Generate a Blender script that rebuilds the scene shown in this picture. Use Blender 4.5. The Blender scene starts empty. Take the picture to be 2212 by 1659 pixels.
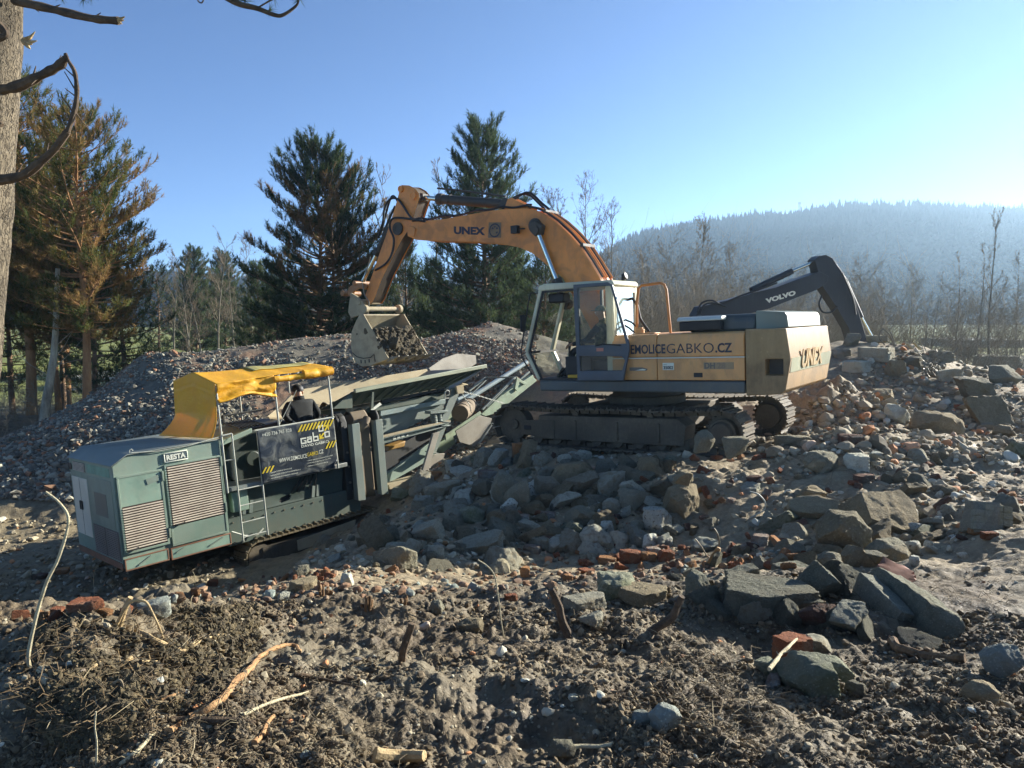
import bpy, math, random
import numpy as np
from mathutils import Matrix, Vector
rng = np.random.default_rng(7); random.seed(7)
PI = math.pi
SC = bpy.context.scene
COL = SC.collection
# ------------------------------------------------------------------ picture <-> place
F, CX, CY = 1662., 1106., 829.5
PITCH = math.radians(5.1)
CAM = np.array([0., 0., 4.0])
CP, SP = math.cos(PITCH), math.sin(PITCH)
EXQ = (2.6718, 14.9494, 1.5727, 2.544, -0.0436, -0.0035)
CRQ = (-6.0793, 11.7552, 0.0175, 0.805, 0.0463, -0.0584)
def rot(yaw, pitch, roll):
    cz, sz = math.cos(yaw), math.sin(yaw); cy, sy = math.cos(pitch), math.sin(pitch); cx, sx = math.cos(roll), math.sin(roll)
    return (np.array([[cz, -sz, 0], [sz, cz, 0], [0, 0, 1]]) @ np.array([[cy, 0, -sy], [0, 1, 0], [sy, 0, cy]])
            @ np.array([[1, 0, 0], [0, cx, -sx], [0, sx, cx]]))
def ray(px, py):
    a, c = (px - CX) / F, -(py - CY) / F
    d = np.array([a, CP + SP * c, -SP + CP * c])
    return d
def at(px, py, D):
    d = ray(px, py)
    return CAM + d * (D / d[1])
def unp(px, py, q, axis, val):
    M = rot(*q[3:6]); T = np.array(q[:3])
    d = M.T @ ray(px, py); o = M.T @ (CAM - T)
    return o + d * ((val - o[axis]) / d[axis])
def UE(px, py, y):
    p = unp(px, py, EXQ, 1, y); return (p[0], p[2])
def UC(px, py, y):
    p = unp(px, py, CRQ, 1, y); return (p[0], p[2])
def c2(x, y): return 718.9 + .35 * x, 359.5 + .35 * y
def c3(x, y): return 1023 + .375 * x, 553 + .375 * y
def c4(x, y): return (200 + .6329 * x) * .553, (1350 + .6329 * y) * .553
def c5(x, y): return (1200 + .4521 * x) * .553, (1350 + .4521 * y) * .553
def c7(x, y): return 829.5 + .35 * x, 940 + .35 * y
def c8(x, y): return 1437.8 + .35 * x, 940 + .35 * y
def c9(x, y): return 470 + .2 * x, 774 + .2 * y
def c10(x, y): return 829.5 + .1667 * x, 746.5 + .1667 * y
def cR(x, y): return 1659 + .25 * x, 663.6 + .25 * y
# ------------------------------------------------------------------ noise
def _h(ix, iy, iz, s):
    h = (ix.astype(np.uint32) * np.uint32(374761393) + iy.astype(np.uint32) * np.uint32(668265263)
         + iz.astype(np.uint32) * np.uint32(2246822519) + np.uint32((s * 3266489917) & 0xffffffff))
    h = (h ^ (h >> np.uint32(13))) * np.uint32(1274126177)
    h = h ^ (h >> np.uint32(16))
    return h.astype(np.float64) / 4294967295.0
def vnoise(P, seed=0):
    P = np.asarray(P, float); i = np.floor(P).astype(np.int64); f = P - i; f = f * f * (3 - 2 * f)
    x, y, z = i[:, 0], i[:, 1], i[:, 2]; out = 0
    for dx in (0, 1):
        wx = f[:, 0] if dx else 1 - f[:, 0]
        for dy in (0, 1):
            wy = f[:, 1] if dy else 1 - f[:, 1]
            for dz in (0, 1):
                wz = f[:, 2] if dz else 1 - f[:, 2]
                out = out + wx * wy * wz * _h(x + dx, y + dy, z + dz, seed)
    return out * 2 - 1
def fbm(P, octv=4, seed=0, gain=.5, lac=2.07):
    P = np.asarray(P, float); a, s = 1., 0.
    for k in range(octv):
        s = s + a * vnoise(P * lac ** k + 17.3 * k, seed + k); a *= gain
    return s
# ------------------------------------------------------------------ objects
def tag(o, label=None, cat=None, group=None, kind=None):
    if label: o['label'] = label
    if cat: o['category'] = cat
    if group: o['group'] = group
    if kind: o['kind'] = kind
    return o
def empty(name, loc=(0, 0, 0), M=None):
    o = bpy.data.objects.new(name, None); COL.objects.link(o)
    o.empty_display_size = .2
    if M is not None:
        o.matrix_world = M
    else:
        o.location = loc
    return o
def posed(name, q):
    M = Matrix(rot(*q[3:6]).tolist()).to_4x4(); M.translation = Vector(q[:3])
    return empty(name, M=M)
def link(name, me, mat, parent=None):
    o = bpy.data.objects.new(name, me); COL.objects.link(o)
    if mat is not None and not me.materials:
        for m in (mat if isinstance(mat, (list, tuple)) else [mat]): me.materials.append(m)
    if parent is not None: o.parent = parent
    return o
def big_mesh(name, V, Fc, smooth=False, attrs=None):
    """V (n,3); Fc (m,k) all faces with k corners"""
    V = np.asarray(V, np.float32); Fc = np.asarray(Fc, np.int32); k = Fc.shape[1]
    me = bpy.data.meshes.new(name)
    me.vertices.add(len(V)); me.vertices.foreach_set('co', V.ravel())
    me.loops.add(Fc.size); me.loops.foreach_set('vertex_index', Fc.ravel())
    me.polygons.add(len(Fc)); me.polygons.foreach_set('loop_start', np.arange(0, Fc.size, k, dtype=np.int32))
    if smooth: me.polygons.foreach_set('use_smooth', np.ones(len(Fc), bool))
    else: me.polygons.foreach_set('use_smooth', np.zeros(len(Fc), bool))
    for nm, (dom, arr) in (attrs or {}).items():
        a = me.attributes.new(nm, 'FLOAT', dom); a.data.foreach_set('value', np.asarray(arr, np.float32))
    me.update(calc_edges=True)
    return me
class MB:
    def __init__(s): s.v = []; s.f = []
    def add(s, V, Fs):
        n = len(s.v); s.v += [tuple(map(float, p)) for p in V]; s.f += [tuple(n + i for i in f) for f in Fs]; return s
    def box(s, x0, x1, y0, y1, z0, z1):
        V = [(x, y, z) for x in (x0, x1) for y in (y0, y1) for z in (z0, z1)]
        return s.add(V, [(0, 1, 3, 2), (4, 6, 7, 5), (0, 4, 5, 1), (2, 3, 7, 6), (0, 2, 6, 4), (1, 5, 7, 3)])
    def obox(s, c, ax, ay, az):
        """oriented box: centre and three half-axis vectors"""
        c, ax, ay, az = map(np.asarray, (c, ax, ay, az))
        V = [c + i * ax + j * ay + k * az for i in (-1, 1) for j in (-1, 1) for k in (-1, 1)]
        return s.add(V, [(0, 1, 3, 2), (4, 6, 7, 5), (0, 4, 5, 1), (2, 3, 7, 6), (0, 2, 6, 4), (1, 5, 7, 3)])
    def bar(s, a, b, w, h, up=(0, 0, 1)):
        a, b = np.asarray(a, float), np.asarray(b, float); d = b - a; L = np.linalg.norm(d); d = d / L
        u = np.asarray(up, float); r = np.cross(d, u); r = r / np.linalg.norm(r); u = np.cross(r, d)
        return s.obox((a + b) / 2, d * L / 2, r * w / 2, u * h / 2)
    def ext(s, A, B):
        """loft two matching rings, capped"""
        n = len(A)
        return s.add(list(A) + list(B), [tuple(range(n - 1, -1, -1)), tuple(range(n, 2 * n))] + [(i, (i + 1) % n, n + (i + 1) % n, n + i) for i in range(n)])
    def prism(s, poly, y0, y1):
        """outline in (x,z), pushed out along y"""
        return s.ext([(x, y0, z) for x, z in poly], [(x, y1, z) for x, z in poly])
    def prismz(s, poly, z0, z1): return s.ext([(x, y, z0) for x, y in poly], [(x, y, z1) for x, y in poly])
    def prismx(s, poly, x0, x1): return s.ext([(x0, y, z) for y, z in poly], [(x1, y, z) for y, z in poly])
    def tube(s, pts, r, n=8, cap=True):
        P = np.asarray(pts, float); m = len(P); R = np.full(m, r) if np.isscalar(r) else np.asarray(r, float)
        T = np.gradient(P, axis=0); T /= np.linalg.norm(T, axis=1)[:, None] + 1e-9
        u = np.cross(T[0], (0, 0, 1)); u = u if np.linalg.norm(u) > .1 else np.cross(T[0], (0, 1, 0)); u /= np.linalg.norm(u)
        V = []; a = np.arange(n) * 2 * PI / n
        for i in range(m):
            u = u - T[i] * (u @ T[i]); u /= np.linalg.norm(u) + 1e-9; w = np.cross(T[i], u)
            V += list(P[i] + R[i] * (np.cos(a)[:, None] * u + np.sin(a)[:, None] * w))
        Fs = [(i * n + j, i * n + (j + 1) % n, (i + 1) * n + (j + 1) % n, (i + 1) * n + j) for i in range(m - 1) for j in range(n)]
        if cap: Fs += [tuple(range(n - 1, -1, -1)), tuple((m - 1) * n + j for j in range(n))]
        return s.add(V, Fs)
    def cyl(s, a, b, r, n=20, r2=None):
        a, b = np.asarray(a, float), np.asarray(b, float); d = (b - a); d /= np.linalg.norm(d)
        u = np.cross(d, (0, 0, 1)); u = u if np.linalg.norm(u) > .1 else np.cross(d, (0, 1, 0)); u /= np.linalg.norm(u); w = np.cross(d, u)
        t = np.arange(n) * 2 * PI / n; c = np.cos(t)[:, None] * u + np.sin(t)[:, None] * w
        return s.ext(list(a + r * c), list(b + (r if r2 is None else r2) * c))
    def ring(s, a, b, r0, r1, n=28):
        a, b = np.asarray(a, float), np.asarray(b, float); d = (b - a); d /= np.linalg.norm(d)
        u = np.cross(d, (0, 0, 1)); u = u if np.linalg.norm(u) > .1 else np.cross(d, (0, 1, 0)); u /= np.linalg.norm(u); w = np.cross(d, u)
        t = np.arange(n) * 2 * PI / n; c = np.cos(t)[:, None] * u + np.sin(t)[:, None] * w
        V = list(a + r0 * c) + list(a + r1 * c) + list(b + r1 * c) + list(b + r0 * c)
        Fs = []
        for k in range(4):
            for j in range(n): Fs.append((k * n + j, k * n + (j + 1) % n, ((k + 1) % 4) * n + (j + 1) % n, ((k + 1) % 4) * n + j))
        return s.add(V, Fs)
    def obj(s, name, mat, parent=None, bevel=0., smooth=True, ang=40, label=None):
        me = bpy.data.meshes.new(name); me.from_pydata(s.v, [], s.f); me.update()
        import bmesh
        bm = bmesh.new(); bm.from_mesh(me); bmesh.ops.recalc_face_normals(bm, faces=bm.faces); bm.to_mesh(me); bm.free()
        if smooth:
            me.polygons.foreach_set('use_smooth', np.ones(len(me.polygons), bool)); me.set_sharp_from_angle(angle=math.radians(ang))
        o = link(name, me, mat, parent)
        if bevel:
            b = o.modifiers.new('Bevel', 'BEVEL'); b.width = bevel; b.segments = 2; b.limit_method = 'ANGLE'; b.angle_limit = math.radians(35)
        if label: o['label'] = label
        return o
def cut(o, mb):
    """carve the shape mb out of o for good"""
    me = bpy.data.meshes.new('cutter'); me.from_pydata(mb.v, [], mb.f)
    import bmesh
    bm = bmesh.new(); bm.from_mesh(me); bmesh.ops.recalc_face_normals(bm, faces=bm.faces); bm.to_mesh(me); bm.free()
    c = bpy.data.objects.new('cutter', me); COL.objects.link(c); c.parent = o.parent
    mods = [(m.width,) for m in o.modifiers if m.type == 'BEVEL']
    o.modifiers.clear()
    m = o.modifiers.new('Cut', 'BOOLEAN'); m.object = c; m.operation = 'DIFFERENCE'; m.solver = 'EXACT'
    dg = bpy.context.evaluated_depsgraph_get(); dg.update()
    new = bpy.data.meshes.new_from_object(o.evaluated_get(dg), depsgraph=dg)
    o.modifiers.clear(); old = o.data; o.data = new; new.name = old.name; bpy.data.meshes.remove(old)
    bpy.data.objects.remove(c); bpy.data.meshes.remove(me)
    for (w,) in mods:
        b = o.modifiers.new('Bevel', 'BEVEL'); b.width = w; b.segments = 2; b.limit_method = 'ANGLE'; b.angle_limit = math.radians(35)
    return o
def text_geo(s, extrude=.02, bold=0., shear=0.):
    cu = bpy.data.curves.new('t', 'FONT'); cu.body = s; cu.size = 1; cu.extrude = extrude; cu.offset = bold; cu.shear = shear; cu.resolution_u = 3
    o = bpy.data.objects.new('t', cu); COL.objects.link(o)
    dg = bpy.context.evaluated_depsgraph_get(); dg.update()
    me = bpy.data.meshes.new_from_object(o.evaluated_get(dg), depsgraph=dg)
    V = np.array([v.co[:] for v in me.vertices]); Fs = [tuple(p.vertices) for p in me.polygons]
    bpy.data.objects.remove(o); bpy.data.curves.remove(cu); bpy.data.meshes.remove(me)
    V[:, :2] -= V[:, :2].min(0); w, h = V[:, :2].max(0)
    V[:, 0] /= w; V[:, 1] /= h; V[:, 2] -= V[:, 2].min(); V[:, 2] /= max(V[:, 2].max(), 1e-6)
    return V, Fs
def letter(mb, s, o, u, v, n, bold=.0, shear=0.):
    """writing s on a surface: o corner, u/v the full width and height vectors, n the thickness vector"""
    V, Fs = text_geo(s, bold=bold, shear=shear)
    o, u, v, n = map(np.asarray, (o, u, v, n))
    return mb.add(o + V[:, :1] * u + V[:, 1:2] * v + V[:, 2:3] * n, Fs)
# ------------------------------------------------------------------ materials
def lin(c): return (min(c[0] * 1.12, .86), min(c[1] * 1.13, .86), min(c[2] * .92, .8), 1.)   # warms and lifts every material colour, offsetting blue, dark shade
def newmat(name):
    m = bpy.data.materials.new(name); m.use_nodes = True; nt = m.node_tree
    return m, nt, nt.nodes['Principled BSDF']
def N(nt, t, **k):
    n = nt.nodes.new(t)
    for a, b in k.items():
        if a == 'ins':
            for i, v in b.items(): n.inputs[i].default_value = v
        else: setattr(n, a, b)
    return n
def ramp(nt, fac, stops):
    r = N(nt, 'ShaderNodeValToRGB'); e = r.color_ramp.elements
    e[0].position, e[0].color = stops[0][0], lin(stops[0][1]); e[1].position, e[1].color = stops[-1][0], lin(stops[-1][1])
    for p, c in stops[1:-1]:
        x = e.new(p); x.color = lin(c)
    nt.links.new(fac, r.inputs[0]); return r.outputs[0]
def noise(nt, scale, detail=4, rough=.6, coord=None, vec=None, dist=0.):
    n = N(nt, 'ShaderNodeTexNoise'); n.inputs['Scale'].default_value = scale; n.inputs['Detail'].default_value = detail
    n.inputs['Roughness'].default_value = rough; n.inputs['Distortion'].default_value = dist
    if vec is None:
        tc = nt.nodes.get('TC') or N(nt, 'ShaderNodeTexCoord', name='TC'); vec = tc.outputs[coord or 'Object']
    nt.links.new(vec, n.inputs['Vector']); return n.outputs[0]
def mixc(nt, fac, a, b):
    m = N(nt, 'ShaderNodeMix', data_type='RGBA')
    for s, x in ((0, fac), (6, a), (7, b)):
        if hasattr(x, 'links'): nt.links.new(x, m.inputs[s])
        else: m.inputs[s].default_value = x if s == 0 else lin(x)
    return m.outputs[2]
def math2(nt, op, a, b=0.):
    m = N(nt, 'ShaderNodeMath', operation=op)
    for s, x in ((0, a), (1, b)):
        if hasattr(x, 'links'): nt.links.new(x, m.inputs[s])
        else: m.inputs[s].default_value = x
    return m.outputs[0]
def bump(nt, b, h, strength=.5, dist=.02):
    n = N(nt, 'ShaderNodeBump'); n.inputs['Strength'].default_value = strength; n.inputs['Distance'].default_value = dist
    nt.links.new(h, n.inputs['Height']); nt.links.new(n.outputs[0], b.inputs['Normal'])
def attr(nt, name): return N(nt, 'ShaderNodeAttribute', attribute_name=name).outputs['Fac']
MATS = {}
def paint(name, col, dirt=(.16, .12, .085), amt=.5, scale=2.2, rough=.5, metal=0., chips=None, bmp=.15, streak=False):
    """painted or bare metal carrying dust, streaks and chips of its own"""
    if name in MATS: return MATS[name]
    m, nt, b = newmat(name)
    n1 = noise(nt, scale, 6, .7); n2 = noise(nt, scale * 6, 5, .65); n3 = noise(nt, scale * .5, 3, .5)
    if streak:
        tc = nt.nodes['TC']; mp = N(nt, 'ShaderNodeMapping'); mp.inputs['Scale'].default_value = (3., 3., .45)
        nt.links.new(tc.outputs['Object'], mp.inputs[0]); n1 = noise(nt, scale * 1.6, 6, .7, vec=mp.outputs[0])
    lo = .62 - .34 * amt
    f = ramp(nt, n1, [(lo, (0, 0, 0)), (lo + .25, (1, 1, 1))])
    f2 = ramp(nt, n2, [(.4, (.35, .35, .35)), (.66, (1, 1, 1))])
    c = mixc(nt, math2(nt, 'MULTIPLY', math2(nt, 'MULTIPLY', f, f2), min(1., .35 + amt * .6)), col, dirt)
    c = mixc(nt, math2(nt, 'MULTIPLY', ramp(nt, n3, [(.42, (0, 0, 0)), (.62, (1, 1, 1))]), .75), c, tuple(x * .66 for x in col)) if amt < .9 else c
    tcs = nt.nodes['TC']; mps = N(nt, 'ShaderNodeMapping'); mps.inputs['Scale'].default_value = (5., 5., .5); nt.links.new(tcs.outputs['Object'], mps.inputs[0])
    sk_ = ramp(nt, noise(nt, scale * 1.5, 4, .6, vec=mps.outputs[0]), [(.55, (0, 0, 0)), (.75, (1, 1, 1))]); c = mixc(nt, math2(nt, 'MULTIPLY', sk_, .2 + .45 * amt), c, tuple(.55 * x + .25 * y for x, y in zip(dirt, col)))
    if chips:
        f3 = ramp(nt, noise(nt, scale * 9, 3, .5), [(.66, (0, 0, 0)), (.7, (1, 1, 1))])
        f4 = ramp(nt, noise(nt, scale * 1.3, 3, .5, dist=.6), [(.5, (0, 0, 0)), (.62, (1, 1, 1))])
        c = mixc(nt, math2(nt, 'MULTIPLY', math2(nt, 'MAXIMUM', math2(nt, 'MULTIPLY', f3, f4), math2(nt, 'MULTIPLY', f4, .35)), .8), c, chips)
    nt.links.new(c, b.inputs['Base Color']); b.inputs['Metallic'].default_value = metal
    nt.links.new(math2(nt, 'ADD', math2(nt, 'MULTIPLY', n1, .35), rough - .15), b.inputs['Roughness'])
    bump(nt, b, n2, bmp, .01)
    MATS[name] = m; return m
def plain(name, col, rough=.6, metal=0.):
    if name in MATS: return MATS[name]
    m, nt, b = newmat(name)
    n = noise(nt, 9, 4, .6); c = mixc(nt, math2(nt, 'MULTIPLY', n, .6), col, tuple(x * .7 for x in col))
    nt.links.new(c, b.inputs['Base Color']); b.inputs['Roughness'].default_value = rough; b.inputs['Metallic'].default_value = metal
    MATS[name] = m; return m
def stone(name, c0, c1, c2_=None, scale=6., bmp=.6, spots=None):
    if name in MATS: return MATS[name]
    m, nt, b = newmat(name)
    n1 = noise(nt, scale, 7, .7); n2 = noise(nt, scale * 7, 5, .7)
    c = ramp(nt, n1, [(.32, c0), (.68, c1)])
    if c2_: c = mixc(nt, ramp(nt, noise(nt, scale * .6, 4, .6), [(.48, (0, 0, 0)), (.66, (1, 1, 1))]), c, c2_)
    c = mixc(nt, math2(nt, 'MULTIPLY', ramp(nt, n2, [(.35, (0, 0, 0)), (.7, (1, 1, 1))]), .5), c, tuple(x * .45 for x in c0))
    vg = N(nt, 'ShaderNodeTexVoronoi'); vg.inputs['Scale'].default_value = scale * 9; nt.links.new(nt.nodes['TC'].outputs['Object'], vg.inputs['Vector']); c = mixc(nt, math2(nt, 'MULTIPLY', ramp(nt, vg.outputs['Distance'], [(.12, (1, 1, 1)), (.3, (0, 0, 0))]), .35), c, tuple(min(1, x * 1.7) for x in c1))
    if spots: c = mixc(nt, ramp(nt, noise(nt, scale * 5, 3, .5), [(.58, (0, 0, 0)), (.64, (1, 1, 1))]), c, spots)
    oi = N(nt, 'ShaderNodeObjectInfo'); hv = N(nt, 'ShaderNodeHueSaturation')
    nt.links.new(math2(nt, 'ADD', math2(nt, 'MULTIPLY', oi.outputs['Random'], .5), .75), hv.inputs['Value']); nt.links.new(c, hv.inputs['Color'])
    nt.links.new(hv.outputs[0], b.inputs['Base Color']); b.inputs['Roughness'].default_value = .92; b.inputs['Specular IOR Level'].default_value = .25
    n5 = noise(nt, scale * 2.6, 8, .75); bump(nt, b, math2(nt, 'ADD', math2(nt, 'ADD', n1, n5), math2(nt, 'MULTIPLY', n2, .7)), min(1., bmp * 1.5), .05)
    MATS[name] = m; return m
def glassy(name, tint=(.75, .85, .85), alpha=.3, dust=(.45, .45, .4), gloss=1.):
    m, nt, b = newmat(name); nt.nodes.remove(b); out = nt.nodes['Material Output']
    tr = N(nt, 'ShaderNodeBsdfTransparent'); tr.inputs[0].default_value = lin(tint)
    gl = N(nt, 'ShaderNodeBsdfGlossy'); gl.inputs['Roughness'].default_value = .06; gl.inputs[0].default_value = (.9, .9, .9, 1)
    df = N(nt, 'ShaderNodeBsdfDiffuse'); df.inputs[0].default_value = lin(dust)
    fr = N(nt, 'ShaderNodeFresnel'); fr.inputs[0].default_value = 1.5
    a = N(nt, 'ShaderNodeMixShader'); nt.links.new(math2(nt, 'MULTIPLY', fr.outputs[0], gloss), a.inputs[0]); nt.links.new(tr.outputs[0], a.inputs[1]); nt.links.new(gl.outputs[0], a.inputs[2])
    c = N(nt, 'ShaderNodeMixShader'); nt.links.new(math2(nt, 'MULTIPLY', ramp(nt, noise(nt, 3, 6, .7), [(.3, (.2, .2, .2)), (.75, (1, 1, 1))]), alpha), c.inputs[0])
    nt.links.new(a.outputs[0], c.inputs[1]); nt.links.new(df.outputs[0], c.inputs[2]); nt.links.new(c.outputs[0], out.inputs[0])
    MATS[name] = m; return m
# ------------------------------------------------------------------ the lie of the land
ctrl = []
def cp(px, py, D): ctrl.append(at(px, py, D))
def ce(px, D, z): ctrl.append(np.array([(px - CX) / F * D, D, z]))
for t in [(-200,1659,2.6),(0,1659,2.6),(300,1659,2.6),(700,1659,2.65),(1106,1659,2.7),(1600,1659,2.7),(2212,1659,2.6),(2450,1659,2.6),
          (-200,1500,3.35),(0,1500,3.35),(400,1500,3.3),(800,1500,3.4),(1200,1500,3.45),(1700,1500,3.45),(2212,1480,3.4),(2450,1480,3.4),
          (0,1400,4.0),(300,1380,4.1),(700,1400,4.2),(1200,1400,4.2),(1700,1400,4.2),(2200,1380,4.1),(2450,1370,4.1),
          (-200,1330,4.8),(0,1325,4.9),(250,1312,5.1),(500,1290,5.3),(750,1272,5.6),(1000,1272,5.8),(1250,1258,6.2),(1500,1255,6.3),(1750,1240,6.2),(1950,1235,5.9),(2212,1180,6.2),(2450,1150,6.3),
          (700,1190,11.5),(760,1235,8.6),(900,1195,9.5),(640,1215,10.5),(850,1095,14.5),(1000,1100,12.),(950,1030,14.),(1050,975,14.6),(1150,1100,11.3),(1150,1000,13.3),
          (1300,990,12.9),(1300,1100,11.),(1250,1200,9.6),(1500,990,12.),(1500,1100,10.3),(1500,1195,9.),
          (1650,985,11.8),(1800,1000,11.3),(2000,985,11.5),(2212,985,11.5),(2400,985,11.5),(1700,1100,9.7),(1700,1180,8.5),
          (1900,1100,9.5),(2050,1170,8.2),(2050,1080,9.3),(2212,1080,9.2),(2212,1150,7.6),(2400,1080,9.2),
          (1800,940,13.5),(2000,940,14.),(2212,950,14.),(1900,900,16.),(1900,865,17.5),(1900,815,19.),(1900,757,20.5),(2050,785,20.5),(2100,815,20.),(2212,805,20.),(2000,755,21.),(1820,735,22.),(2400,800,20.),
          (1060,697,26.),(1140,716,25.),(980,716,25.5),(900,735,25.),(1080,865,20.),(1000,835,21.),
          (310,766,23.),(450,757,23.5),(550,743,24.),(650,730,25.),(760,724,26.),(850,737,26.),(200,853,22.),(100,913,20.5),(0,962,19.5),(-150,1010,19.),
          (300,850,20.5),(150,950,18.5),(100,1020,17.5),(420,900,19.),(800,800,22.),(500,805,21.8),
          (60,900,30.),(150,880,38.),(200,850,60.),(420,735,150.),(900,722,150.),(2130,765,60.),(2130,722,200.),(1500,730,110.),(1500,760,50.),(2000,765,45.)]: cp(*t)
for t in [(-200,7,1.2),(100,7,1.25),(100,9,.1),(400,7,1.35),(400,9,.1),(620,7.2,1.45),(620,9,.5),(850,7.3,1.3),(1050,7.6,1.25),(1250,7.7,1.3),(1500,7.4,1.45),(1750,7.2,1.55),(2000,7.,1.6),(2250,6.9,1.65),
          (-200,10.5,-.4),(50,10.5,-.4),(300,10.5,-.42),(560,11,-.3),(50,13.5,-.4),(300,13.5,-.42),(500,13.5,-.45),(50,16,-.35),(300,17,-.2),(620,14,-.35),(650,17,-.2),(850,17.5,.0),(-200,15,-.4),
          (1800,26,1.),(1950,26,1.),(2100,26,1.),(2300,26,1.),(310,28,0),(550,30,.2),(800,31,.3),(1060,32,.5),(100,26,-.5),(-150,24,-.5),
          (1300,30,.6),(1500,30,.8),(1106,300,0),(0,300,-2),(2212,300,0),(1106,700,0),(-900,60,-1),(3000,60,1),(-900,20,0),(3200,20,1.6),(1106,1.2,2.4),(-1500,4,2.3),(4000,4,2.3),(1106,-4,2.5),(-400,400,0),(2600,400,0)]: ce(*t)
for t in [(2.67,14.95,1.5),(3.7,12.8,1.62),(0.1,14.9,1.42),(5.5,15.5,1.72),(1.5,17.5,1.42),(4.6,13.8,1.68),(-1.4,20,.7),(-2.5,17.5,.2),(-3.5,16.5,-.15),(-4.4,14.2,-.42),(-7,14.,-.42),(-30,1,2.),(30,1,2.),(0,-8,2.4)]: ctrl.append(np.array(t, float))
ctrl = np.array(ctrl)
def _rbf(a, b): return np.sqrt(((a[:, None, :] - b[None]) ** 2).sum(-1) + .04)
_w = (lambda A, z: np.linalg.solve(A, z))(_rbf(ctrl[:, :2], ctrl[:, :2]) + np.eye(len(ctrl)) * .02, ctrl[:, 2] - 1.)
def base_h(X, Y):
    P = np.stack([X, Y], -1).reshape(-1, 2); out = np.empty(len(P))
    for i in range(0, len(P), 60000): out[i:i + 60000] = _rbf(P[i:i + 60000], ctrl[:, :2]) @ _w + 1.
    return out.reshape(np.shape(X))
def heapness(X, Y):
    """1 on the two gravel heaps behind the crusher"""
    u = X / np.maximum(Y, 1) * F + CX
    a = np.clip((Y - 17.2 - np.clip((u - 300) / 300, 0, 1) * 1.5) / 1.5, 0, 1) * np.clip((28.5 - Y) / 3, 0, 1)
    return a * np.clip((1330 - u) / 100, 0, 1)
th_in = np.radians(np.linspace(-39, 39, 760)); th = np.concatenate([np.radians(np.linspace(-120, -39.6, 60)), th_in, np.radians(np.linspace(39.6, 120, 60))])
rr = np.concatenate([np.geomspace(.5, 1.7, 30)[:-1], np.geomspace(1.7, 28, 720)[:-1], np.geomspace(28, 900, 90)])
TH, RR = np.meshgrid(th, rr)
GX, GY = np.sin(TH) * RR, np.cos(TH) * RR
GZ = base_h(GX, GY)
_P = np.stack([GX.ravel(), GY.ravel(), np.zeros(GX.size)], -1)
_near = np.clip((30 - RR) / 14, 0, 1).ravel(); _fg = np.clip((7.5 - RR) / 2, 0, 1).ravel()
_n = .10 * fbm(_P * .55, 3, 1) * (.45 + .55 * _near) + .045 * fbm(_P * 2.1, 4, 5) * _near
_r = fbm(_P * 3.2, 3, 31)
_rt = 1 - .65 * np.clip(((TH.ravel() * 1662 * 1.0 + 1106) - 1800) / 150, 0, 1) * np.clip((RR.ravel() - 4.0) / .6, 0, 1)
_n += _fg * _rt * (.06 * np.abs(fbm(_P * 2.6, 4, 11)) + .03 * np.abs(fbm(_P * 9, 3, 21, .6)) + .012 * np.maximum(vnoise(_P * 31, 77), 0) + .006 * vnoise(_P * 70, 78))
_n += (1 - _fg) * _near * (.03 * fbm(_P * 6, 3, 41) + .012 * vnoise(_P * 17, 42))
GZ = GZ + _n.reshape(GZ.shape)
def bumpup(px, py, rad, h, asp=1.):
    """a low heap of soil at a spot of the ground"""
    global GZ
    p = ground(px, py); d2 = ((GX - p[0]) / asp) ** 2 + (GY - p[1]) ** 2
    GZ = GZ + h * np.exp(-d2 / rad ** 2) * (1 + .35 * fbm(np.stack([GX.ravel() * 5, GY.ravel() * 5, 0 * GX.ravel()], -1), 3, 91).reshape(GX.shape))
_lr = np.log(rr)
def height(X, Y):
    X, Y = np.asarray(X, float), np.asarray(Y, float)
    t = np.clip(np.arctan2(X, Y), th[0], th[-1]); r = np.clip(np.hypot(X, Y), rr[0], rr[-1])
    i = np.clip(np.searchsorted(rr, r) - 1, 0, len(rr) - 2); j = np.clip(np.searchsorted(th, t) - 1, 0, len(th) - 2)
    a = (r - rr[i]) / (rr[i + 1] - rr[i]); b = (t - th[j]) / (th[j + 1] - th[j])
    return (GZ[i, j] * (1 - a) * (1 - b) + GZ[i + 1, j] * a * (1 - b) + GZ[i, j + 1] * (1 - a) * b + GZ[i + 1, j + 1] * a * b)
_ts = np.concatenate([np.geomspace(1.8, 40, 900), np.geomspace(40, 600, 100)[1:]])
def ground_many(px, py):
    """where the sight lines through these picture points meet the ground"""
    px, py = np.asarray(px, float), np.asarray(py, float)
    a, c = (px - CX) / F, -(py - CY) / F
    d = np.stack([a, CP + SP * c, -SP + CP * c], -1); d /= d[:, 1:2]
    out = np.full((len(px), 3), np.nan)
    for s in range(0, len(px), 4000):
        D = d[s:s + 4000]; P = CAM + D[:, None, :] * _ts[None, :, None]
        below = P[..., 2] < height(P[..., 0], P[..., 1])
        k = below.argmax(1); ok = below.any(1) & (k > 0)
        lo = _ts[np.maximum(k - 1, 0)]; hi = _ts[k]
        for _ in range(8):
            mid = (lo + hi) / 2; Q = CAM + D * mid[:, None]; b = Q[:, 2] < height(Q[:, 0], Q[:, 1])
            hi = np.where(b, mid, hi); lo = np.where(b, lo, mid)
        Q = CAM + D * hi[:, None]; Q[~ok] = np.nan; out[s:s + 4000] = Q
    return out
def ground(px, py): return ground_many([px], [py])[0]
def gz(x, y): return float(height(np.array([x]), np.array([y]))[0])
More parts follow.
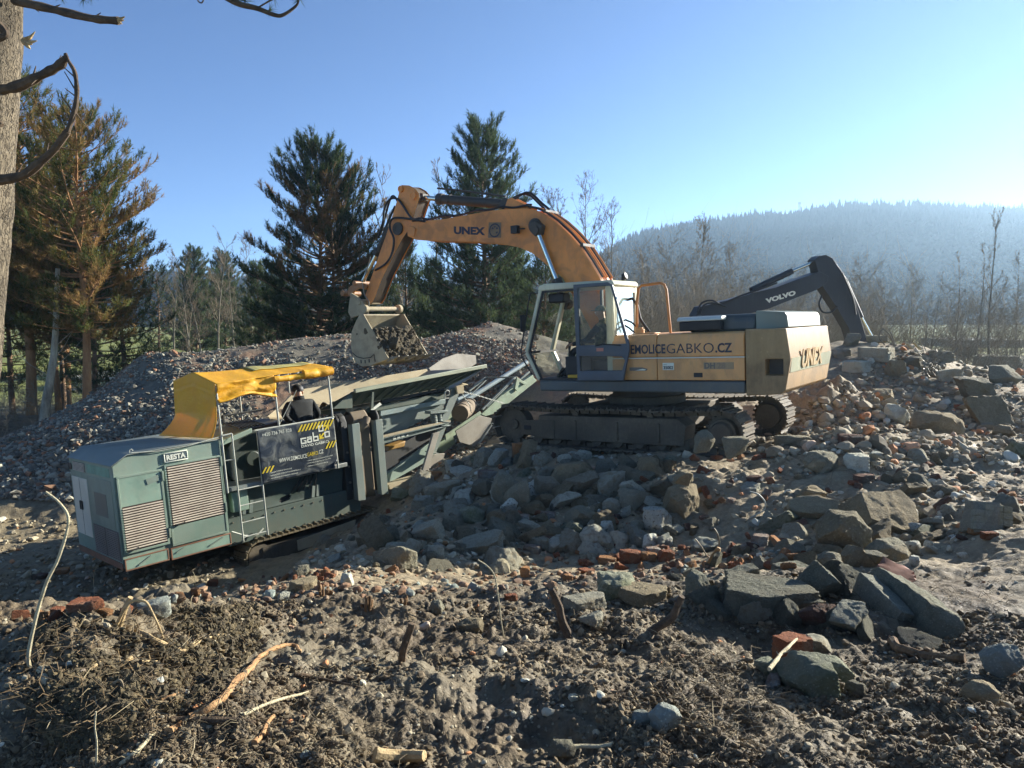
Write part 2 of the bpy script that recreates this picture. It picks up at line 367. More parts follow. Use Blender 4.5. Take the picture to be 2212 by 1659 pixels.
# small local forms
bumpup(230, 1420, .45, .16, 1.3); bumpup(330, 1500, .4, .10, 1.2); bumpup(450, 1330, .35, .10, 1.6); bumpup(1000, 1620, .35, -.12, 1.5); bumpup(1150, 1560, .5, .06, 1.6)
bumpup(1190, 1015, .5, .16); bumpup(1590, 985, .55, .18, 1.4); bumpup(1500, 1040, .5, .14, 1.5); bumpup(1850, 955, .8, .15, 1.5); bumpup(1760, 890, .9, .3, 1.3); bumpup(1810, 860, .9, .3)
nr, nc = GX.shape
_i = np.arange(nr - 1)[:, None] * nc + np.arange(nc - 1)[None]
_q = np.stack([_i, _i + 1, _i + nc + 1, _i + nc], -1).reshape(-1, 4)
HP = heapness(GX, GY)
me = big_mesh('ground', np.stack([GX.ravel(), GY.ravel(), GZ.ravel()], -1), _q, True, {'heap': ('POINT', HP.ravel()), 'dusty': ('POINT', (np.clip((RR - 6.2) / 1.2, 0, 1) * np.clip((34 - RR) / 6, 0, 1)).ravel()), 'pit': ('POINT', (np.clip((.55 - GZ) / .5, 0, 1) * np.clip((GY - 8) / 2, 0, 1) * np.clip((22 - GY) / 3, 0, 1)).ravel())})
def ground_mat():
    m, nt, b = newmat('soil'); geo = N(nt, 'ShaderNodeNewGeometry'); pos = geo.outputs['Position']
    n1 = noise(nt, .9, 6, .65, vec=pos); n2 = noise(nt, 7, 6, .7, vec=pos); n3 = noise(nt, 40, 4, .7, vec=pos)
    c = ramp(nt, n2, [(.3, (.042, .029, .018)), (.5, (.10, .071, .045)), (.72, (.205, .153, .102))])
    c = mixc(nt, ramp(nt, n1, [(.42, (0, 0, 0)), (.62, (1, 1, 1))]), c, mixc(nt, n2, (.105, .086, .064), (.2, .168, .128)))
    vo = N(nt, 'ShaderNodeTexVoronoi'); vo.inputs['Scale'].default_value = 34; nt.links.new(pos, vo.inputs['Vector'])
    peb = ramp(nt, vo.outputs['Distance'], [(.16, (1, 1, 1)), (.3, (0, 0, 0))])
    sel = ramp(nt, N(nt, 'ShaderNodeSeparateColor').outputs[0], [(.62, (0, 0, 0)), (.68, (1, 1, 1))])
    nt.links.new(vo.outputs['Color'], sel.node.inputs[0].links[0].from_node.inputs[0])
    pf = math2(nt, 'MULTIPLY', peb, sel); c = mixc(nt, math2(nt, 'MULTIPLY', pf, .8), c, (.38, .33, .26))
    hc = ramp(nt, n3, [(.3, (.085, .073, .06)), (.7, (.2, .175, .148))])
    hc = mixc(nt, ramp(nt, noise(nt, .45, 4, .6, vec=pos), [(.5, (0, 0, 0)), (.64, (1, 1, 1))]), hc, (.27, .15, .095))
    c = mixc(nt, attr(nt, 'dusty'), c, mixc(nt, pf, ramp(nt, n2, [(.3, (.15, .112, .076)), (.5, (.24, .185, .13)), (.72, (.34, .275, .2))]), (.42, .38, .32)))  # dry dusty soil, also painted lighter to lift the slope's shade
    c = mixc(nt, attr(nt, 'pit'), c, ramp(nt, n2, [(.3, (.12, .092, .063)), (.7, (.26, .21, .15))]))
    c = mixc(nt, attr(nt, 'heap'), c, hc)
    sp = N(nt, 'ShaderNodeSeparateXYZ'); nt.links.new(pos, sp.inputs[0])
    gr = N(nt, 'ShaderNodeMapRange'); gr.inputs[1].default_value = 36; gr.inputs[2].default_value = 60
    nt.links.new(math2(nt, 'ADD', sp.outputs[1], math2(nt, 'MULTIPLY', n1, 10)), gr.inputs[0])
    gcol = ramp(nt, noise(nt, .08, 5, .6, vec=pos), [(.3, (.10, .115, .02)), (.7, (.22, .23, .04))])
    c = mixc(nt, gr.outputs[0], c, gcol)
    nt.links.new(c, b.inputs['Base Color']); nt.links.new(ramp(nt, noise(nt, 1.7, 4, .6, vec=pos), [(.34, (.62, .62, .62)), (.5, (.95, .95, .95))]), b.inputs['Roughness'])
    h = math2(nt, 'ADD', math2(nt, 'ADD', n2, math2(nt, 'MULTIPLY', n3, .5)), math2(nt, 'MULTIPLY', pf, .5))
    bump(nt, b, h, .7, .035)
    return m
g = link('ground', me, ground_mat()); g['kind'] = 'structure'
# ------------------------------------------------------------------ tracked excavator
M_OR = paint('orange_paint', (.66, .24, .055), (.28, .16, .085), .42, 2.4, .5, chips=(.06, .04, .03))
M_OR2 = paint('faded_orange_paint', (.66, .34, .14), (.42, .31, .2), .42, 2., .5, chips=(.07, .05, .04), streak=True)
M_CW = paint('dusty_counterweight_paint', (.38, .235, .12), (.26, .17, .10), .65, 2.2, .55, chips=(.05, .045, .04), streak=True)
M_DECK = paint('dark_blue_grey_paint', (.085, .10, .115), (.2, .165, .125), .7, 2., .6)
M_HOOD = paint('charcoal_hood_paint', (.055, .065, .075), (.16, .15, .13), .4, 2., .5)
M_CREAM = paint('cream_paint', (.60, .57, .47), (.34, .28, .2), .45, 2.5, .5, streak=True)
M_DOOR = paint('slate_blue_paint', (.07, .085, .12), (.2, .17, .14), .5, 3., .5)
M_BLK = plain('black_rubber', (.018, .018, .02), .6)
M_STEEL = paint('worn_steel', (.20, .18, .16), (.19, .14, .10), .6, 5., .5, .4)
M_BUCK = paint('dry_mud_steel', (.36, .30, .22), (.25, .19, .14), .6, 4., .75, chips=(.12, .09, .07))
M_DARKST = paint('greasy_steel', (.045, .04, .037), (.15, .11, .08), .6, 4., .6)
M_TRK = paint('muddy_track_steel', (.075, .062, .05), (.25, .19, .135), .85, 4., .8)
M_CHR = plain('chrome_rod', (.75, .76, .78), .18, 1.)
M_LET = plain('dark_blue_letters', (.03, .035, .06), .6)
M_WHT = plain('white_sticker', (.72, .72, .7), .6)
M_GLASS = glassy('dusty_glass', (.82, .86, .88), dust=(.4, .42, .45), alpha=.24, gloss=.5)
M_CLEAR = glassy('clear_glass', (.82, .86, .88), dust=(.4, .42, .45), alpha=.09, gloss=.12)
ex = posed('tracked_excavator', EXQ)
tag(ex, 'large orange tracked excavator with cream cab tipping rubble from its raised bucket', 'excavator')
YN = 1.45
# --- running gear
def crawler(y0, y1):
    zc, R_, xf, xr = .40, .36, 2.18, -2.0
    path = []; n = 200
    for t in np.linspace(0, 1, 80): path.append((xr + (xf - xr) * t, zc - R_))
    for a in np.linspace(-90, 90, 26)[1:]: path.append((xf + R_ * math.cos(math.radians(a)), zc + R_ * math.sin(math.radians(a))))
    for t in np.linspace(0, 1, 80)[1:]: path.append((xf + (xr - xf) * t, zc + R_ - .05 * math.sin(PI * t) * (1 + .4 * math.sin(3 * PI * t))))
    for a in np.linspace(90, 270, 26)[1:-1]: path.append((xr + R_ * math.cos(math.radians(a)), zc + R_ * math.sin(math.radians(a))))
    P = np.array(path + path[:1]); d = np.r_[0, np.cumsum(np.linalg.norm(np.diff(P, axis=0), axis=1))]
    k = 51; tt = np.arange(k) * d[-1] / k
    mb = MB(); out = np.array([.0, 0, 1])
    for t in tt:
        x, z = np.interp(t, d, P[:, 0]), np.interp(t, d, P[:, 1]); x2, z2 = np.interp((t + .02) % d[-1], d, P[:, 0]), np.interp((t + .02) % d[-1], d, P[:, 1])
        T = np.array([x2 - x, 0, z2 - z]); T /= np.linalg.norm(T); Nn = np.array([T[2], 0, -T[0]]); yv = np.array([0, 1., 0]); c = np.array([x, (y0 + y1) / 2, z])
        mb.obox(c + Nn * .02, T * .092, yv * (y1 - y0) / 2, Nn * .014)
        mb.obox(c + Nn * .05 - T * .06, T * .012, yv * (y1 - y0) / 2, Nn * .02)
        mb.obox(c + Nn * .043 + T * .02, T * .01, yv * (y1 - y0) / 2, Nn * .012)
        for s in (-.09, .09): mb.obox(c - Nn * .035 + yv * s, T * .085, yv * .022, Nn * .04)
    tr = mb.obj('track', M_TRK, ex)
    ym = (y0 + y1) / 2; sgn = 1 if ym > 0 else -1; yo = ym + sgn * .23; yi = ym - sgn * .23
    f = MB().prism([(-1.35, .15), (1.5, .15), (1.6, .3), (1.55, .60), (-1.25, .62), (-1.4, .5)], min(yo, yi), max(yo, yi))
    for x in (-.9, -.1, .75): f.box(x - .025, x + .025, yo - .01 if sgn > 0 else yo - .03, yo + .03 if sgn > 0 else yo + .01, .19, .53)
    f.prism([(1.2, .16), (1.95, .22), (1.98, .5), (1.2, .52)], yo - .05, yo + .02)
    f.obj('track_frame', M_TRK, tr, .015)
    MB().box(1.72, 1.88, yo + (.0 if sgn > 0 else -.035), yo + (.035 if sgn > 0 else .0), .32, .40).obj('grease_port', M_BLK, tr, .01)
    w = MB(); w.ring((xf, ym - .12, zc), (xf, ym + .12, zc), .07, .30); w.cyl((xf, ym - .16, zc), (xf, ym + .16, zc), .10); w.obj('idler_wheel', M_TRK, tr, .01)
    w = MB(); w.cyl((xr, ym - .05, zc), (xr, ym + .05, zc), .29, 36)
    for a in range(21):
        a = a * 2 * PI / 21; u = np.array([math.cos(a), 0, math.sin(a)]); v = np.array([-math.sin(a), 0, math.cos(a)])
        w.obox(np.array([xr, ym, zc]) + u * .30, u * .035, np.array([0, .05, 0]), v * .025)
    w.cyl((xr, ym - .2, zc), (xr, ym + .2, zc), .235, 32); w.cyl((xr, ym + sgn * .2, zc), (xr, ym + sgn * .29, zc), .2, 32, .17)
    w.obj('drive_sprocket', M_TRK, tr, .008)
    for x in np.linspace(-1.35, 1.6, 8):
        MB().cyl((x, ym - .2, .155), (x, ym + .2, .155), .095, 18).obj('track_roller', M_TRK, tr, .01)
    for x in (-.7, .8): MB().cyl((x, ym - .14, .63), (x, ym + .14, .63), .06, 14).obj('carrier_roller', M_TRK, tr)
    return tr
crawler(1.0, 1.6); crawler(-1.6, -1.0)
u = MB().prismz([(-1.1, -1.0), (-1.1, 1.0), (-.5, .75), (.5, .75), (1.1, 1.0), (1.1, -1.0), (.5, -.75), (-.5, -.75)], .36, .74); u.cyl((0, 0, .74), (0, 0, .9), .74, 32)
u.obj('undercarriage', M_TRK, ex, .02)
MB().cyl((0, 0, .9), (0, 0, 1.06), .66, 40).obj('slew_ring', M_DARKST, ex)
# --- house
d = MB().prismz([(1.55, -1.42), (1.55, 1.46), (-2.39, 1.46), (-2.39, -1.42)], 1.06, 1.262)
d.obj('deck_frame', M_DECK, ex, .03)
def side_door(x0, x1, nm):
    m = MB().box(x0, x1, 1.30, YN, 1.276, 1.648); m.obj(nm, M_OR2, ex, .012)
    m = MB().prismx([(1.30, 1.672), (YN, 1.672), (YN, 1.95), (1.41, 2.06), (1.30, 2.085)], x0, x1); m.obj(nm, M_OR2, ex, .02)
side_door(-.86, .0, 'side_panel'); side_door(-2.385, -.868, 'side_panel')
MB().box(-2.385, 0, 1.29, YN + .004, 1.650, 1.668).obj('trim_strip', M_WHT, ex)
MB().prismx([(-1.44, 1.27), (1.29, 1.27), (1.29, 2.078), (-1.38, 2.078), (-1.44, 2.0)], -2.385, 0.).obj('engine_cover', M_OR2, ex, .02)
MB().prismz([(.0, -1.44), (1.35, -1.44), (1.35, -.45), (.0, -.45)], 1.27, 1.95).obj('fuel_tank', M_OR2, ex, .03)
# counterweight with its recess
cwm = MB().prism([(-2.41, 1.03), (-2.95, 1.06), (-3.03, 1.12), (-3.115, 1.6), (-3.05, 2.10), (-2.41, 2.11)], -1.42, 1.47)
cw = cwm.obj('counterweight', M_CW, ex, .035)
cw.data.materials.append(paint('grimy_counterweight_side', (.30, .20, .11), (.12, .085, .055), .9, 1.5, .7, chips=(.5, .36, .2), streak=True))
for p_ in cw.data.polygons: p_.material_index = 1 if p_.normal.y > .7 else 0
cut(cw, MB().box(-3.0, -2.72, 1.25, 1.6, 1.36, 1.62))
MB().box(-2.99, -2.73, 1.24, 1.262, 1.37, 1.61).obj('recess_plate', M_DARKST, cw)
lt = MB()
_nrm = np.array([-.99, 0, -.13])
letter(lt, 'UNEX', (-3.1, .80, 1.44), (0, -1.45, 0), (-.037, 0, .31), _nrm * .016, bold=.03)
lt.obj('raised_lettering', paint('pale_raised_letters', (.50, .34, .19), (.45, .33, .22), .4, 4.), cw)  # letters painted paler, standing in for their shadow contrast
MB().ext([(-3.0855, 1.40, 1.40), (-3.0855, -1.35, 1.40), (-3.1165, -1.35, 1.63), (-3.1165, 1.40, 1.63)], [(-3.0895, 1.40, 1.40), (-3.0895, -1.35, 1.40), (-3.1205, -1.35, 1.63), (-3.1205, 1.40, 1.63)]).obj('rubbed_band', paint('rubbed_grey_green', (.33, .33, .25), (.5, .37, .2), .5, 3.), cw)
sm = MB(); sm.prismx([(.0, 0), (0, 0), (0, 0)], 0, 0) if 0 else None
MB().box(-2.35, -1.9, -1.2, 1.1, 2.08, 2.10).obj('top_plate', M_OR2, ex)
# dark engine hood in two humps
h1 = MB().prismx([(-1.0, 2.08), (1.2, 2.08), (1.2, 2.27), (1.12, 2.36), (-.95, 2.37), (-1.0, 2.3)], -2.50, -1.36); h1.obj('engine_hood', M_HOOD, ex, .05)
M_HOODLIT = paint('sunlit_hood_paint', (.19, .215, .2), (.26, .22, .175), .45, 2., .5)  # rear hump painted paler for the sun falling on it
h2 = MB().prism([(-2.505, 2.08), (-2.505, 2.385), (-2.52, 2.40), (-2.96, 2.36), (-3.0, 2.30), (-3.02, 2.112)], -1.0, 1.2); h2.obj('rear_hood', M_HOODLIT, ex, .04)
# lettering of the side
t = MB(); letter(t, 'EMOLICE', (-.375, YN + .001, 1.735), (-.65, 0, 0), (0, 0, .165), (0, .004, 0), bold=.02)
t.obj('web_address_bold', M_LET, ex); t = MB(); letter(t, '.CZ', (-1.905, YN + .001, 1.735), (-.28, 0, 0), (0, 0, .16), (0, .004, 0), bold=.03)
t.obj('web_address_ending', M_LET, ex)
t = MB(); letter(t, 'GABKO', (-1.05, YN + .001, 1.735), (-.83, 0, 0), (0, 0, .165), (0, .004, 0), bold=-.008); t.obj('web_address_light', M_LET, ex)
M_FADE = plain('faded_decal', (.36, .26, .17), .7); M_DEC = plain('grey_decal', (.16, .14, .13), .6)
t = MB().box(-2.21, -1.70, YN + .001, YN + .004, 1.462, 1.575); t.obj('model_decal', M_FADE, ex)
t = MB(); letter(t, 'DH', (-1.715, YN + .0045, 1.472), (-.18, 0, 0), (0, 0, .10), (0, .003, 0), bold=.03); t.obj('model_letters', M_DEC, ex)
t = MB(); letter(t, '28', (-1.93, YN + .0045, 1.472), (-.14, 0, 0), (0, 0, .10), (0, .003, 0), bold=.03); t.obj('model_digits', plain('worn_digits', (.27, .2, .15)), ex)
pl = MB().box(-1.175, -.97, YN + .001, YN + .006, 1.452, 1.575).obj('number_plate', M_WHT, ex)
t = MB(); letter(t, '35002', (-.985, YN + .0065, 1.463), (-.175, 0, 0), (0, 0, .06), (0, .002, 0), bold=.03); letter(t, 'inv.č.', (-.99, YN + .0065, 1.54), (-.06, 0, 0), (0, 0, .02), (0, .002, 0)); t.obj('plate_digits', M_BLK, pl)
MB().box(-1.68, -1.52, YN - .02, YN + .004, 1.325, 1.405).obj('latch_recess', M_BLK, ex, .01)
MB().prismz([(0, 0), (0, 0), (0, 0)], 0, 0) if 0 else None
st = MB().prism([(-.34, 1.44), (-.66, 1.44), (-.69, 1.47), (-.58, 1.50), (-.34, 1.50)], YN + .001, YN + .004).obj('maker_strip', M_DEC, ex)
st = MB().prism([(-.45, 1.447), (-.64, 1.447), (-.655, 1.462), (-.6, 1.475)], YN + .0045, YN + .006).obj('maker_strip_flash', M_WHT, ex)
# handrail, filler, cab hoses
r = MB(); r.tube([(-.27, .95, 2.08), (-.28, .95, 2.65), (-.32, .95, 2.9), (-.38, .95, 2.955), (-.75, .95, 2.975), (-.82, .95, 2.94), (-.86, .95, 2.85), (-.92, .95, 2.08)], .024, 10)
r.obj('handrail', M_OR, ex)
f = MB().cyl((-.42, 1.15, 2.08), (-.42, 1.15, 2.17), .085, 20); f.cyl((-.42, 1.15, 2.17), (-.42, 1.15, 2.2), .06, 16); f.box(-.75, -.3, 1.0, 1.28, 2.08, 2.10); f.obj('filler_cap', M_OR2, ex, .008)
for k, pts in enumerate([[(.0, .75, 2.72), (-.12, .78, 2.74), (-.22, .8, 2.6), (-.28, .82, 2.35), (-.46, .85, 2.12)], [(-.02, .9, 2.35), (-.15, .92, 2.3), (-.3, .95, 2.18), (-.5, 1.0, 2.09)], [(-.02, .95, 2.25), (-.12, .97, 2.2), (-.25, 1., 2.1), (-.4, 1.02, 2.05)]]):
    P = np.array(pts); ts = np.linspace(0, 1, len(P)); q = np.linspace(0, 1, 16)
    MB().tube(np.stack([np.interp(q, ts, P[:, i]) for i in range(3)], 1), .026 if k == 0 else .018, 8).obj('hose', M_BLK, ex)
# --- cab
YR = .42
front = [(1.57, 1.27), (1.84, 1.80), (1.47, 3.0)]
cb = MB()
for y in (YN - .06, YR + .05):
    for a, b in zip(front[:-1], front[1:]): cb.bar((a[0], y, a[1]), (b[0], y, b[1]), .11, .075, (1, 0, .2))
    cb.bar((.03, y, 1.27), (.03, y, 2.98), .11, .15, (1, 0, 0))
cb.prism([(-.06, 2.955), (-.08, 3.0), (-.03, 3.065), (1.38, 3.085), (1.50, 3.05), (1.53, 2.985), (1.50, 2.955)], YR - .01, YN)
cb.box(-.03, .05, YR, YN - .001, 1.27, 2.02)
cb.box(.05, 1.5, YR, YR + .05, 1.27, 1.75)
cb.box(-.04, .05, YR + .02, YN - .02, 2.86, 2.96)
cab = cb.obj('cab', M_CREAM, ex, .025)
MB().box(.05, 1.56, YR + .05, YN - .01, 1.265, 1.30).obj('cab_floor', M_BLK, cab)
rb = MB()
for y in (YN - .005,):
    for a, b in zip([(1.50, 1.29), (1.755, 1.81), (1.41, 2.93)][:-1], [(1.50, 1.29), (1.755, 1.81), (1.41, 2.93)][1:]): rb.bar((a[0], y, a[1]), (b[0], y, b[1]), .03, .035, (1, 0, .2))
    rb.bar((1.42, y, 2.935), (.6, y, 2.94), .03, .035, (0, 0, 1)); rb.bar((.67, y, 1.29), (.67, y, 2.95), .05, .07, (1, 0, 0)); rb.bar((1.75, YN - .01, 1.80), (1.75, YR + .05, 1.80), .04, .04)
rb.obj('door_seal', M_BLK, cab)
MB().bar((.69, YR + .03, 1.7), (.69, YR + .03, 2.97), .06, .05, (1, 0, 0)).obj('side_post', M_BLK, cab)
def pane(nm, V, mat):
    MB().add(V, [tuple(range(len(V)))]).obj(nm, mat, cab, smooth=False)
pane('windshield', [(1.80, YN - .1, 1.84), (1.80, YR + .09, 1.84), (1.47, YR + .09, 2.95), (1.47, YN - .1, 2.95)], M_CLEAR)
pane('lower_windshield', [(1.585, YN - .1, 1.31), (1.585, YR + .09, 1.31), (1.80, YR + .09, 1.78), (1.80, YN - .1, 1.78)], glassy('matt_glass', alpha=.12, gloss=0.))
pane('side_window', [(.06, YR + .02, 1.76), (1.7, YR + .02, 1.76), (1.45, YR + .02, 2.95), (.06, YR + .02, 2.95)], M_CLEAR)
M_REAR = glassy('painted_sky_glass', (.6, .7, .75), .8, (.42, .5, .52))  # pale blue film paints in the sky's reflection
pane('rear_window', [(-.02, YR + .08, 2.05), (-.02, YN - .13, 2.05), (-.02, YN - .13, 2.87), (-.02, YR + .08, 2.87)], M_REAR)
seal = MB()
for a, b in [((-.035, YR + .08, 2.05), (-.035, YN - .13, 2.05)), ((-.035, YR + .08, 2.87), (-.035, YN - .13, 2.87))]: seal.bar(a, b, .02, .03)
for y in (YR + .08, YN - .13): seal.bar((-.035, y, 2.05), (-.035, y, 2.87), .03, .02, (1, 0, 0))
seal.obj('rear_window_seal', M_CREAM, cab)
# door folded back along the side
dy0, dy1 = 1.53, 1.575
dr = MB().prism([(.68, 3.02), (-.02, 3.02), (-.11, 2.97), (-.40, 1.93), (-.40, 1.8), (-.27, 1.27), (.655, 1.27)], dy0, dy1).obj('cab_door', M_DOOR, ex, .018)
cut(dr, MB().prism([(.595, 2.955), (-.045, 2.955), (-.075, 2.94), (-.345, 1.925), (.585, 1.91)], 1.4, 1.7))
cut(dr, MB().prism([(.60, 1.72), (-.26, 1.70), (-.315, 1.63), (-.255, 1.455), (.59, 1.45)], 1.4, 1.7))
MB().add([(.595, 1.55, 2.955), (-.06, 1.55, 2.955), (-.345, 1.55, 1.925), (.585, 1.55, 1.91)], [(0, 1, 2, 3)]).obj('door_window', M_GLASS, dr, smooth=False)
MB().add([(.60, 1.55, 1.72), (-.26, 1.55, 1.70), (-.315, 1.55, 1.63), (-.255, 1.55, 1.455), (.59, 1.55, 1.45)], [(0, 1, 2, 3, 4)]).obj('door_lower_window', M_GLASS, dr, smooth=False)
MB().box(.1, .24, dy1 + .001, dy1 + .004, 1.80, 1.86).obj('warning_sticker', plain('red_white_sticker', (.5, .2, .16)), dr)
MB().tube([(.25, dy1 + .02, 1.90), (.1, dy1 + .03, 1.93), (-.25, dy1 + .02, 1.90)], .012, 6).obj('door_handle', M_BLK, dr)
# seat, levers, visor box, mirror, lamp
se = MB().box(.15, .72, .66, 1.20, 1.62, 1.76); se.prism([(.12, 1.74), (.28, 1.74), (.2, 2.4), (.06, 2.4)], .68, 1.18); se.box(.25, .6, .75, 1.1, 1.3, 1.62); se.obj('operator_seat', M_BLK, cab, .04)
lv = MB(); lv.tube([(1.0, 1.15, 1.3), (1.05, 1.15, 1.75), (1.03, 1.15, 1.98)], [.02, .018, .03], 8); lv.box(.55, 1.1, 1.1, 1.22, 1.3, 1.7); lv.box(.55, 1.1, .52, .66, 1.3, 1.72); lv.tube([(1.0, .6, 1.7), (1.05, .6, 1.98)], [.018, .03], 8); lv.obj('control_console', M_BLK, cab, .02)
pd = MB()
for y in (.85, .98, 1.1): pd.bar((1.35, y, 1.31), (1.22, y, 1.48), .07, .03)
pd.obj('travel_pedals', M_DARKST, cab)
MB().box(1.02, 1.36, YN - .35, YN - .1, 2.72, 2.9).obj('visor_box', M_BLK, cab, .03)
mi = MB().tube([(1.52, YN, 2.92), (1.64, YN + .06, 2.93), (1.69, YN + .08, 2.75), (1.90, YN + .08, 1.82), (1.88, YN + .08, 1.7), (1.70, YN + .02, 1.38)], .014, 8); mi.obj('grab_rail', M_BLK, cab)
MB().box(1.76, 1.80, YN + .08, YN + .24, 2.2, 2.52).obj('side_mirror', M_BLK, cab, .02)
MB().cyl((.0, .9, 3.07), (.0, .9, 3.14), .035).cyl((.0, .9, 3.14), (-.06, .9, 3.16), .06).obj('rear_lamp', M_BLK, cab)
yb = MB().box(.7, 1.0, YN - .28, YN - .12, 1.30, 1.36); yb.obj('yellow_kit_box', plain('yellow_plastic', (.6, .36, .04)), cab, .01)
wv = MB().tube([(-.05, 1.2, 2.5), (-.055, 1.1, 2.2), (-.055, 1.0, 2.08)], .01, 5); wv.obj('wiper', M_BLK, cab)
# --- boom
def poly2(pts, y): return [UE(*c2(*p), y) for p in pts]
BT = [(480, 342), (560, 338), (700, 322), (850, 295), (980, 272), (1080, 262), (1200, 259), (1250, 268), (1300, 290), (1380, 345), (1460, 420), (1530, 500), (1590, 590), (1650, 690)]
BB = [(1420, 690), (1360, 640), (1300, 590), (1230, 535), (1150, 500), (1050, 480), (900, 468), (750, 463), (600, 460), (510, 452), (462, 430), (455, 380)]
W = .27
top = poly2(BT, W); bot = poly2(BB, W)
foot_t = [(.62, 2.75), (.42, 2.2), (.38, 1.75)]; foot_b = [(.62, 1.6), (.86, 1.8), (1.1, 2.3)]
outline = top + foot_t + foot_b + bot
def shrink(poly, d):
    P = np.array(poly); n = len(P); out = []
    ar = 0.5 * sum(P[i][0] * P[(i + 1) % n][1] - P[(i + 1) % n][0] * P[i][1] for i in range(n)); sg = 1 if ar > 0 else -1
    for i in range(n):
        a, b, c = P[i - 1], P[i], P[(i + 1) % n]; t1 = (b - a) / np.linalg.norm(b - a); t2 = (c - b) / np.linalg.norm(c - b)
        nn = np.array([-t1[1] - t2[1], t1[0] + t2[0]]); nn = nn / (np.linalg.norm(nn) + 1e-9) * sg; out.append(tuple(b + nn * d))
    return out
bm_ = MB().prism(outline, W - .03, W).prism(outline, -W, -W + .03).prism(shrink(outline, .03), -W + .031, W - .031)
boom = bm_.obj('boom', M_OR, ex, .006)
pt = MB(); pt.prism(poly2([(472, 372), (500, 372), (512, 385), (508, 425), (495, 435), (470, 432)], W), W + .001, W + .03); pt.obj('pin_cover', M_OR, boom, .008)
tx = MB(); o = UE(*c2(748, 418), W); e = UE(*c2(940, 425), W); tp = UE(*c2(748, 370), W)
M_LET2 = paint('worn_boom_letters', (.02, .025, .05), (.2, .1, .04), .35, 9., .6)
letter(tx, 'UNEX', (o[0], W + .001, o[1]), (e[0] - o[0], 0, e[1] - o[1]), (tp[0] - o[0], 0, tp[1] - o[1]), (0, .004, 0), bold=.05); tx.obj('boom_lettering', M_LET2, boom)
em = MB().prism(poly2([(963, 345), (1040, 345), (1040, 440), (958, 440)], W), W + .001, W + .003); em.obj('worn_emblem', paint('worn_emblem_paint', (.16, .11, .07), (.45, .2, .05), .55, 14., .6), boom)
c = UE(*c2(1000, 395), W); em = MB().ring((c[0], W + .0035, c[1]), (c[0], W + .006, c[1]), .12, .15, 24)
for a in (20, 75, 130, 200): em.prism([(c[0] + .1 * math.cos(math.radians(a)), c[1] + .1 * math.sin(math.radians(a))), (c[0] + .03 * math.cos(math.radians(a + 25)), c[1] + .05 * math.sin(math.radians(a + 25))), (c[0] + .09 * math.cos(math.radians(a + 40)), c[1] + .09 * math.sin(math.radians(a + 40)))], W + .0035, W + .006)
em.obj('emblem_ring', M_LET2, boom)
c = UE(*c2(1250, 365), W); b = MB().cyl((c[0], -W - .08, c[1]), (c[0], W + .1, c[1]), .1, 24); b.cyl((c[0], W, c[1]), (c[0], W + .04, c[1]), .15, 24); b.obj('boom_pin', M_DARKST, boom, .006)
c = UE(*c2(1160, 388), W); l_ = MB().box(c[0] - .02, c[0] + .14, W + .06, W + .18, c[1] - .09, c[1] + .07); l_.tube([(c[0], W + .1, c[1]), (c[0] - .12, W + .02, c[1])], .015, 6); l_.obj('work_lamp', M_BLK, boom, .01)
# lines along the top of the boom
crest = [top[i] for i in range(0, 14)]
def along(off, y, k0=0, k1=14):
    P = np.array(crest[k0:k1]); T = np.gradient(P, axis=0); T /= np.linalg.norm(T, axis=1)[:, None]; n = np.stack([-T[:, 1], T[:, 0]], 1); n = n * np.sign(n[:, 1:2] + 1e-6) if 0 else -np.stack([-T[:, 1], T[:, 0]], 1)
    Q = P + n * off; s_ = np.linspace(0, 1, len(Q)); q = np.linspace(0, 1, 40)
    return np.stack([np.interp(q, s_, Q[:, 0]), np.full(40, y), np.interp(q, s_, Q[:, 1])], 1)
for y, m_ in ((.23, M_BLK), (.13, M_OR), (.03, M_OR), (-.08, M_BLK), (-.18, M_OR)):
    MB().tube(along(.045, y, 6, 14), .024, 8).obj('hydraulic_pipe', m_, boom)
for y in (.20, .10): MB().tube(along(.05 + .03 * (y < .15), y, 0, 7) + np.stack([0 * np.arange(40), 0 * np.arange(40), .018 * np.sin(np.arange(40) * .7)], 1), .022, 8).obj('hydraulic_hose', M_BLK, boom)
for k in (8, 11): MB().bar((crest[k][0] - .02, .27, crest[k][1] + .05), (crest[k][0] - .02, -.25, crest[k][1] + .05), .07, .07).obj('pipe_clamp', M_DARKST, boom, .01)
lug = poly2([(1060, 262), (1078, 205), (1100, 193), (1125, 205), (1225, 250), (1210, 268)], .14)
MB().prism(lug, .10, .15).prism(lug, -.15, -.10).obj('cylinder_lug', M_OR, boom, .006)
# --- stick
AT = [(412, 130), (425, 115), (470, 117), (508, 138), (530, 165), (535, 195), (512, 265), (490, 335), (455, 410), (430, 445), (370, 560), (300, 700), (255, 820), (235, 848), (212, 838), (198, 800), (225, 720), (260, 620), (290, 530), (330, 420), (360, 330), (385, 250), (405, 175)]
A = poly2(AT, .2)
stick = MB().prism(A, .17, .20).prism(A, -.20, -.17).prism(shrink(A, .025), -.169, .169).obj('stick', M_OR, ex, .006)
stick.data.materials.append(paint('oily_mud', (.05, .036, .026), (.16, .10, .06), .6, 3., .75))
for p_ in stick.data.polygons: p_.material_index = 1 if p_.normal.x < -.3 else 0
MB().prism([(p[0] - .002, p[1]) for p in poly2([(476, 350), (492, 336), (440, 470), (330, 690), (262, 815), (240, 830), (330, 640), (400, 500)], -.0)], -.17, .17).obj('grimy_plate', M_DARKST, stick, .004)
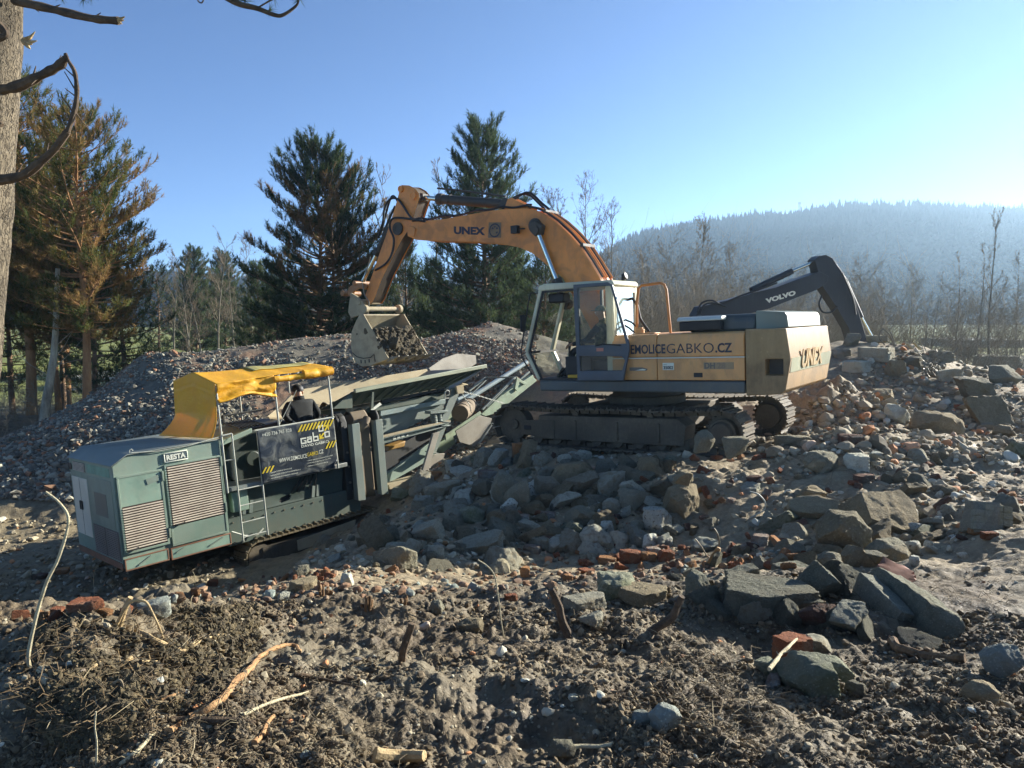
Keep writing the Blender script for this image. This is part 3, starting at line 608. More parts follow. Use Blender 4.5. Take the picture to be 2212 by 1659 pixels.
for p, r_ in (((497, 181), .08), ((423, 140), .06), ((405, 385), .12)):
    c = UE(*c2(*p), .2); q = MB().cyl((c[0], -.24, c[1]), (c[0], .235, c[1]), r_, 20); q.ring((c[0], .2, c[1]), (c[0], .245, c[1]), r_ * .6, r_ * 1.25, 20); q.obj('pivot_pin', M_DARKST if r_ > .1 else M_OR, stick, .004)
def cylinder(nm, a, b, frac, rr_, rb_, y, par):
    """ram: rod from a, barrel from frac of the way to b"""
    a3, b3 = np.array([a[0], y, a[1]]), np.array([b[0], y, b[1]]); m3 = a3 + (b3 - a3) * frac; d = (b3 - a3) / np.linalg.norm(b3 - a3)
    c_ = MB().cyl(m3, b3, rb_, 24); c_.cyl(m3 - d * .02, m3 + d * .12, rb_ * 1.22, 24); c_.cyl(m3 + d * .3, m3 + d * .35, rb_ * 1.12, 24)
    yv = np.array([0, rb_ * 1.1, 0]); c_.cyl(b3 - yv, b3 + yv, rb_ * 1.2, 20)
    o_ = c_.obj(nm, M_DARKST, par, .006)
    MB().cyl(a3, m3 + d * .05, rr_, 20).obj('piston_rod', M_CHR, o_)
    MB().cyl(a3 - yv * 1.1, a3 + yv * 1.1, rb_ * .95, 20).obj('rod_eye', M_DARKST, o_)
    return o_
ac = cylinder('stick_cylinder', UE(*c2(545, 192), 0), UE(*c2(1080, 235), 0), .22, .055, .105, 0, ex)
pa, pb = UE(*c2(545, 192), 0), UE(*c2(1080, 235), 0)
MB().prism(poly2([(522, 160), (572, 170), (574, 212), (525, 245)], 0.), -.1, .1).obj('rod_clevis', M_DARKST, ac, .01)
MB().tube([(pb[0], .06, pb[1] + .16), ((pa[0] + pb[0]) / 2, .06, (pa[1] + pb[1]) / 2 + .22), (pa[0] - .55, .06, pa[1] + .13)], .022, 8).obj('feed_pipe', M_DARKST, ac)
for y in (.36, -.36): cylinder('boom_cylinder', UE(*c2(1262, 395), .36), UE(*c2(1440, 850), .36), .68, .055, .09, y, ex)
for y in (.36,):
    c = UE(*c2(1262, 385), y); MB().prism(poly2([(1222, 345), (1262, 335), (1300, 365), (1290, 420), (1258, 435), (1225, 400)], y), y - .1, y + .07).obj('rod_bracket', M_DARKST, boom, .02)
# bucket ram and linkage
kc = cylinder('bucket_cylinder', UE(*c2(180, 722), 0), UE(*c2(345, 395), 0), .56, .05, .085, 0, ex)
lk = MB()
for y in (.24, -.24): lk.prism(poly2([(95, 770), (105, 745), (140, 722), (190, 718), (215, 735), (205, 760), (165, 752), (135, 770), (120, 800), (100, 798)], y), y - .03, y + .03)
c = UE(*c2(185, 722), 0); lk.cyl((c[0], -.3, c[1]), (c[0], .3, c[1]), .06, 16); c = UE(*c2(112, 785), 0); lk.cyl((c[0], -.3, c[1]), (c[0], .3, c[1]), .07, 16)
lk.obj('tipping_link', paint('rusty_orange', (.3, .13, .04), (.12, .08, .06), .6, 5.), ex, .008)
bl = MB()
for y in (.3, -.3): bl.prism(poly2([(115, 780), (150, 800), (200, 850), (215, 905), (120, 935), (100, 900), (108, 830)], y), y - .035, y + .035)
c = UE(*c2(222, 838), 0); bl.cyl((c[0], -.36, c[1]), (c[0], .36, c[1]), .07, 18)
c1_ = UE(*c2(190, 880), .45); bl.cyl((c1_[0], .45, c1_[1]), (c1_[0] - .02, -.75, c1_[1]), .06, 18); bl.cyl((c1_[0] - .02, -.72, c1_[1]), (c1_[0] - .02, -.82, c1_[1]), .11, 18); bl.cyl((c1_[0], .35, c1_[1]), (c1_[0], .45, c1_[1]), .1, 18)
bl.obj('quick_coupler', M_BUCK, ex, .01)
MB().tube([(p[0], .3, p[1]) for p in [UE(*c2(*t), .3) for t in [(232, 560), (205, 660), (182, 715), (195, 790), (225, 840), (218, 900), (210, 960)]]], .016, 6).obj('grease_hose', M_STEEL, ex)
# bucket shell
BW = .72
side = poly2([(165, 912), (140, 960), (115, 1020), (110, 1110), (125, 1180), (150, 1218), (180, 1235), (230, 1230), (320, 1197), (345, 1188), (300, 1110), (255, 1030), (215, 960), (188, 912)], BW)
bk = MB(); bk.prism(side, BW - .035, BW); bk.prism(side, -BW, -BW + .035)
shell = side[:10]
inner = [tuple(np.array(p) + .03 * np.array([-(np.array(p) - np.mean(np.array(side), 0))[0], -(np.array(p) - np.mean(np.array(side), 0))[1]]) / np.linalg.norm(np.array(p) - np.mean(np.array(side), 0))) for p in shell]
bk.prism(shell + inner[::-1], -BW + .036, BW - .036)
bucket = bk.obj('bucket', M_BUCK, ex, .006)
l0, l1 = np.array(side[8]), np.array(side[9]); dv = (l1 - l0) / np.linalg.norm(l1 - l0)
for k in range(5):
    y = BW - .1 - k * (2 * BW - .2) / 4; b0 = np.array([l1[0], y, l1[1]]) - np.array([dv[0], 0, dv[1]]) * .1; D3 = np.array([dv[0], 0, dv[1]]); n3 = np.array([-dv[1], 0, dv[0]])
    A_ = [b0 + s * .065 * np.array([0, 1, 0]) + t_ * .055 * n3 for s, t_ in ((-1, -1), (1, -1), (1, 1), (-1, 1))]; B_ = [b0 + D3 * .34 + s * .03 * np.array([0, 1, 0]) + t_ * .012 * n3 for s, t_ in ((-1, -1), (1, -1), (1, 1), (-1, 1))]
    MB().ext(A_, B_).obj('tooth', M_STEEL, bucket, .01)
wr = MB().tube([(p[0], BW + .004, p[1]) for p in poly2([(122, 1150), (150, 1175), (190, 1185), (235, 1178), (255, 1160), (262, 1205)], BW)], .012, 6); wr.obj('weld_strip', M_DARKST, bucket)
for p in ((175, 1205), (200, 1205), (225, 1200)): c = UE(*c2(*p), BW); MB().box(c[0] - .015, c[0] + .015, BW, BW + .006, c[1] - .04, c[1] + .04).obj('drain_slot', M_BLK, bucket)
# hoses between boom and stick
def hose(pts, y0, y1, r=.026, nm='hydraulic_hose', conv=c2, par=None):
    Q = np.array([(UE(*conv(*p), (y0 + y1) / 2)) for p in pts]); yy = np.linspace(y0, y1, len(Q)); P = np.stack([Q[:, 0], yy, Q[:, 1]], 1)
    t0 = np.linspace(0, 1, len(P)); q = np.linspace(0, 1, 26)
    # Catmull-Rom
    out = []
    E_ = np.vstack([2 * P[0] - P[1], P, 2 * P[-1] - P[-2]])
    for i in range(len(P) - 1):
        a, b, c_, d_ = E_[i:i + 4]
        for t_ in np.linspace(0, 1, 8, endpoint=False): out.append(.5 * (2 * b + (c_ - a) * t_ + (2 * a - 5 * b + 4 * c_ - d_) * t_ ** 2 + (3 * b - a - 3 * c_ + d_) * t_ ** 3))
    out.append(P[-1]); MB().tube(out, r, 8).obj(nm, M_BLK, par or ex)
hose([(570, 335), (500, 320), (440, 240), (400, 200), (350, 205), (315, 260), (300, 340), (280, 400), (262, 440)], .3, .1)
hose([(560, 345), (470, 325), (420, 250), (385, 190), (355, 195), (320, 300), (292, 400)], .15, .05)
hose([(575, 340), (480, 325), (400, 318), (362, 332), (352, 380), (375, 450), (360, 540), (320, 600), (255, 640)], .32, .24)
hose([(1120, 200), (1180, 165), (1230, 170), (1290, 225), (1340, 265)], .1, .15); hose([(1110, 195), (1170, 170), (1220, 180), (1270, 225), (1310, 262)], -.05, .0)
hose([(385, 245), (350, 320), (320, 400), (295, 470)], .05, .05, .03)
# lid-topped tool chest
tb = MB().prismx([(.98, 2.10), (1.38, 2.10), (1.40, 2.27), (.96, 2.27)], -1.97, -1.25)
tbo = tb.obj('tool_chest_body', M_BLK, None, .03)
chest = posed('tool_chest', EXQ); tag(chest, 'black plastic tool chest with pale grey lid standing on the excavator deck', 'tool chest'); tbo.name = 'chest_body'; tbo.parent = chest
MB().prismx([(.94, 2.272), (1.42, 2.272), (1.40, 2.315), (1.34, 2.345), (1.0, 2.345)], -2.0, -1.22).obj('lid', plain('pale_plastic', (.55, .57, .6), .4), chest, .02)
# ------------------------------------------------------------------ mobile jaw crusher
M_GRN = paint('weathered_green_paint', (.20, .27, .25), (.31, .32, .28), .65, 2.2, .55, chips=(.10, .2, .17))
M_GRN2 = paint('patchy_teal_paint', (.215, .32, .29), (.36, .40, .35), .75, 3.2, .55, chips=(.06, .16, .15))
M_GRNE = paint('greyed_green_paint', (.2, .25, .235), (.24, .24, .2), .4, 2.5, .55)  # slightly greyer green than the housing
M_ROOF = paint('dusty_roof_sheet', (.20, .225, .235), (.30, .28, .25), .5, 1.6, .6)
M_RUST = paint('rusty_frame', (.22, .10, .06), (.19, .2, .17), .5, 6., .7)
M_SLAT = paint('chalky_slats', (.52, .45, .42), (.45, .2, .18), .35, 5., .6)
M_RED = paint('dull_red_backing', (.05, .022, .02), (.015, .013, .012), .5, 4., .7)
M_WPAN = paint('off_white_panel', (.66, .64, .62), (.5, .47, .42), .3, 1.5, .5)
M_LGRN = paint('pale_green_frame', (.28, .36, .28), (.3, .28, .22), .5, 4., .55, chips=(.1, .08, .06))
M_CHAN = paint('pale_blue_steel', (.175, .21, .215), (.25, .23, .2), .5, 3., .5)
M_HOPG = paint('dark_green_hopper', (.075, .10, .085), (.17, .16, .125), .6, 2.5, .6)
M_DUST = paint('dust_covered_steel', (.42, .35, .26), (.33, .23, .15), .6, 1.8, .85)
M_LINER = paint('bare_grey_liner', (.30, .27, .255), (.23, .19, .165), .5, 3., .75)
M_BELT = paint('brown_dusty_belt', (.19, .145, .115), (.28, .22, .165), .6, 2.4, .85)
M_IRON = paint('black_iron', (.026, .028, .03), (.10, .08, .06), .5, 3., .6)
M_POLE = paint('pale_pole', (.42, .43, .43), (.3, .22, .15), .4, 8., .5)
M_TUBE = paint('blue_grey_tube', (.30, .37, .45), (.36, .36, .34), .4, 3., .45)
cr = posed('jaw_crusher', CRQ)
tag(cr, 'green mobile jaw crusher on tracks with slatted engine housing under a yellow canopy', 'crusher')
def PC(conv, pts, y): return [UC(*conv(*p), y) for p in pts]
EW = 2.13
eh = MB().prism([(0, 0.02), (1.77, -.04), (1.77, 1.785), (.24, 1.785), (0, 1.65)], .02, EW).obj('engine_housing', M_GRN, cr, .012)
MB().prism([(-.02, 1.645), (.235, 1.787), (1.79, 1.787), (1.79, 1.803), (.23, 1.803), (-.03, 1.655)], -.01, EW + .02).obj('roof_sheet', M_ROOF, eh, .004)
MB().tube([(.28, .0, 1.81), (.28, .0, 1.86), (.31, .0, 1.875), (.33, .0, 1.84)], .008, 6).obj('lifting_hook', M_POLE, eh)
MB().tube([(.3, -.01, 1.815), (.7, -.012, 1.77), (1.2, -.012, 1.775), (1.77, -.012, 1.84), (1.86, .1, 1.9)], .007, 5).obj('cord', M_POLE, eh)
def frame4(x0, x1, z0, z1, w, y0, y1):
    m = MB(); m.box(x0, x1, y0, y1, z0, z0 + w); m.box(x0, x1, y0, y1, z1 - w, z1); m.box(x0, x0 + w, y0, y1, z0 + w, z1 - w); m.box(x1 - w, x1, y0, y1, z0 + w, z1 - w); return m
def louvre(x0, x1, z0, z1, n, par, y=.0):
    m = MB()
    for i in range(n):
        z = z0 + (i + .5) * (z1 - z0) / n; h = (z1 - z0) / n
        m.ext([(x0, y - .001, z - .0 * h), (x0, y - .02, z - .26 * h), (x0, y - .02, z - .02 * h), (x0, y - .001, z + .2 * h)], [(x1, y - .001, z - .0 * h), (x1, y - .02, z - .26 * h), (x1, y - .02, z - .02 * h), (x1, y - .001, z + .2 * h)])
    return m.obj('slats', M_SLAT, par)
d1 = frame4(.035, .735, .235, 1.475, .035, -.012, .018).obj('door', M_GRN, eh, .004); d1.parent = eh
MB().box(.07, .70, -.006, .016, .985, 1.44).obj('blank_panel', M_GRN2, eh, .003)
MB().box(.07, .70, -.002, .014, .27, .98).obj('louvre_back', M_RED, eh); louvre(.075, .695, .29, .975, 17, eh, -.003)
frame4(.775, 1.725, .175, 1.525, .03, -.012, .018).obj('door', M_GRN, eh, .004)
MB().box(.805, 1.695, -.002, .014, .50, 1.495).obj('louvre_back', M_RED, eh); louvre(.82, 1.68, .515, 1.49, 24, eh, -.003)
MB().box(.805, 1.695, -.006, .014, .205, .495).obj('lower_panel', M_GRN, eh, .003)
for x0, x1, z in ((.08, .24, .30), (.84, 1.0, .53)): MB().tube([(x0, -.02, z - .01), (x0, -.05, z), (x1, -.05, z), (x1, -.02, z + .01)], .011, 6).obj('door_handle', M_IRON, eh)
for x, z in ((.72, 1.36), (.73, .42), (1.71, 1.42), (1.71, .62)): MB().box(x, x + .03, -.03, -.012, z - .08, z + .08).obj('hinge', M_GRN, eh, .004)
MB().obox((.58, -.012, 1.33), (.10, 0, .02), (0, .003, 0), (-.01, 0, .045)).obj('tape_patch', M_GRNE, eh)
frame4(.02, .70, -.03, .165, .02, -.008, .018).obj('skirt_frame', M_RUST, eh, .003); frame4(.735, 1.765, -.045, .155, .02, -.008, .018).obj('skirt_frame', M_RUST, eh, .003)
MB().box(.04, .68, -.004, .016, -.01, .145).obj('skirt_panel', M_GRN2, eh, .003); MB().box(.755, 1.745, -.004, .016, -.025, .135).obj('skirt_panel', M_GRN2, eh, .003)
for a, b in (((.22, -.012, .02), (.42, -.012, .12)), ((.82, -.012, .06), (.95, -.012, .11)), ((1.38, -.012, .03), (1.62, -.012, .115))): MB().bar(a, b, .012, .022).obj('bolt_bar', M_GRNE, eh)
# maker sign
sg = frame4(.79, 1.18, 1.555, 1.715, .018, -.008, .02).obj('sign_border', M_WHT, eh, .01)
MB().box(.808, 1.162, -.003, .018, 1.578, 1.692).obj('sign_plate', plain('slate_sign', (.09, .12, .15), .5), eh)
tx = MB(); letter(tx, 'RESTA', (.83, -.0035, 1.592), (.31, 0, 0), (0, 0, .087), (0, -.004, 0), bold=.04); tx.obj('sign_lettering', M_WHT, eh)
# the narrow end
e_ = MB(); e_.box(-.006, .01, 1.30, 2.06, .33, 1.33); e_.obj('white_door', M_WPAN, eh, .004)
MB().box(-.009, .0, 1.678, 1.684, .34, 1.32).obj('door_gap', M_IRON, eh)
for y in (1.64, 1.72): MB().box(-.03, -.006, y - .018, y + .018, .78, .93).obj('door_handle', M_IRON, eh, .006)
MB().box(-.006, .01, .14, 1.26, .62, 1.40).obj('end_door', M_GRNE, eh, .006)
MB().box(-.009, .0, .42, .98, .78, 1.16).obj('tinted_panel', plain('dark_slate', (.09, .12, .14), .45), eh)
MB().box(-.004, .01, .16, 1.22, 1.455, 1.60).obj('sticker_strip', paint('peeling_teal_strip', (.12, .30, .27), (.2, .24, .2), .6, 8.), eh)
MB().box(-.002, .01, 1.32, 1.92, 1.44, 1.60).obj('vent_back', M_IRON, eh)
m = MB()
for i in range(7): m.box(-.012, -.002, 1.32, 1.92, 1.447 + i * .022, 1.459 + i * .022)
m.obj('end_slats', M_SLAT, eh)
MB().box(-.002, .01, .05, 1.22, .12, .60).obj('vent_back', plain('dull_mauve', (.13, .11, .115), .7), eh)
m = MB()
for i in range(15):
    m.box(-.012, -.002, .08, .60, .13 + i * .031, .148 + i * .031); m.box(-.012, -.002, .66, 1.2, .13 + i * .031, .148 + i * .031)
m.obj('end_slats', paint('mauve_slats', (.2, .17, .17), (.3, .26, .22), .4), eh)
MB().cyl((-.01, 2.06, 1.5), (.0, 2.06, 1.5), .06).obj('exhaust_hole', M_BLK, eh)
MB().box(-.012, .0, .02, 2.1, .0, .10).obj('bottom_sill', M_RUST, eh)
# chassis and running gear
ch = MB().prism([(1.78, -.13), (4.55, -.13), (4.6, .3), (4.2, .36), (1.78, .36)], .16, .2)
chs = ch.obj('chassis', paint('grey_green_chassis', (.085, .115, .11), (.16, .14, .11), .65, 2.), cr, .01)
sp = MB().prism([(1.78, .362), (4.2, .362), (4.3, .95), (1.78, .9)], .22, .26).obj('side_plate', paint('grimy_green_plate', (.06, .085, .08), (.13, .115, .09), .5, 2.), cr, .006)
cut(sp, MB().prism([(2.84, .44), (2.89, .40), (3.06, .43), (3.10, .50), (3.05, .53), (2.88, .50)], .1, .4))
MB().prism([(1.78, -.1), (4.6, -.1), (4.6, .9), (1.78, .9)], .27, 1.9).obj('chassis_core', M_IRON, cr, .02)
for x in (2.15, 2.28, 3.55, 3.65): MB().obox((x, .21, .48), (.02, 0, .11), (0, .03, 0), (.03, 0, -.006)).obj('gusset', M_CHAN, cr)
pf = MB().box(1.80, 4.25, .02, 1.25, .85, .93).obj('platform', paint('scuffed_platform', (.17, .2, .22), (.3, .16, .12), .6, 5.), cr, .01)
for ys in ((.02, .5), (1.6, 2.08)):
    ym = sum(ys) / 2; zc, R_, xl, xr_ = -.42, .27, 2.3, 4.75
    P = [(x, zc + R_) for x in np.linspace(xl, xr_, 60)] + [(xr_ + R_ * math.cos(a), zc + R_ * math.sin(a)) for a in np.linspace(PI / 2, -PI / 2, 20)[1:]] + [(x, zc - R_) for x in np.linspace(xr_, xl, 60)[1:]] + [(xl + R_ * math.cos(a), zc + R_ * math.sin(a)) for a in np.linspace(-PI / 2, -1.5 * PI, 20)[1:]]
    P = np.array(P); dd = np.r_[0, np.cumsum(np.linalg.norm(np.diff(P, axis=0), axis=1))]; k = 54; mb = MB()
    for t_ in np.arange(k) * dd[-1] / k:
        c = np.array([np.interp(t_, dd, P[:, 0]), ym, np.interp(t_, dd, P[:, 1])]); c2__ = np.array([np.interp((t_ + .02) % dd[-1], dd, P[:, 0]), ym, np.interp((t_ + .02) % dd[-1], dd, P[:, 1])])
        T = c2__ - c; T /= np.linalg.norm(T); Nn = np.cross(T, (0, 1, 0)); Nn = Nn if (c + Nn - np.array([3.5, ym, zc])) @ Nn > 0 else -Nn
        mb.obox(c + Nn * .01, T * .055, np.array([0, .24, 0]), Nn * .013); mb.obox(c + Nn * .04 - T * .035, T * .011, np.array([0, .24, 0]), Nn * .02)
    tr = mb.obj('track', paint('clay_caked_track', (.10, .08, .055), (.26, .2, .13), .9, 5., .85), cr)
    f = MB().prism([(2.35, -.6), (4.7, -.6), (4.7, -.28), (2.35, -.28)], ys[0] + .04, ys[1] - .04); f.obj('track_frame', M_TRK, tr, .01)
    MB().cyl((xl, ys[0] + .06, zc), (xl, ys[1] - .06, zc), .22, 24).cyl((xr_, ys[0] + .06, zc), (xr_, ys[1] - .06, zc), .22, 24).obj('end_wheels', M_TRK, tr)
    if ys[0] < 1: MB().prism([(3.0, -.50), (4.25, -.46), (4.3, -.22), (3.0, -.30)], -.02, .0).obj('guard_plate', M_DUST, tr, .004)
# machinery inside
MB().prism([(2.1, .95), (3.6, .95), (3.75, 1.5), (3.5, 1.85), (2.5, 1.78), (2.0, 1.5)], .75, 1.8).obj('jaw_box', paint('dark_jaw_casting', (.045, .05, .045), (.14, .085, .055), .6, 1.6), cr, .04)
MB().cyl((2.55, .5, 1.28), (2.55, .7, 1.28), .52, 44).cyl((2.55, .45, 1.28), (2.55, .5, 1.28), .14, 20).obj('flywheel', paint('dark_green_flywheel', (.035, .05, .046), (.1, .075, .055), .5, 2.), cr, .015)
MB().prism([(1.80, 1.60), (2.5, 1.78), (2.5, 1.86), (1.80, 1.70)], .3, 1.6).obj('guard_tray', M_GRN, cr, .008)
gr = MB()
for i in range(9): gr.bar((2.3 + i * .06, .35, 1.88), (2.45 + i * .06, 1.3, 1.92), .02, .03)
gr.obj('step_grating', M_IRON, cr)
MB().tube([(1.78, 1.55, 1.85), (2.3, 1.55, 2.02), (3.4, 1.55, 2.05)], .02, 6).tube([(2.55, 1.5, 1.75), (2.55, 1.5, 2.05)], .025, 6).obj('inner_rail', M_IRON, cr)
# posts, ladder
po = [((1.785, -.01, .85), (1.775, -.01, 2.68)), ((4.015, -.01, .86), (3.98, -.01, 2.72)), ((2.865, -.01, 1.86), (2.855, -.01, 2.72)), ((1.93, 1.6, .95), (1.93, 1.6, 2.75)), ((2.97, 1.6, .95), (2.97, 1.6, 2.75)), ((4.05, 1.6, 2.3), (4.05, 1.6, 2.78))]
for a, b in po: MB().tube([a, b], .019, 8).obj('canopy_post', M_POLE, cr)
ld = MB()
for x, zt in ((1.97, 1.86), (2.435, 1.84)): ld.tube([(x, -.02, -.05), (x - .008, -.02, zt)], .016, 8)
ld.tube([(1.79, -.02, 1.85), (1.96, -.02, 1.86)], .016, 8)
for z in (.02, .28, .58, .86): ld.tube([(1.97, -.02, z), (2.435, -.02, z)], .012, 6)
ld.tube([(1.8, .0, 1.41), (1.97, -.02, 1.41)], .012, 6); ld.obj('ladder', M_POLE, cr)
MB().tube([(2.39, -.012, 1.845), (4.03, -.012, 1.855)], .017, 8).tube([(2.87, -.0, 1.86), (3.35, .1, 2.45)], .006, 5).obj('top_rail', M_POLE, cr)
# canopy of yellow tarpaulin
def tarp_mat():
    m, nt, b = newmat('yellow_tarpaulin'); n1 = noise(nt, 3, 5, .6); n2 = noise(nt, 22, 4, .6)
    c = mixc(nt, ramp(nt, n1, [(.4, (0, 0, 0)), (.7, (1, 1, 1))]), (.80, .41, .02), (.72, .35, .03)); c = mixc(nt, ramp(nt, n2, [(.6, (0, 0, 0)), (.75, (.6, .6, .6))]), c, (.4, .27, .1))
    nt.links.new(c, b.inputs['Base Color']); b.inputs['Roughness'].default_value = .55; n3_ = noise(nt, 7, 3, .5, dist=1.6); bump(nt, b, math2(nt, 'ADD', n1, n3_), .4, .02)
    t = N(nt, 'ShaderNodeBsdfTranslucent'); t.inputs[0].default_value = (.85, .45, .02, 1); mx = N(nt, 'ShaderNodeMixShader'); mx.inputs[0].default_value = .22
    nt.links.new(b.outputs[0], mx.inputs[1]); nt.links.new(t.outputs[0], mx.inputs[2]); nt.links.new(mx.outputs[0], nt.nodes['Material Output'].inputs[0]); return m
M_TARP = tarp_mat()
M_TARP2 = paint('faded_olive_tarpaulin', (.42, .36, .13), (.34, .3, .14), .4, 3.)
def sheet(fn, nu, nv, name, mat, par, th=.006):
    U_, V_ = np.meshgrid(np.linspace(0, 1, nu), np.linspace(0, 1, nv)); P = fn(U_.ravel(), V_.ravel()); i = np.arange(nv - 1)[:, None] * nu + np.arange(nu - 1)[None]
    me = big_mesh(name, P, np.stack([i, i + 1, i + nu + 1, i + nu], -1).reshape(-1, 4), True); o = link(name, me, mat, par)
    s_ = o.modifiers.new('Thick', 'SOLIDIFY'); s_.thickness = th; return o
def wr(u, v, k, amp): return amp * (np.sin(u * k + 3 * v) * .5 + fbm(np.stack([u * k * .5, v * 5, 0 * u], -1), 3, 4))
can = empty('canopy'); can.parent = cr
bpy.data.objects.remove(can)
def roof_fn(u, v):
    x = 1.76 + u * 2.26; y = -.02 + v * 1.7; ridge = 2.95 - .03 * u; zn = 2.745 + .08 * u; zf = 2.80 + .05 * u
    x = x - .1 * (1 - np.abs(v - .5) * 2) * (1 - u) * .0
    z = np.where(v < .5, zn + (ridge - zn) * v * 2, ridge + (zf - ridge) * (v - .5) * 2)
    sag = -.02 * np.sin(PI * np.clip(u * 2 % 1, 0, 1)) * np.sin(PI * v)
    return np.stack([x, y, z + sag + wr(u, v, 26, .005)], -1)
canopy = sheet(roof_fn, 70, 40, 'canopy', M_TARP, cr)
def olive_fn(u, v):
    x = 2.75 + u * 1.2; y = .5 + v * 1.1; P = roof_fn((x - 1.76) / 2.26, (y + .02) / 1.7); P[:, 2] += .02; return P
sheet(olive_fn, 30, 24, 'faded_cover', M_TARP2, canopy)
def end_fn(u, v):
    y = -.02 + u * 1.7; zt = np.where(u < .5, 2.745 + .205 * u * 2, 2.95 - .15 * (u - .5) * 2); zb = 1.835; z = zt + (zb - zt) * v
    x = 1.755 - .05 * v - (.10 + .22 * u) * np.clip((v - .62) / .38, 0, 1) ** 1.8 + wr(u, v, 9, .006) + .012 * np.cos(v * 40) * np.exp(-((v - .2) / .03) ** 2)
    return np.stack([x, y - .0 * v, z], -1)
sheet(end_fn, 40, 40, 'end_curtain', M_TARP, canopy)
def val_fn(u, v):
    x = 1.76 + u * 1.1; zb = 2.42 + .10 * np.sin(PI * u) ** 2 - .03 * u; zt = 2.745 + .04 * u; z = zt + (zb - zt) * v
    return np.stack([x, -.03 - .03 * np.sin(v * 7 + 5 * u) - wr(u, v, 14, .011) - .05 * np.exp(-((v - .95) / .08) ** 2), z], -1)
sheet(val_fn, 50, 22, 'side_valance', M_TARP, canopy)
def roll(x0, x1, z0, z1, r_, seed):
    q = np.linspace(0, 1, 24); P = np.stack([x0 + (x1 - x0) * q, -.045 - .01 * np.sin(9 * q), z0 + (z1 - z0) * q - .012 * np.sin(PI * q)], 1)
    mb = MB().tube(P, r_ + .004 * np.sin(q * 17 + seed), 12); V = np.array(mb.v); V[:, 2] += .006 * fbm(V * 12, 3, seed); mb.v = [tuple(p) for p in V]; return mb.obj('rolled_valance', M_TARP, canopy)
roll(2.84, 3.5, 2.71, 2.72, .055, 1); roll(3.44, 4.04, 2.735, 2.75, .085, 2)
# folded side conveyor standing on end: two channels, brown belt over a drum
fc = MB()
for x0, x1 in ((4.40, 4.575), (4.965, 5.13)):
    fc.prism([(x0, .13), (x1, .115), (x1 + .01, 1.66), (x0 + .01, 1.66)], -.02, .012); fc.box(x0, x0 + .012, .012, .12, .14, 1.65); fc.box(x1 - .012, x1, .012, .12, .14, 1.65)
fcv = fc.obj('folded_conveyor', M_CHAN, cr, .006)
bt = [(.19, .10), (.19, 1.62), (.22, 1.74), (.30, 1.84), (.42, 1.86), (.53, 1.78), (.56, 1.64), (.56, .1)]
def belt_fn(u, v):
    t_ = u * (len(bt) - 1); b_ = np.array(bt); y = np.interp(t_, range(len(bt)), b_[:, 0]); z = np.interp(t_, range(len(bt)), b_[:, 1]); s_ = (v - .5) * 2
    return np.stack([4.585 + v * .37, y + .05 * (1 - s_ * s_) * (z < 1.55), z], -1)
sheet(belt_fn, 60, 12, 'belt', M_BELT, fcv, .015)
MB().cyl((4.60, .38, 1.66), (4.94, .38, 1.66), .15, 28).obj('head_drum', M_BELT, fcv)
for x0, x1 in ((4.26, 4.40), (5.135, 5.19)):
    MB().prismx([(.14, .15), (.60, .15), (.60, 1.7), (.55, 1.82), (.45, 1.89), (.33, 1.89), (.2, 1.82), (.14, 1.7)], x0, x1).obj('cheek_plate', M_IRON, fcv, .015)
MB().cyl((4.2, .36, 1.68), (4.26, .36, 1.68), .20, 30).obj('rubber_roller', M_BLK, fcv, .012)
for x, z in ((4.34, 1.1), (4.34, .82), (4.34, .5)): MB().cyl((x, .13, z), (x, .10, z), .022, 10).obj('bolt', M_STEEL, fcv)
MB().tube([(4.68, .17, 1.50), (4.80, .1, 1.62), (4.88, .12, 1.72)], [.09, .1, .07], 14).obj('drive_motor', M_BELT, fcv)
# hopper
hp = empty('x') if 0 else None
R0, R1 = (4.52, 2.30), (8.13, 2.455)
hb0, hb1 = (4.48, 1.97), (7.25, 2.08)
def ws(x, z, y): return (x, y, z)
nw = MB()
yr, yb_ = -.05, .30
A_ = [(R0[0], yr, R0[1]), (R1[0], yr, R1[1]), (hb1[0], yb_, hb1[1]), (hb0[0], yb_, hb0[1]), (4.02, yb_ + .1, 2.0)]
nw.ext(A_, [(x, y + .03, z) for x, y, z in A_])
hop = nw.obj('hopper', M_HOPG, cr, .004)
MB().bar((R0[0], yr, R0[1] + .0), (R1[0], yr, R1[1]), .07, .08).obj('rim', paint('dusty_green_rim', (.34, .36, .29), (.45, .37, .27), .5, 3.), hop, .008)
for t_ in np.linspace(.06, .96, 11):
    a = np.array([R0[0] + (R1[0] - R0[0]) * t_, yr - .012, R0[1] + (R1[1] - R0[1]) * t_ - .04]); b = np.array([hb0[0] + (hb1[0] - hb0[0]) * t_, yb_ - .012, hb0[1] + (hb1[1] - hb0[1]) * t_]); MB().bar(a, b, .018, .05, (1, 0, 0)).obj('stiffener', M_HOPG, hop)
fw = [UC(*c5(1040, 195), 2.1), UC(*c5(0, 370), 2.1), UC(670, 836, 2.1), UC(642, 843, 2.1)]
fl = [UC(*c9(860, 345), 2.1), UC(*c9(640, 545), 2.0)]
A_ = [(8.2, 2.15, 2.40), (4.75, 2.15, 2.30), (fl[0][0], 2.15, fl[0][1]), (fl[1][0], 1.95, fl[1][1]), (4.6, 1.75, 1.8), (8.1, 1.75, 1.9)]
MB().ext(A_, [(x, y + .04, z) for x, y, z in A_]).obj('far_wall', M_DUST, hop, .006)
A_ = [(8.26, 2.15, 2.42), (8.75, 2.15, 2.62), (9.25, 2.15, 2.70), (9.9, 2.15, 2.60), (9.9, 2.15, 2.38), (8.26, 1.8, 1.95)]
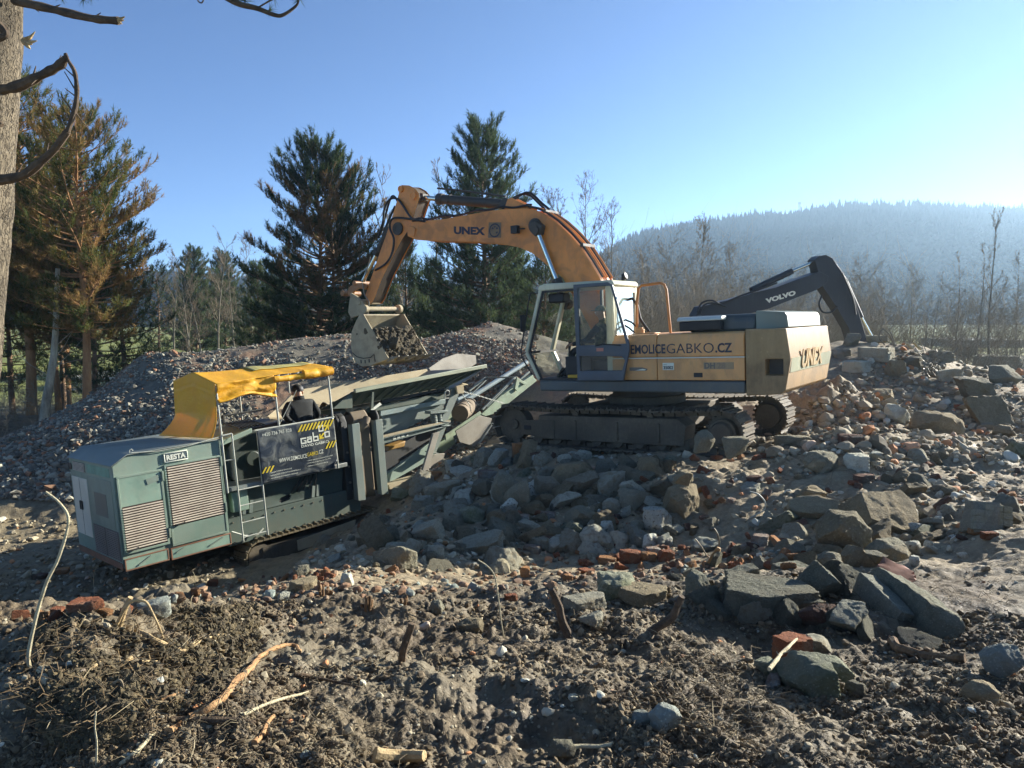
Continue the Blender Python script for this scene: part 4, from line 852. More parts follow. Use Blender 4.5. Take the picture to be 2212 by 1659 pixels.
MB().ext(A_, [(x + .02, y + .04, z) for x, y, z in A_]).obj('back_flap', M_LINER, hop, .006)
A_ = [(8.13, -.05, 2.42), (8.2, 2.1, 2.36), (7.3, 1.75, 1.9), (7.2, .3, 1.95)]
MB().ext(A_, [(x + .04, y, z) for x, y, z in A_]).obj('rear_wall', M_LINER, hop)
A_ = [(*UC(*c9(640, 545), 1.9), 1.9), (*UC(*c9(700, 640), 1.2), 1.2), (*UC(*c9(560, 640), 1.2), 1.2), (*UC(*c9(540, 625), 1.3), 1.3)]; A_ = [(a[0], a[2], a[1]) for a in A_]
MB().add(A_ + [(x, y, z - .03) for x, y, z in A_], [(0, 1, 2, 3), (4, 5, 6, 7), (0, 1, 5, 4), (1, 2, 6, 5), (2, 3, 7, 6), (3, 0, 4, 7)]).obj('chute_lip', M_DUST, hop)
MB().add([(4.5, .33, 1.96), (7.25, .33, 2.07), (8.0, 1.8, 1.95), (4.5, 1.8, 1.82)], [(0, 1, 2, 3)]).obj('feeder_deck', M_DUST, hop)
dm = sheet(lambda u, v: np.stack([4.6 + 3.3 * u, .35 + 1.4 * v, 1.9 + .12 * u + .12 * np.sin(PI * v) + .06 * fbm(np.stack([u * 14, v * 6, 0 * u], -1), 4, 8)], -1), 70, 30, 'rubble_feed', M_DUST, hop, .01)
wg = PC(c5, [(380, 400), (385, 540), (215, 545)], .05); MB().prism(wg, .02, .05).obj('wing_plate', M_HOPG, hop)
MB().prism(PC(c5, [(560, 400), (575, 400), (570, 545), (550, 545)], -.05), -.06, -.02).obj('prop', M_HOPG, hop)
# feeder trough under the hopper
tp_ = PC(c5, [(640, 560), (1190, 470), (1180, 545), (830, 735), (640, 765)], .42)
MB().prism([(t[0], t[1]) for t in tp_], .42, 1.7).obj('feeder_trough', M_CHAN, cr, .01)
MB().prism(PC(c5, [(630, 565), (1190, 460), (1190, 500), (630, 610)], .36), .34, .41).obj('trough_flange', paint('scuffed_blue_flange', (.22, .28, .31), (.42, .42, .4), .5, 5.), cr, .006)
MB().prism(PC(c5, [(380, 560), (1190, 400), (1190, 455), (630, 560), (380, 610)], .38), .36, 1.6).obj('hopper_base', M_HOPG, cr, .01)
MB().prism(PC(c5, [(640, 470), (1180, 370), (1180, 390), (640, 500)], .33), .32, .36).obj('skirt_lip', M_IRON, cr)
bm2 = PC(c5, [(635, 800), (1230, 655), (1230, 690), (640, 850)], .1)
def ibeam(pl, y0, y1, t_=.035):
    """pl: top-left, top-right, bottom-right, bottom-left of the side face"""
    P = np.array(pl); m = MB(); m.prism([tuple(p) for p in P], (y0 + y1) / 2 - .012, (y0 + y1) / 2 + .012)
    for a, b, s in ((P[0], P[1], 1), (P[3], P[2], -1)):
        n = P[3] - P[0]; n = n / np.linalg.norm(n) * t_ * s
        q = [tuple(a), tuple(b), tuple(b + n), tuple(a + n)]; m.prism(q, y0, (y0 + y1) / 2 - .0125); m.prism(q, (y0 + y1) / 2 + .0125, y1)
    return m
bmo = ibeam(bm2, .06, .22, .02).obj('long_beam', M_CHAN, cr, .004)
dk = MB().prism([(t[0], t[1] + .004) for t in PC(c5, [(635, 790), (1230, 645), (1230, 655), (635, 800)], .1)], .06, .22).obj('spilled_grit', M_DUST, bmo)
for cx_ in (760, 796, 832): c = UC(*c5(cx_, 793 - (cx_ - 796) * .2), .1); MB().cyl((c[0], .118, c[1]), (c[0], .122, c[1]), .042, 18).obj('white_disc_mark', M_WHT, bmo)
MB().prism(PC(c5, [(868, 762), (883, 787), (850, 793)], .12), .118, .122).obj('white_triangle_mark', M_WHT, bmo)
ibeam(PC(c5, [(1270, 365), (1330, 395), (1215, 665), (1160, 660)], .1), .05, .24, .02).obj('upper_leg', M_CHAN, cr, .004)
MB().prism(PC(c5, [(1262, 350), (1325, 340), (1330, 410), (1275, 418)], .1), .0, .05).obj('leg_head_plate', M_DUST, cr, .006)
ibeam(PC(c5, [(1150, 690), (1215, 690), (1120, 935), (1050, 920)], .1), .05, .24, .02).obj('lower_leg', M_CHAN, cr, .004)
MB().prism(PC(c5, [(1085, 760), (1140, 745), (1075, 960), (1040, 1105), (985, 1105)], .0), -.02, .04).obj('brace_plate', M_LINER, cr, .006)
MB().prism(PC(c5, [(1060, 940), (1185, 930), (1140, 1080), (1040, 1110)], .3), .28, .33).obj('foot_plate', M_LINER, cr, .006)
MB().prism(PC(c5, [(660, 1130), (1080, 820), (1100, 960), (680, 1200)], .3), .28, .36).obj('tail_beam', paint('pale_teal_beam', (.24, .31, .30), (.3, .29, .25), .5, 2.5), cr, .008)
MB().prism(PC(c5, [(650, 930), (1090, 690), (1100, 810), (660, 1080)], 1.0), .95, 1.1).obj('dark_trough', M_IRON, cr)
MB().prism(PC(c5, [(690, 1200), (1000, 1110), (990, 1135), (880, 1240), (700, 1240)], .1), .05, .3).obj('ground_skid', M_DUST, cr, .006)
MB().prism(PC(c5, [(700, 870), (840, 820), (830, 870), (760, 890), (690, 910)], .6), .55, .8).obj('yellow_motor_cover', paint('dirty_yellow', (.4, .22, .05), (.2, .14, .09), .6, 5.), cr, .02)
for x in (1088, 1132):
    a, b = UC(*c5(x, 575), .2), UC(*c5(x + 14, 680), .2); t_ = np.linspace(0, 1, 120)
    MB().tube(np.stack([a[0] + (b[0] - a[0]) * t_ + .062 * np.cos(t_ * 2 * PI * 8), .2 + .062 * np.sin(t_ * 2 * PI * 8), a[1] + (b[1] - a[1]) * t_], 1), .016, 6).obj('coil_spring', M_CHAN, cr)
MB().prism(PC(c5, [(1040, 565), (1190, 555), (1190, 575), (1040, 590)], .2), .1, .3).obj('spring_plate', M_CHAN, cr, .004)
lp = MB().tube([(UC(*c5(*p), .02)[0], .02, UC(*c5(*p), .02)[1]) for p in [(1185, 450), (1190, 400), (1210, 385), (1228, 395), (1228, 425), (1205, 430), (1185, 455), (1225, 455)]], .012, 6).obj('rope_loop', M_POLE, cr)
# discharge conveyor climbing away behind the excavator
Y1 = 1.0
def PX(pts, y=Y1): return PC(c10, pts, y)
dc = MB().prism(PX([(780, 1150), (1230, 850), (1250, 880), (1250, 960), (790, 1230)]), Y1 - .04, Y1).prism(PX([(780, 1150), (1230, 850), (1250, 880), (1250, 960), (790, 1230)]), Y1 + .9, Y1 + .94)
dcv = dc.obj('discharge_conveyor', M_LGRN, cr, .006)
MB().prism(PX([(1240, 890), (1510, 640), (1910, 395), (1965, 455), (1590, 755), (1400, 885), (1300, 915)]), Y1 - .05, Y1).obj('near_side_plate', M_LGRN, dcv, .006)
MB().prism(PX([(1560, 600), (1900, 380), (1910, 395), (1510, 640)]), Y1 - .08, Y1 + .05).obj('side_flange', M_LGRN, dcv, .004)
MB().prism(PX([(1660, 560), (1690, 410), (1815, 490), (1790, 510), (1720, 470), (1690, 590)]), Y1 - .1, Y1 - .055).obj('roller_bracket', M_LGRN, dcv, .006)
MB().prism(PX([(740, 1230), (930, 1180), (960, 1270), (770, 1420), (700, 1360)]), Y1 + .1, Y1 + .15).obj('tail_plate', M_LGRN, dcv, .006)
def bar10(a, b, w, y0, y1=None, nm='rail', m=M_CHAN, r=None):
    p, q = UC(*c10(*a), y0), UC(*c10(*b), y0 if y1 is None else y1)
    if r: return MB().tube([(p[0], y0, p[1]), (q[0], y0 if y1 is None else y1, q[1])], r, 12).obj(nm, m, dcv)
    return MB().bar((p[0], y0, p[1]), (q[0], y0 if y1 is None else y1, q[1]), w, w).obj(nm, m, dcv, .004)
bar10((980, 760), (1850, 215), 0, Y1 + .9, nm='support_tube', m=M_TUBE, r=.065); bar10((950, 700), (1300, 560), 0, Y1 + 1.0, nm='support_tube', m=M_TUBE, r=.05)
bar10((1100, 590), (1310, 415), .05, Y1 + .7); bar10((1120, 640), (1320, 450), .03, Y1 + .7); bar10((1310, 415), (1700, 410), .035, Y1 + .7, Y1); bar10((1270, 830), (1700, 410), .05, Y1, nm='upper_rail'); bar10((1340, 810), (1880, 340), .05, Y1 + .1, nm='upper_rail'); bar10((1330, 800), (1690, 430), .03, Y1 - .02)
dm_ = MB(); p, q = UC(*c10(930, 880), Y1 - .1), UC(*c10(1140, 800), Y1 + .1); dm_.cyl((p[0], Y1 - .25, p[1]), (q[0] + .25, Y1 + .45, q[1]), .2, 28); dm_.obj('drive_drum', M_BELT, dcv, .01)
for f_ in (.12, .5, .8):
    MB().ring((p[0] + (q[0] + .25 - p[0]) * f_, Y1 - .25 + .7 * f_, p[1] + (q[1] - p[1]) * f_), (p[0] + (q[0] + .25 - p[0]) * f_ + .03, Y1 - .25 + .7 * f_ + .06, p[1] + (q[1] - p[1]) * f_), .19, .225, 24).obj('drum_band', M_STEEL, dcv)
sl = [(p_[0], Y1 - .3 - .1 * k, p_[1]) for k, p_ in enumerate(PC(c10, [(1230, 905), (915, 1105)], Y1 - .3))]
ch_ = PC(c10, [(915, 1105), (1230, 905), (1390, 945), (1365, 1030), (1190, 1315), (970, 1250)], Y1 - .4)
MB().prism(ch_, Y1 - .43, Y1 - .4).obj('chute_plate', M_LINER, dcv, .006)
MB().prism(PC(c10, [(1395, 1000), (1405, 1010), (1200, 1325), (1190, 1310)], Y1 - .42), Y1 - .46, Y1 - .40).obj('chute_edge', M_POLE, dcv)
def chain(pts, y, nm):
    Q = np.array([UC(*c10(*p), y) for p in pts]); t0 = np.linspace(0, 1, len(Q)); m = MB(); n = 26
    for i in range(n):
        a = i / n; b = (i + 1.25) / n; A3 = np.array([np.interp(a, t0, Q[:, 0]), y, np.interp(a, t0, Q[:, 1])]); B3 = np.array([np.interp(b, t0, Q[:, 0]), y, np.interp(b, t0, Q[:, 1])])
        off = np.array([0, .014, 0]) if i % 2 else np.array([-.006, 0, .012]); m.tube([A3 - off, (A3 + B3) / 2 - off * 1.2, B3 - off], .005, 5); m.tube([A3 + off, (A3 + B3) / 2 + off * 1.2, B3 + off], .005, 5)
    return m.obj(nm, M_POLE, dcv)
chain([(1000, 585), (1120, 625), (1240, 655), (1400, 705), (1560, 750)], .3, 'chain'); chain([(1000, 600), (1050, 690), (1110, 770), (1130, 870)], .3, 'chain')
# bent sign on the conveyor cheek
MB().prism(PC(c5, [(545, 555), (625, 490), (642, 510), (575, 555)], .05), .04, .055).obj('bent_sign_plate', M_WHT, cr)
# ---- banner
def banner_mat():
    m, nt, b = newmat('banner_vinyl'); n1 = noise(nt, 3.2, 5, .6, dist=.8)
    c = mixc(nt, ramp(nt, n1, [(.48, (0, 0, 0)), (.68, (1, 1, 1))]), (.024, .03, .046), (.16, .165, .175)); nt.links.new(c, b.inputs['Base Color']); b.inputs['Roughness'].default_value = .28; bump(nt, b, n1, .5, .04); return m  # lighter blotches paint in fading and the shine on creases
ba = posed('advert_banner', CRQ); tag(ba, 'dark blue advertising banner with white lettering and yellow hazard stripes lashed to the crusher railing', 'banner')
BO, BU, BV = np.array([2.425, -.04, .88]), np.array([1.585, 0, .01]), np.array([-.01, 0, .955])
def bsurf(u, v): 
    d = .012 * np.sin(u * 9 + v * 2) * (1 - v) + .02 * fbm(np.stack([u * 3.5, v * 2.2, 0 * u], -1), 3, 3) * (1 - .7 * v)
    return d
def ban_fn(u, v):
    P = BO + u[:, None] * BU + v[:, None] * BV; P[:, 1] -= bsurf(u, v); cr_ = np.clip((u - .93) / .07, 0, 1) * np.clip((.14 - v) / .14, 0, 1); P[:, 0] -= cr_ * .12; P[:, 2] += cr_ * .1; P[:, 1] -= cr_ * .06
    P[:, 2] += .02 * np.sin(u * 6) * (1 - v) * .5 - .03 * (1 - v) * u * (1 - u); return P
bsh = sheet(ban_fn, 60, 40, 'vinyl_sheet', banner_mat(), ba, .004)
M_BW = plain('banner_white', (.62, .63, .63), .4); M_BY = plain('banner_yellow', (.62, .47, .03), .4)
def onban(mb, name, mat):
    V = np.array(mb.v); u, v = V[:, 0], V[:, 1]; P = BO + u[:, None] * BU + v[:, None] * BV; P[:, 1] -= bsurf(u, v) + .006 + V[:, 2] * .002
    P[:, 2] += .02 * np.sin(u * 6) * (1 - v) * .5 - .03 * (1 - v) * u * (1 - u); mb.v = [tuple(p) for p in P]; return mb.obj(name, mat, ba, smooth=False)
def stripes(u0, n, du, v0, v1, sl, wd):
    m = MB()
    for i in range(n): u = u0 + i * du; m.add([(u, v0, 0), (u + wd, v0, 0), (u + wd + sl, v1, 0), (u + sl, v1, 0)], [(0, 1, 2, 3)])
    return m
onban(stripes(.50, 10, .047, .845, .975, .055, .024), 'hazard_stripes', M_BY); onban(stripes(.845, 3, .045, .42, .545, .055, .022), 'hazard_stripes', M_BY); onban(stripes(.0, 3, .045, .195, .30, .05, .022), 'hazard_stripes', M_BY)
def btext(s, u0, u1, v0, v1, nm, mat, bold=.02): m = MB(); letter(m, s, (u0, v0, 0), (u1 - u0, 0, 0), (0, v1 - v0, 0), (0, 0, 1), bold=bold); return onban(m, nm, mat)
btext('+420 736 765 828', .055, .425, .875, .94, 'phone_number', M_BW, .0)
btext('WWW.DEMOLICE', .225, .585, .325, .405, 'web_address', M_BW, .01); btext('GABKO', .59, .735, .345, .42, 'web_address_yellow', M_BY, -.005); btext('.CZ', .74, .81, .35, .425, 'web_address_ending', M_BW, .0)
btext('DAVID GABKO', .525, .90, .535, .585, 'name_line', M_BW, .01)
# squared logo letters
lg = MB()
def lr(u0, v0, u1, v1): lg.add([(u0, v0, 0), (u1, v0, 0), (u1, v1, 0), (u0, v1, 0)], [(0, 1, 2, 3)])
t1 = .016; t2 = .027
def sq(u0, v0, w, h): lr(u0, v0, u0 + w, v0 + t2); lr(u0, v0 + h - t2, u0 + w, v0 + h); lr(u0, v0 + t2, u0 + t1, v0 + h - t2); lr(u0 + w - t1, v0 + t2, u0 + w, v0 + h - t2)
lr(.525, .60, .525 + t1, .72); lr(.541, .60, .60, .627); lr(.541, .693, .60, .72); lr(.585, .627, .60, .665); lr(.565, .65, .585, .665)
sq(.61, .605, .065, .085); lr(.61, .70, .66, .722); lr(.659, .69, .675, .722)
sq(.69, .61, .075, .10); lr(.69, .71, .706, .79)
sq(.85, .64, .075, .12); onban(lg, 'squared_logo', M_BW)
lg = MB(); sq(.775, .775, .07, .125); onban(lg, 'logo_square', M_BW)
ar = MB()
def arrow(u0, v0, u1, v1):
    a, b = np.array([u0, v0]), np.array([u1, v1]); d = (b - a) / np.linalg.norm(b - a); n = np.array([-d[1], d[0]]) * .012
    ar.add([(*(a - n), 0), (*(b - n), 0), (*(b + n), 0), (*(a + n), 0)], [(0, 1, 2, 3)])
    su, sv = np.sign(u1 - u0), np.sign(v1 - v0)
    ar.add([(u1, v1, 0), (u1 - su * .06, v1, 0), (u1 - su * .06, v1 - sv * .025, 0), (u1, v1 - sv * .025, 0)], [(0, 1, 2, 3)]); ar.add([(u1, v1 - sv * .025, 0), (u1, v1 - sv * .1, 0), (u1 - su * .016, v1 - sv * .1, 0), (u1 - su * .016, v1 - sv * .025, 0)], [(0, 1, 2, 3)])
arrow(.86, .78, .92, .885); arrow(.845, .74, .78, .635)
onban(ar, 'logo_arrows', M_BY)
for k, s in enumerate(('BOURACÍ PRÁCE DEMOLICE', 'DEMONTÁŽE OCELOVÝCH KONSTRUKCÍ', 'RECYKLACE STAVEBNÍCH ODPADŮ')): btext('• ' + s, .085, .085 + (.29, .40, .36)[k], .165 - k * .055, .192 - k * .055, 'service_line', M_BW, .0)
for k, s in enumerate(('VÝKUP ŽELEZA A BAREVNÝCH KOVŮ', 'VÝROBA A PRODEJ RECYKLÁTU', 'ZEMNÍ A VÝKOPOVÉ PRÁCE')): btext('• ' + s, .575, .575 + (.36, .33, .28)[k], .255 - k * .055, .282 - k * .055, 'service_line', M_BW, .0)
# hoses, bolts and small hardware that a worked machine carries
rh = np.random.default_rng(77)
for k in range(9):
    a = np.array([2.0 + .25 * k, .42, .42 + .1 * rh.random()]); b = a + np.array([.35 + .5 * rh.random(), .0, .35 + .25 * rh.random()])
    MB().tube([a, a + (0, -.05, .18), (a + b) / 2 + (0, -.06, -.05 * rh.random()), b], .018, 6).obj('hydraulic_hose', M_BLK, cr)
bt_ = MB()
for x in np.linspace(1.9, 4.3, 13): bt_.cyl((x, .145, .28), (x, .16, .28), .014, 8); bt_.cyl((x, .145, -.08), (x, .16, -.08), .014, 8)
for x in np.linspace(2.0, 4.1, 9): bt_.cyl((x, .205, .86), (x, .22, .86), .013, 8)
bt_.obj('bolt_heads', M_STEEL, chs)
MB().box(1.9, 2.2, .1, .3, .46, .82).obj('control_box', M_GRN2, cr, .01); MB().tube([(1.82, .08, .15), (2.05, .06, .02), (2.3, .08, -.02), (2.42, .1, .06)], .016, 6).obj('sagging_cable', M_POLE, cr)
MB().box(3.3, 3.75, .24, .5, 1.0, 1.5).obj('valve_block', M_IRON, cr, .02)
for k in range(5): MB().tube([(3.35 + .08 * k, .24, 1.05), (3.36 + .08 * k, .15, .9), (3.2 + .1 * k, .14, .7), (3.1 + .12 * k, .21, .55)], .014, 6).obj('hydraulic_hose', M_BLK, cr)
# ------------------------------------------------------------------ the two men
M_SKIN = plain('skin', (.42, .24, .17), .5); M_JACK = paint('black_jacket', (.008, .010, .011), (.035, .036, .034), .3, 8., .85); M_TROU = plain('dark_trousers', (.02, .022, .026), .8)
M_GLOV = plain('pale_glove', (.5, .42, .33), .8)
def camo():
    m, nt, b = newmat('camouflage_cloth'); n = noise(nt, 12, 3, .5); c = ramp(nt, n, [(.35, (.035, .045, .025)), (.47, (.09, .09, .05)), (.6, (.16, .14, .09))]); c.node.color_ramp.interpolation = 'CONSTANT'
    nt.links.new(c, b.inputs['Base Color']); b.inputs['Roughness'].default_value = .9; return m
M_CAMO = camo()
def hand(J, E_, side, wr, d, up, open_=.5):
    """five unequal fingers and a thumb grown from the wrist joint wr"""
    w = np.array(J[wr][0]); d = np.array(d, float); d /= np.linalg.norm(d); up = np.array(up, float); up -= d * (up @ d); up /= np.linalg.norm(up); lat = np.cross(d, up)
    J['palm' + side] = (w + d * .055, .027, 'hand'); E_.append((wr, 'palm' + side))
    for k, (o, ln) in enumerate(((-.03, .085), (-.01, .095), (.01, .09), (.03, .07))):
        a, b, c = 'f%d%sa' % (k, side), 'f%d%sb' % (k, side), 'f%d%sc' % (k, side)
        J[a] = (w + d * .10 + lat * o, .0105, 'hand'); J[b] = (w + d * (.10 + ln * .5) + lat * o * 1.05 - up * .02 * open_ * 2, .0095, 'hand'); J[c] = (w + d * (.10 + ln * .7) + lat * o * 1.05 - up * .055 * open_ * 2, .008, 'hand')
        E_ += [('palm' + side, a), (a, b), (b, c)]
    J['t' + side] = (w + d * .05 + lat * -.045 - up * .01, .012, 'hand'); J['tt' + side] = (w + d * .085 + lat * -.058 - up * .03, .0095, 'hand'); E_ += [('palm' + side, 't' + side), ('t' + side, 'tt' + side)]
def body(par, J, E_, mats):
    names = list(J); idx = {n: i for i, n in enumerate(names)}
    me = bpy.data.meshes.new('body'); me.from_pydata([tuple(J[n][0]) for n in names], [(idx[a], idx[b]) for a, b in E_], [])
    o = bpy.data.objects.new('body', me); COL.objects.link(o)
    sk = o.modifiers.new('Skin', 'SKIN'); sk.use_smooth_shade = True
    for i, n in enumerate(names):
        v = me.skin_vertices[0].data[i]; r = J[n][1]; v.radius = (r, r) if np.isscalar(r) else r; v.use_root = (n == 'pelvis')
    su = o.modifiers.new('Sub', 'SUBSURF'); su.levels = 2; su.render_levels = 2
    dg = bpy.context.evaluated_depsgraph_get(); dg.update(); new = bpy.data.meshes.new_from_object(o.evaluated_get(dg), depsgraph=dg)
    o.modifiers.clear(); o.data = new; bpy.data.meshes.remove(me); new.name = 'body'; new.materials.clear()
    keys = list(mats); [new.materials.append(mats[k]) for k in keys]
    seg = [(np.array(J[a][0]), np.array(J[b][0]), J[b][2], (J[a][1] if np.isscalar(J[a][1]) else max(J[a][1])), (J[b][1] if np.isscalar(J[b][1]) else max(J[b][1]))) for a, b in E_]
    C_ = np.array([p.center[:] for p in new.polygons]); best = np.full(len(C_), 9e9); mi = np.zeros(len(C_), int)
    for a, b, k, ra, rb in seg:
        ab = b - a; t = np.clip(((C_ - a) @ ab) / (ab @ ab), 0, 1); dist = np.linalg.norm(C_ - a - t[:, None] * ab, axis=1) / (ra + (rb - ra) * t); u = dist < best; best = np.where(u, dist, best); mi = np.where(u, keys.index(k), mi)
    new.polygons.foreach_set('material_index', mi.astype(np.int32)); new.polygons.foreach_set('use_smooth', np.ones(len(C_), bool))
    o.parent = par; return o
def blob(name, mat, par, c, rad, cutz=None, n=24, noise_=.0, fwd=None):
    V = []; Fs = []; m = 14
    for i in range(m + 1):
        a = PI * i / m
        for j in range(n): b = 2 * PI * j / n; V.append((math.sin(a) * math.cos(b), math.sin(a) * math.sin(b), max(math.cos(a), -1 if cutz is None else cutz)))
    for i in range(m):
        for j in range(n): Fs.append((i * n + j, i * n + (j + 1) % n, (i + 1) * n + (j + 1) % n, (i + 1) * n + j))
    V = np.array(V) * np.array(rad); V = V + (noise_ * fbm(V * 20, 2, 3))[:, None] * V / np.linalg.norm(V, axis=1)[:, None] if noise_ else V
    return MB().add(V + np.array(c), Fs).obj(name, mat, par)
# --- man at the crusher, seen from behind
p1 = posed('person', CRQ); tag(p1, 'person in a dark jacket and black knit cap standing behind the banner rail', 'person')
X0, Y0, ZP = 3.70, .62, .93

J = {'pelvis': ((X0, Y0, 1.70), (.17, .12), 'jack'), 'waist': ((X0, Y0, 1.86), (.185, .13), 'jack'), 'chest': ((X0 + .01, Y0 + .02, 2.03), (.20, .135), 'jack'), 'neckb': ((X0 + .01, Y0 + .03, 2.17), (.10, .09), 'jack'), 'neck': ((X0 + .005, Y0 + .045, 2.23), .062, 'skin'),
     'skull': ((X0 + .0, Y0 + .06, 2.31), (.085, .10), 'skin'), 'crown': ((X0 + .0, Y0 + .055, 2.40), (.078, .09), 'skin'), 'nose': ((X0 + .0, Y0 + .165, 2.30), .018, 'skin'),
     'shl': ((X0 - .21, Y0 + .02, 2.10), .082, 'jack'), 'ell': ((X0 - .345, Y0 - .05, 1.93), .064, 'jack'), 'wrl': ((X0 - .26, Y0 - .12, 1.80), .042, 'jack'),
     'shr': ((X0 + .23, Y0 + .02, 2.09), .082, 'jack'), 'elr': ((X0 + .36, Y0 + .03, 1.86), .064, 'jack'), 'wrr': ((X0 + .34, Y0 + .22, 1.78), .042, 'jack'),
     'hpl': ((X0 - .10, Y0, 1.58), .105, 'trou'), 'knl': ((X0 - .12, Y0 + .03, 1.27), .072, 'trou'), 'anl': ((X0 - .12, Y0 - .01, ZP + .08), .05, 'trou'), 'tol': ((X0 - .13, Y0 + .14, ZP + .045), .042, 'trou'),
     'hpr': ((X0 + .10, Y0, 1.58), .105, 'trou'), 'knr': ((X0 + .12, Y0 + .03, 1.27), .072, 'trou'), 'anr': ((X0 + .12, Y0 - .01, ZP + .08), .05, 'trou'), 'tor': ((X0 + .14, Y0 + .14, ZP + .045), .042, 'trou')}
E_ = [('pelvis', 'waist'), ('waist', 'chest'), ('chest', 'neckb'), ('neckb', 'neck'), ('neck', 'skull'), ('skull', 'crown'), ('skull', 'nose'), ('chest', 'shl'), ('shl', 'ell'), ('ell', 'wrl'), ('chest', 'shr'), ('shr', 'elr'), ('elr', 'wrr'),
      ('pelvis', 'hpl'), ('hpl', 'knl'), ('knl', 'anl'), ('anl', 'tol'), ('pelvis', 'hpr'), ('hpr', 'knr'), ('knr', 'anr'), ('anr', 'tor')]
for k_ in J: J[k_] = (np.array([X0 + (J[k_][0][0] - X0) * (1.14 if J[k_][2] != 'trou' else 1.), J[k_][0][1], ZP + (J[k_][0][2] - ZP) * 1.03]), (np.array(J[k_][1]) * 1.14).tolist() if not np.isscalar(J[k_][1]) else J[k_][1] * 1.12, J[k_][2])
hand(J, E_, 'l', 'wrl', (.7, .2, -.15), (0, -.2, 1), .8); hand(J, E_, 'r', 'wrr', (0, 1, -.1), (0, 0, 1), .6)
body(p1, J, E_, {'jack': M_JACK, 'skin': M_SKIN, 'trou': M_TROU, 'hand': M_GLOV})
blob('knit_cap', M_BLK, p1, (X0, Y0 + .05, 2.415), (.118, .13, .11), -.25)
for s in (-1, 1): blob('ear', M_SKIN, p1, (X0 + s * .106, Y0 + .06, 2.35), (.017, .033, .04))
MB().ring((X0 + .005, Y0 + .035, 2.22), (X0 + .005, Y0 + .045, 2.28), .083, .112, 18).obj('collar', M_JACK, p1)
# --- excavator driver
p2 = posed('person', EXQ); tag(p2, 'person in a camouflage jacket and cap sitting in the excavator cab with one arm forward', 'person')
x, y = .42, .93
J = {'pelvis': ((x + .05, y, 1.80), (.16, .13), 'trou'), 'waist': ((x + .02, y, 1.96), (.17, .12), 'camo'), 'chest': ((x, y, 2.18), (.185, .125), 'camo'), 'neckb': ((x + .01, y, 2.33), .085, 'camo'), 'neck': ((x + .03, y, 2.40), .06, 'skin'), 'skull': ((x + .06, y, 2.50), (.095, .085), 'skin'), 'crown': ((x + .05, y, 2.59), .08, 'skin'), 'nose': ((x + .17, y, 2.49), .018, 'skin'), 'chin': ((x + .12, y, 2.43), .04, 'skin'),
     'shl': ((x, y + .2, 2.25), .075, 'camo'), 'ell': ((x + .22, y + .3, 1.99), .056, 'dark'), 'wrl': ((x + .52, y + .22, 1.93), .04, 'dark'), 'shr': ((x, y - .2, 2.25), .075, 'camo'), 'elr': ((x + .22, y - .28, 1.99), .056, 'dark'), 'wrr': ((x + .5, y - .25, 1.96), .04, 'dark'),
     'hpl': ((x + .12, y + .1, 1.80), .10, 'trou'), 'knl': ((x + .58, y + .14, 1.82), .07, 'trou'), 'anl': ((x + .72, y + .14, 1.42), .048, 'trou'), 'tol': ((x + .86, y + .15, 1.35), .04, 'trou'), 'hpr': ((x + .12, y - .1, 1.80), .10, 'trou'), 'knr': ((x + .58, y - .14, 1.82), .07, 'trou'), 'anr': ((x + .72, y - .14, 1.42), .048, 'trou'), 'tor': ((x + .86, y - .15, 1.35), .04, 'trou')}
E_ = [(a, b) for a, b in E_[:7]] + [('skull', 'chin')] + [('chest', 'shl'), ('shl', 'ell'), ('ell', 'wrl'), ('chest', 'shr'), ('shr', 'elr'), ('elr', 'wrr'), ('pelvis', 'hpl'), ('hpl', 'knl'), ('knl', 'anl'), ('anl', 'tol'), ('pelvis', 'hpr'), ('hpr', 'knr'), ('knr', 'anr'), ('anr', 'tor')]
hand(J, E_, 'l', 'wrl', (1, 0, .05), (0, 0, 1), .9); hand(J, E_, 'r', 'wrr', (1, 0, .05), (0, 0, 1), .9)
body(p2, J, E_, {'camo': M_CAMO, 'skin': M_SKIN, 'trou': M_TROU, 'hand': M_SKIN, 'dark': M_JACK})
cp_ = blob('cap', M_CAMO, p2, (x + .05, y, 2.545), (.112, .10, .10), -.1)
MB().prismz([(x + .12, y - .08), (x + .24, y - .05), (x + .26, y), (x + .24, y + .05), (x + .12, y + .08)], 2.545, 2.557).obj('cap_peak', M_CAMO, p2)
for s in (-1, 1): blob('eye', plain('eye_white', (.7, .7, .68), .3), p2, (x + .145, y + s * .035, 2.51), (.012, .014, .01)); blob('ear', M_SKIN, p2, (x + .04, y + s * .092, 2.49), (.03, .014, .036))
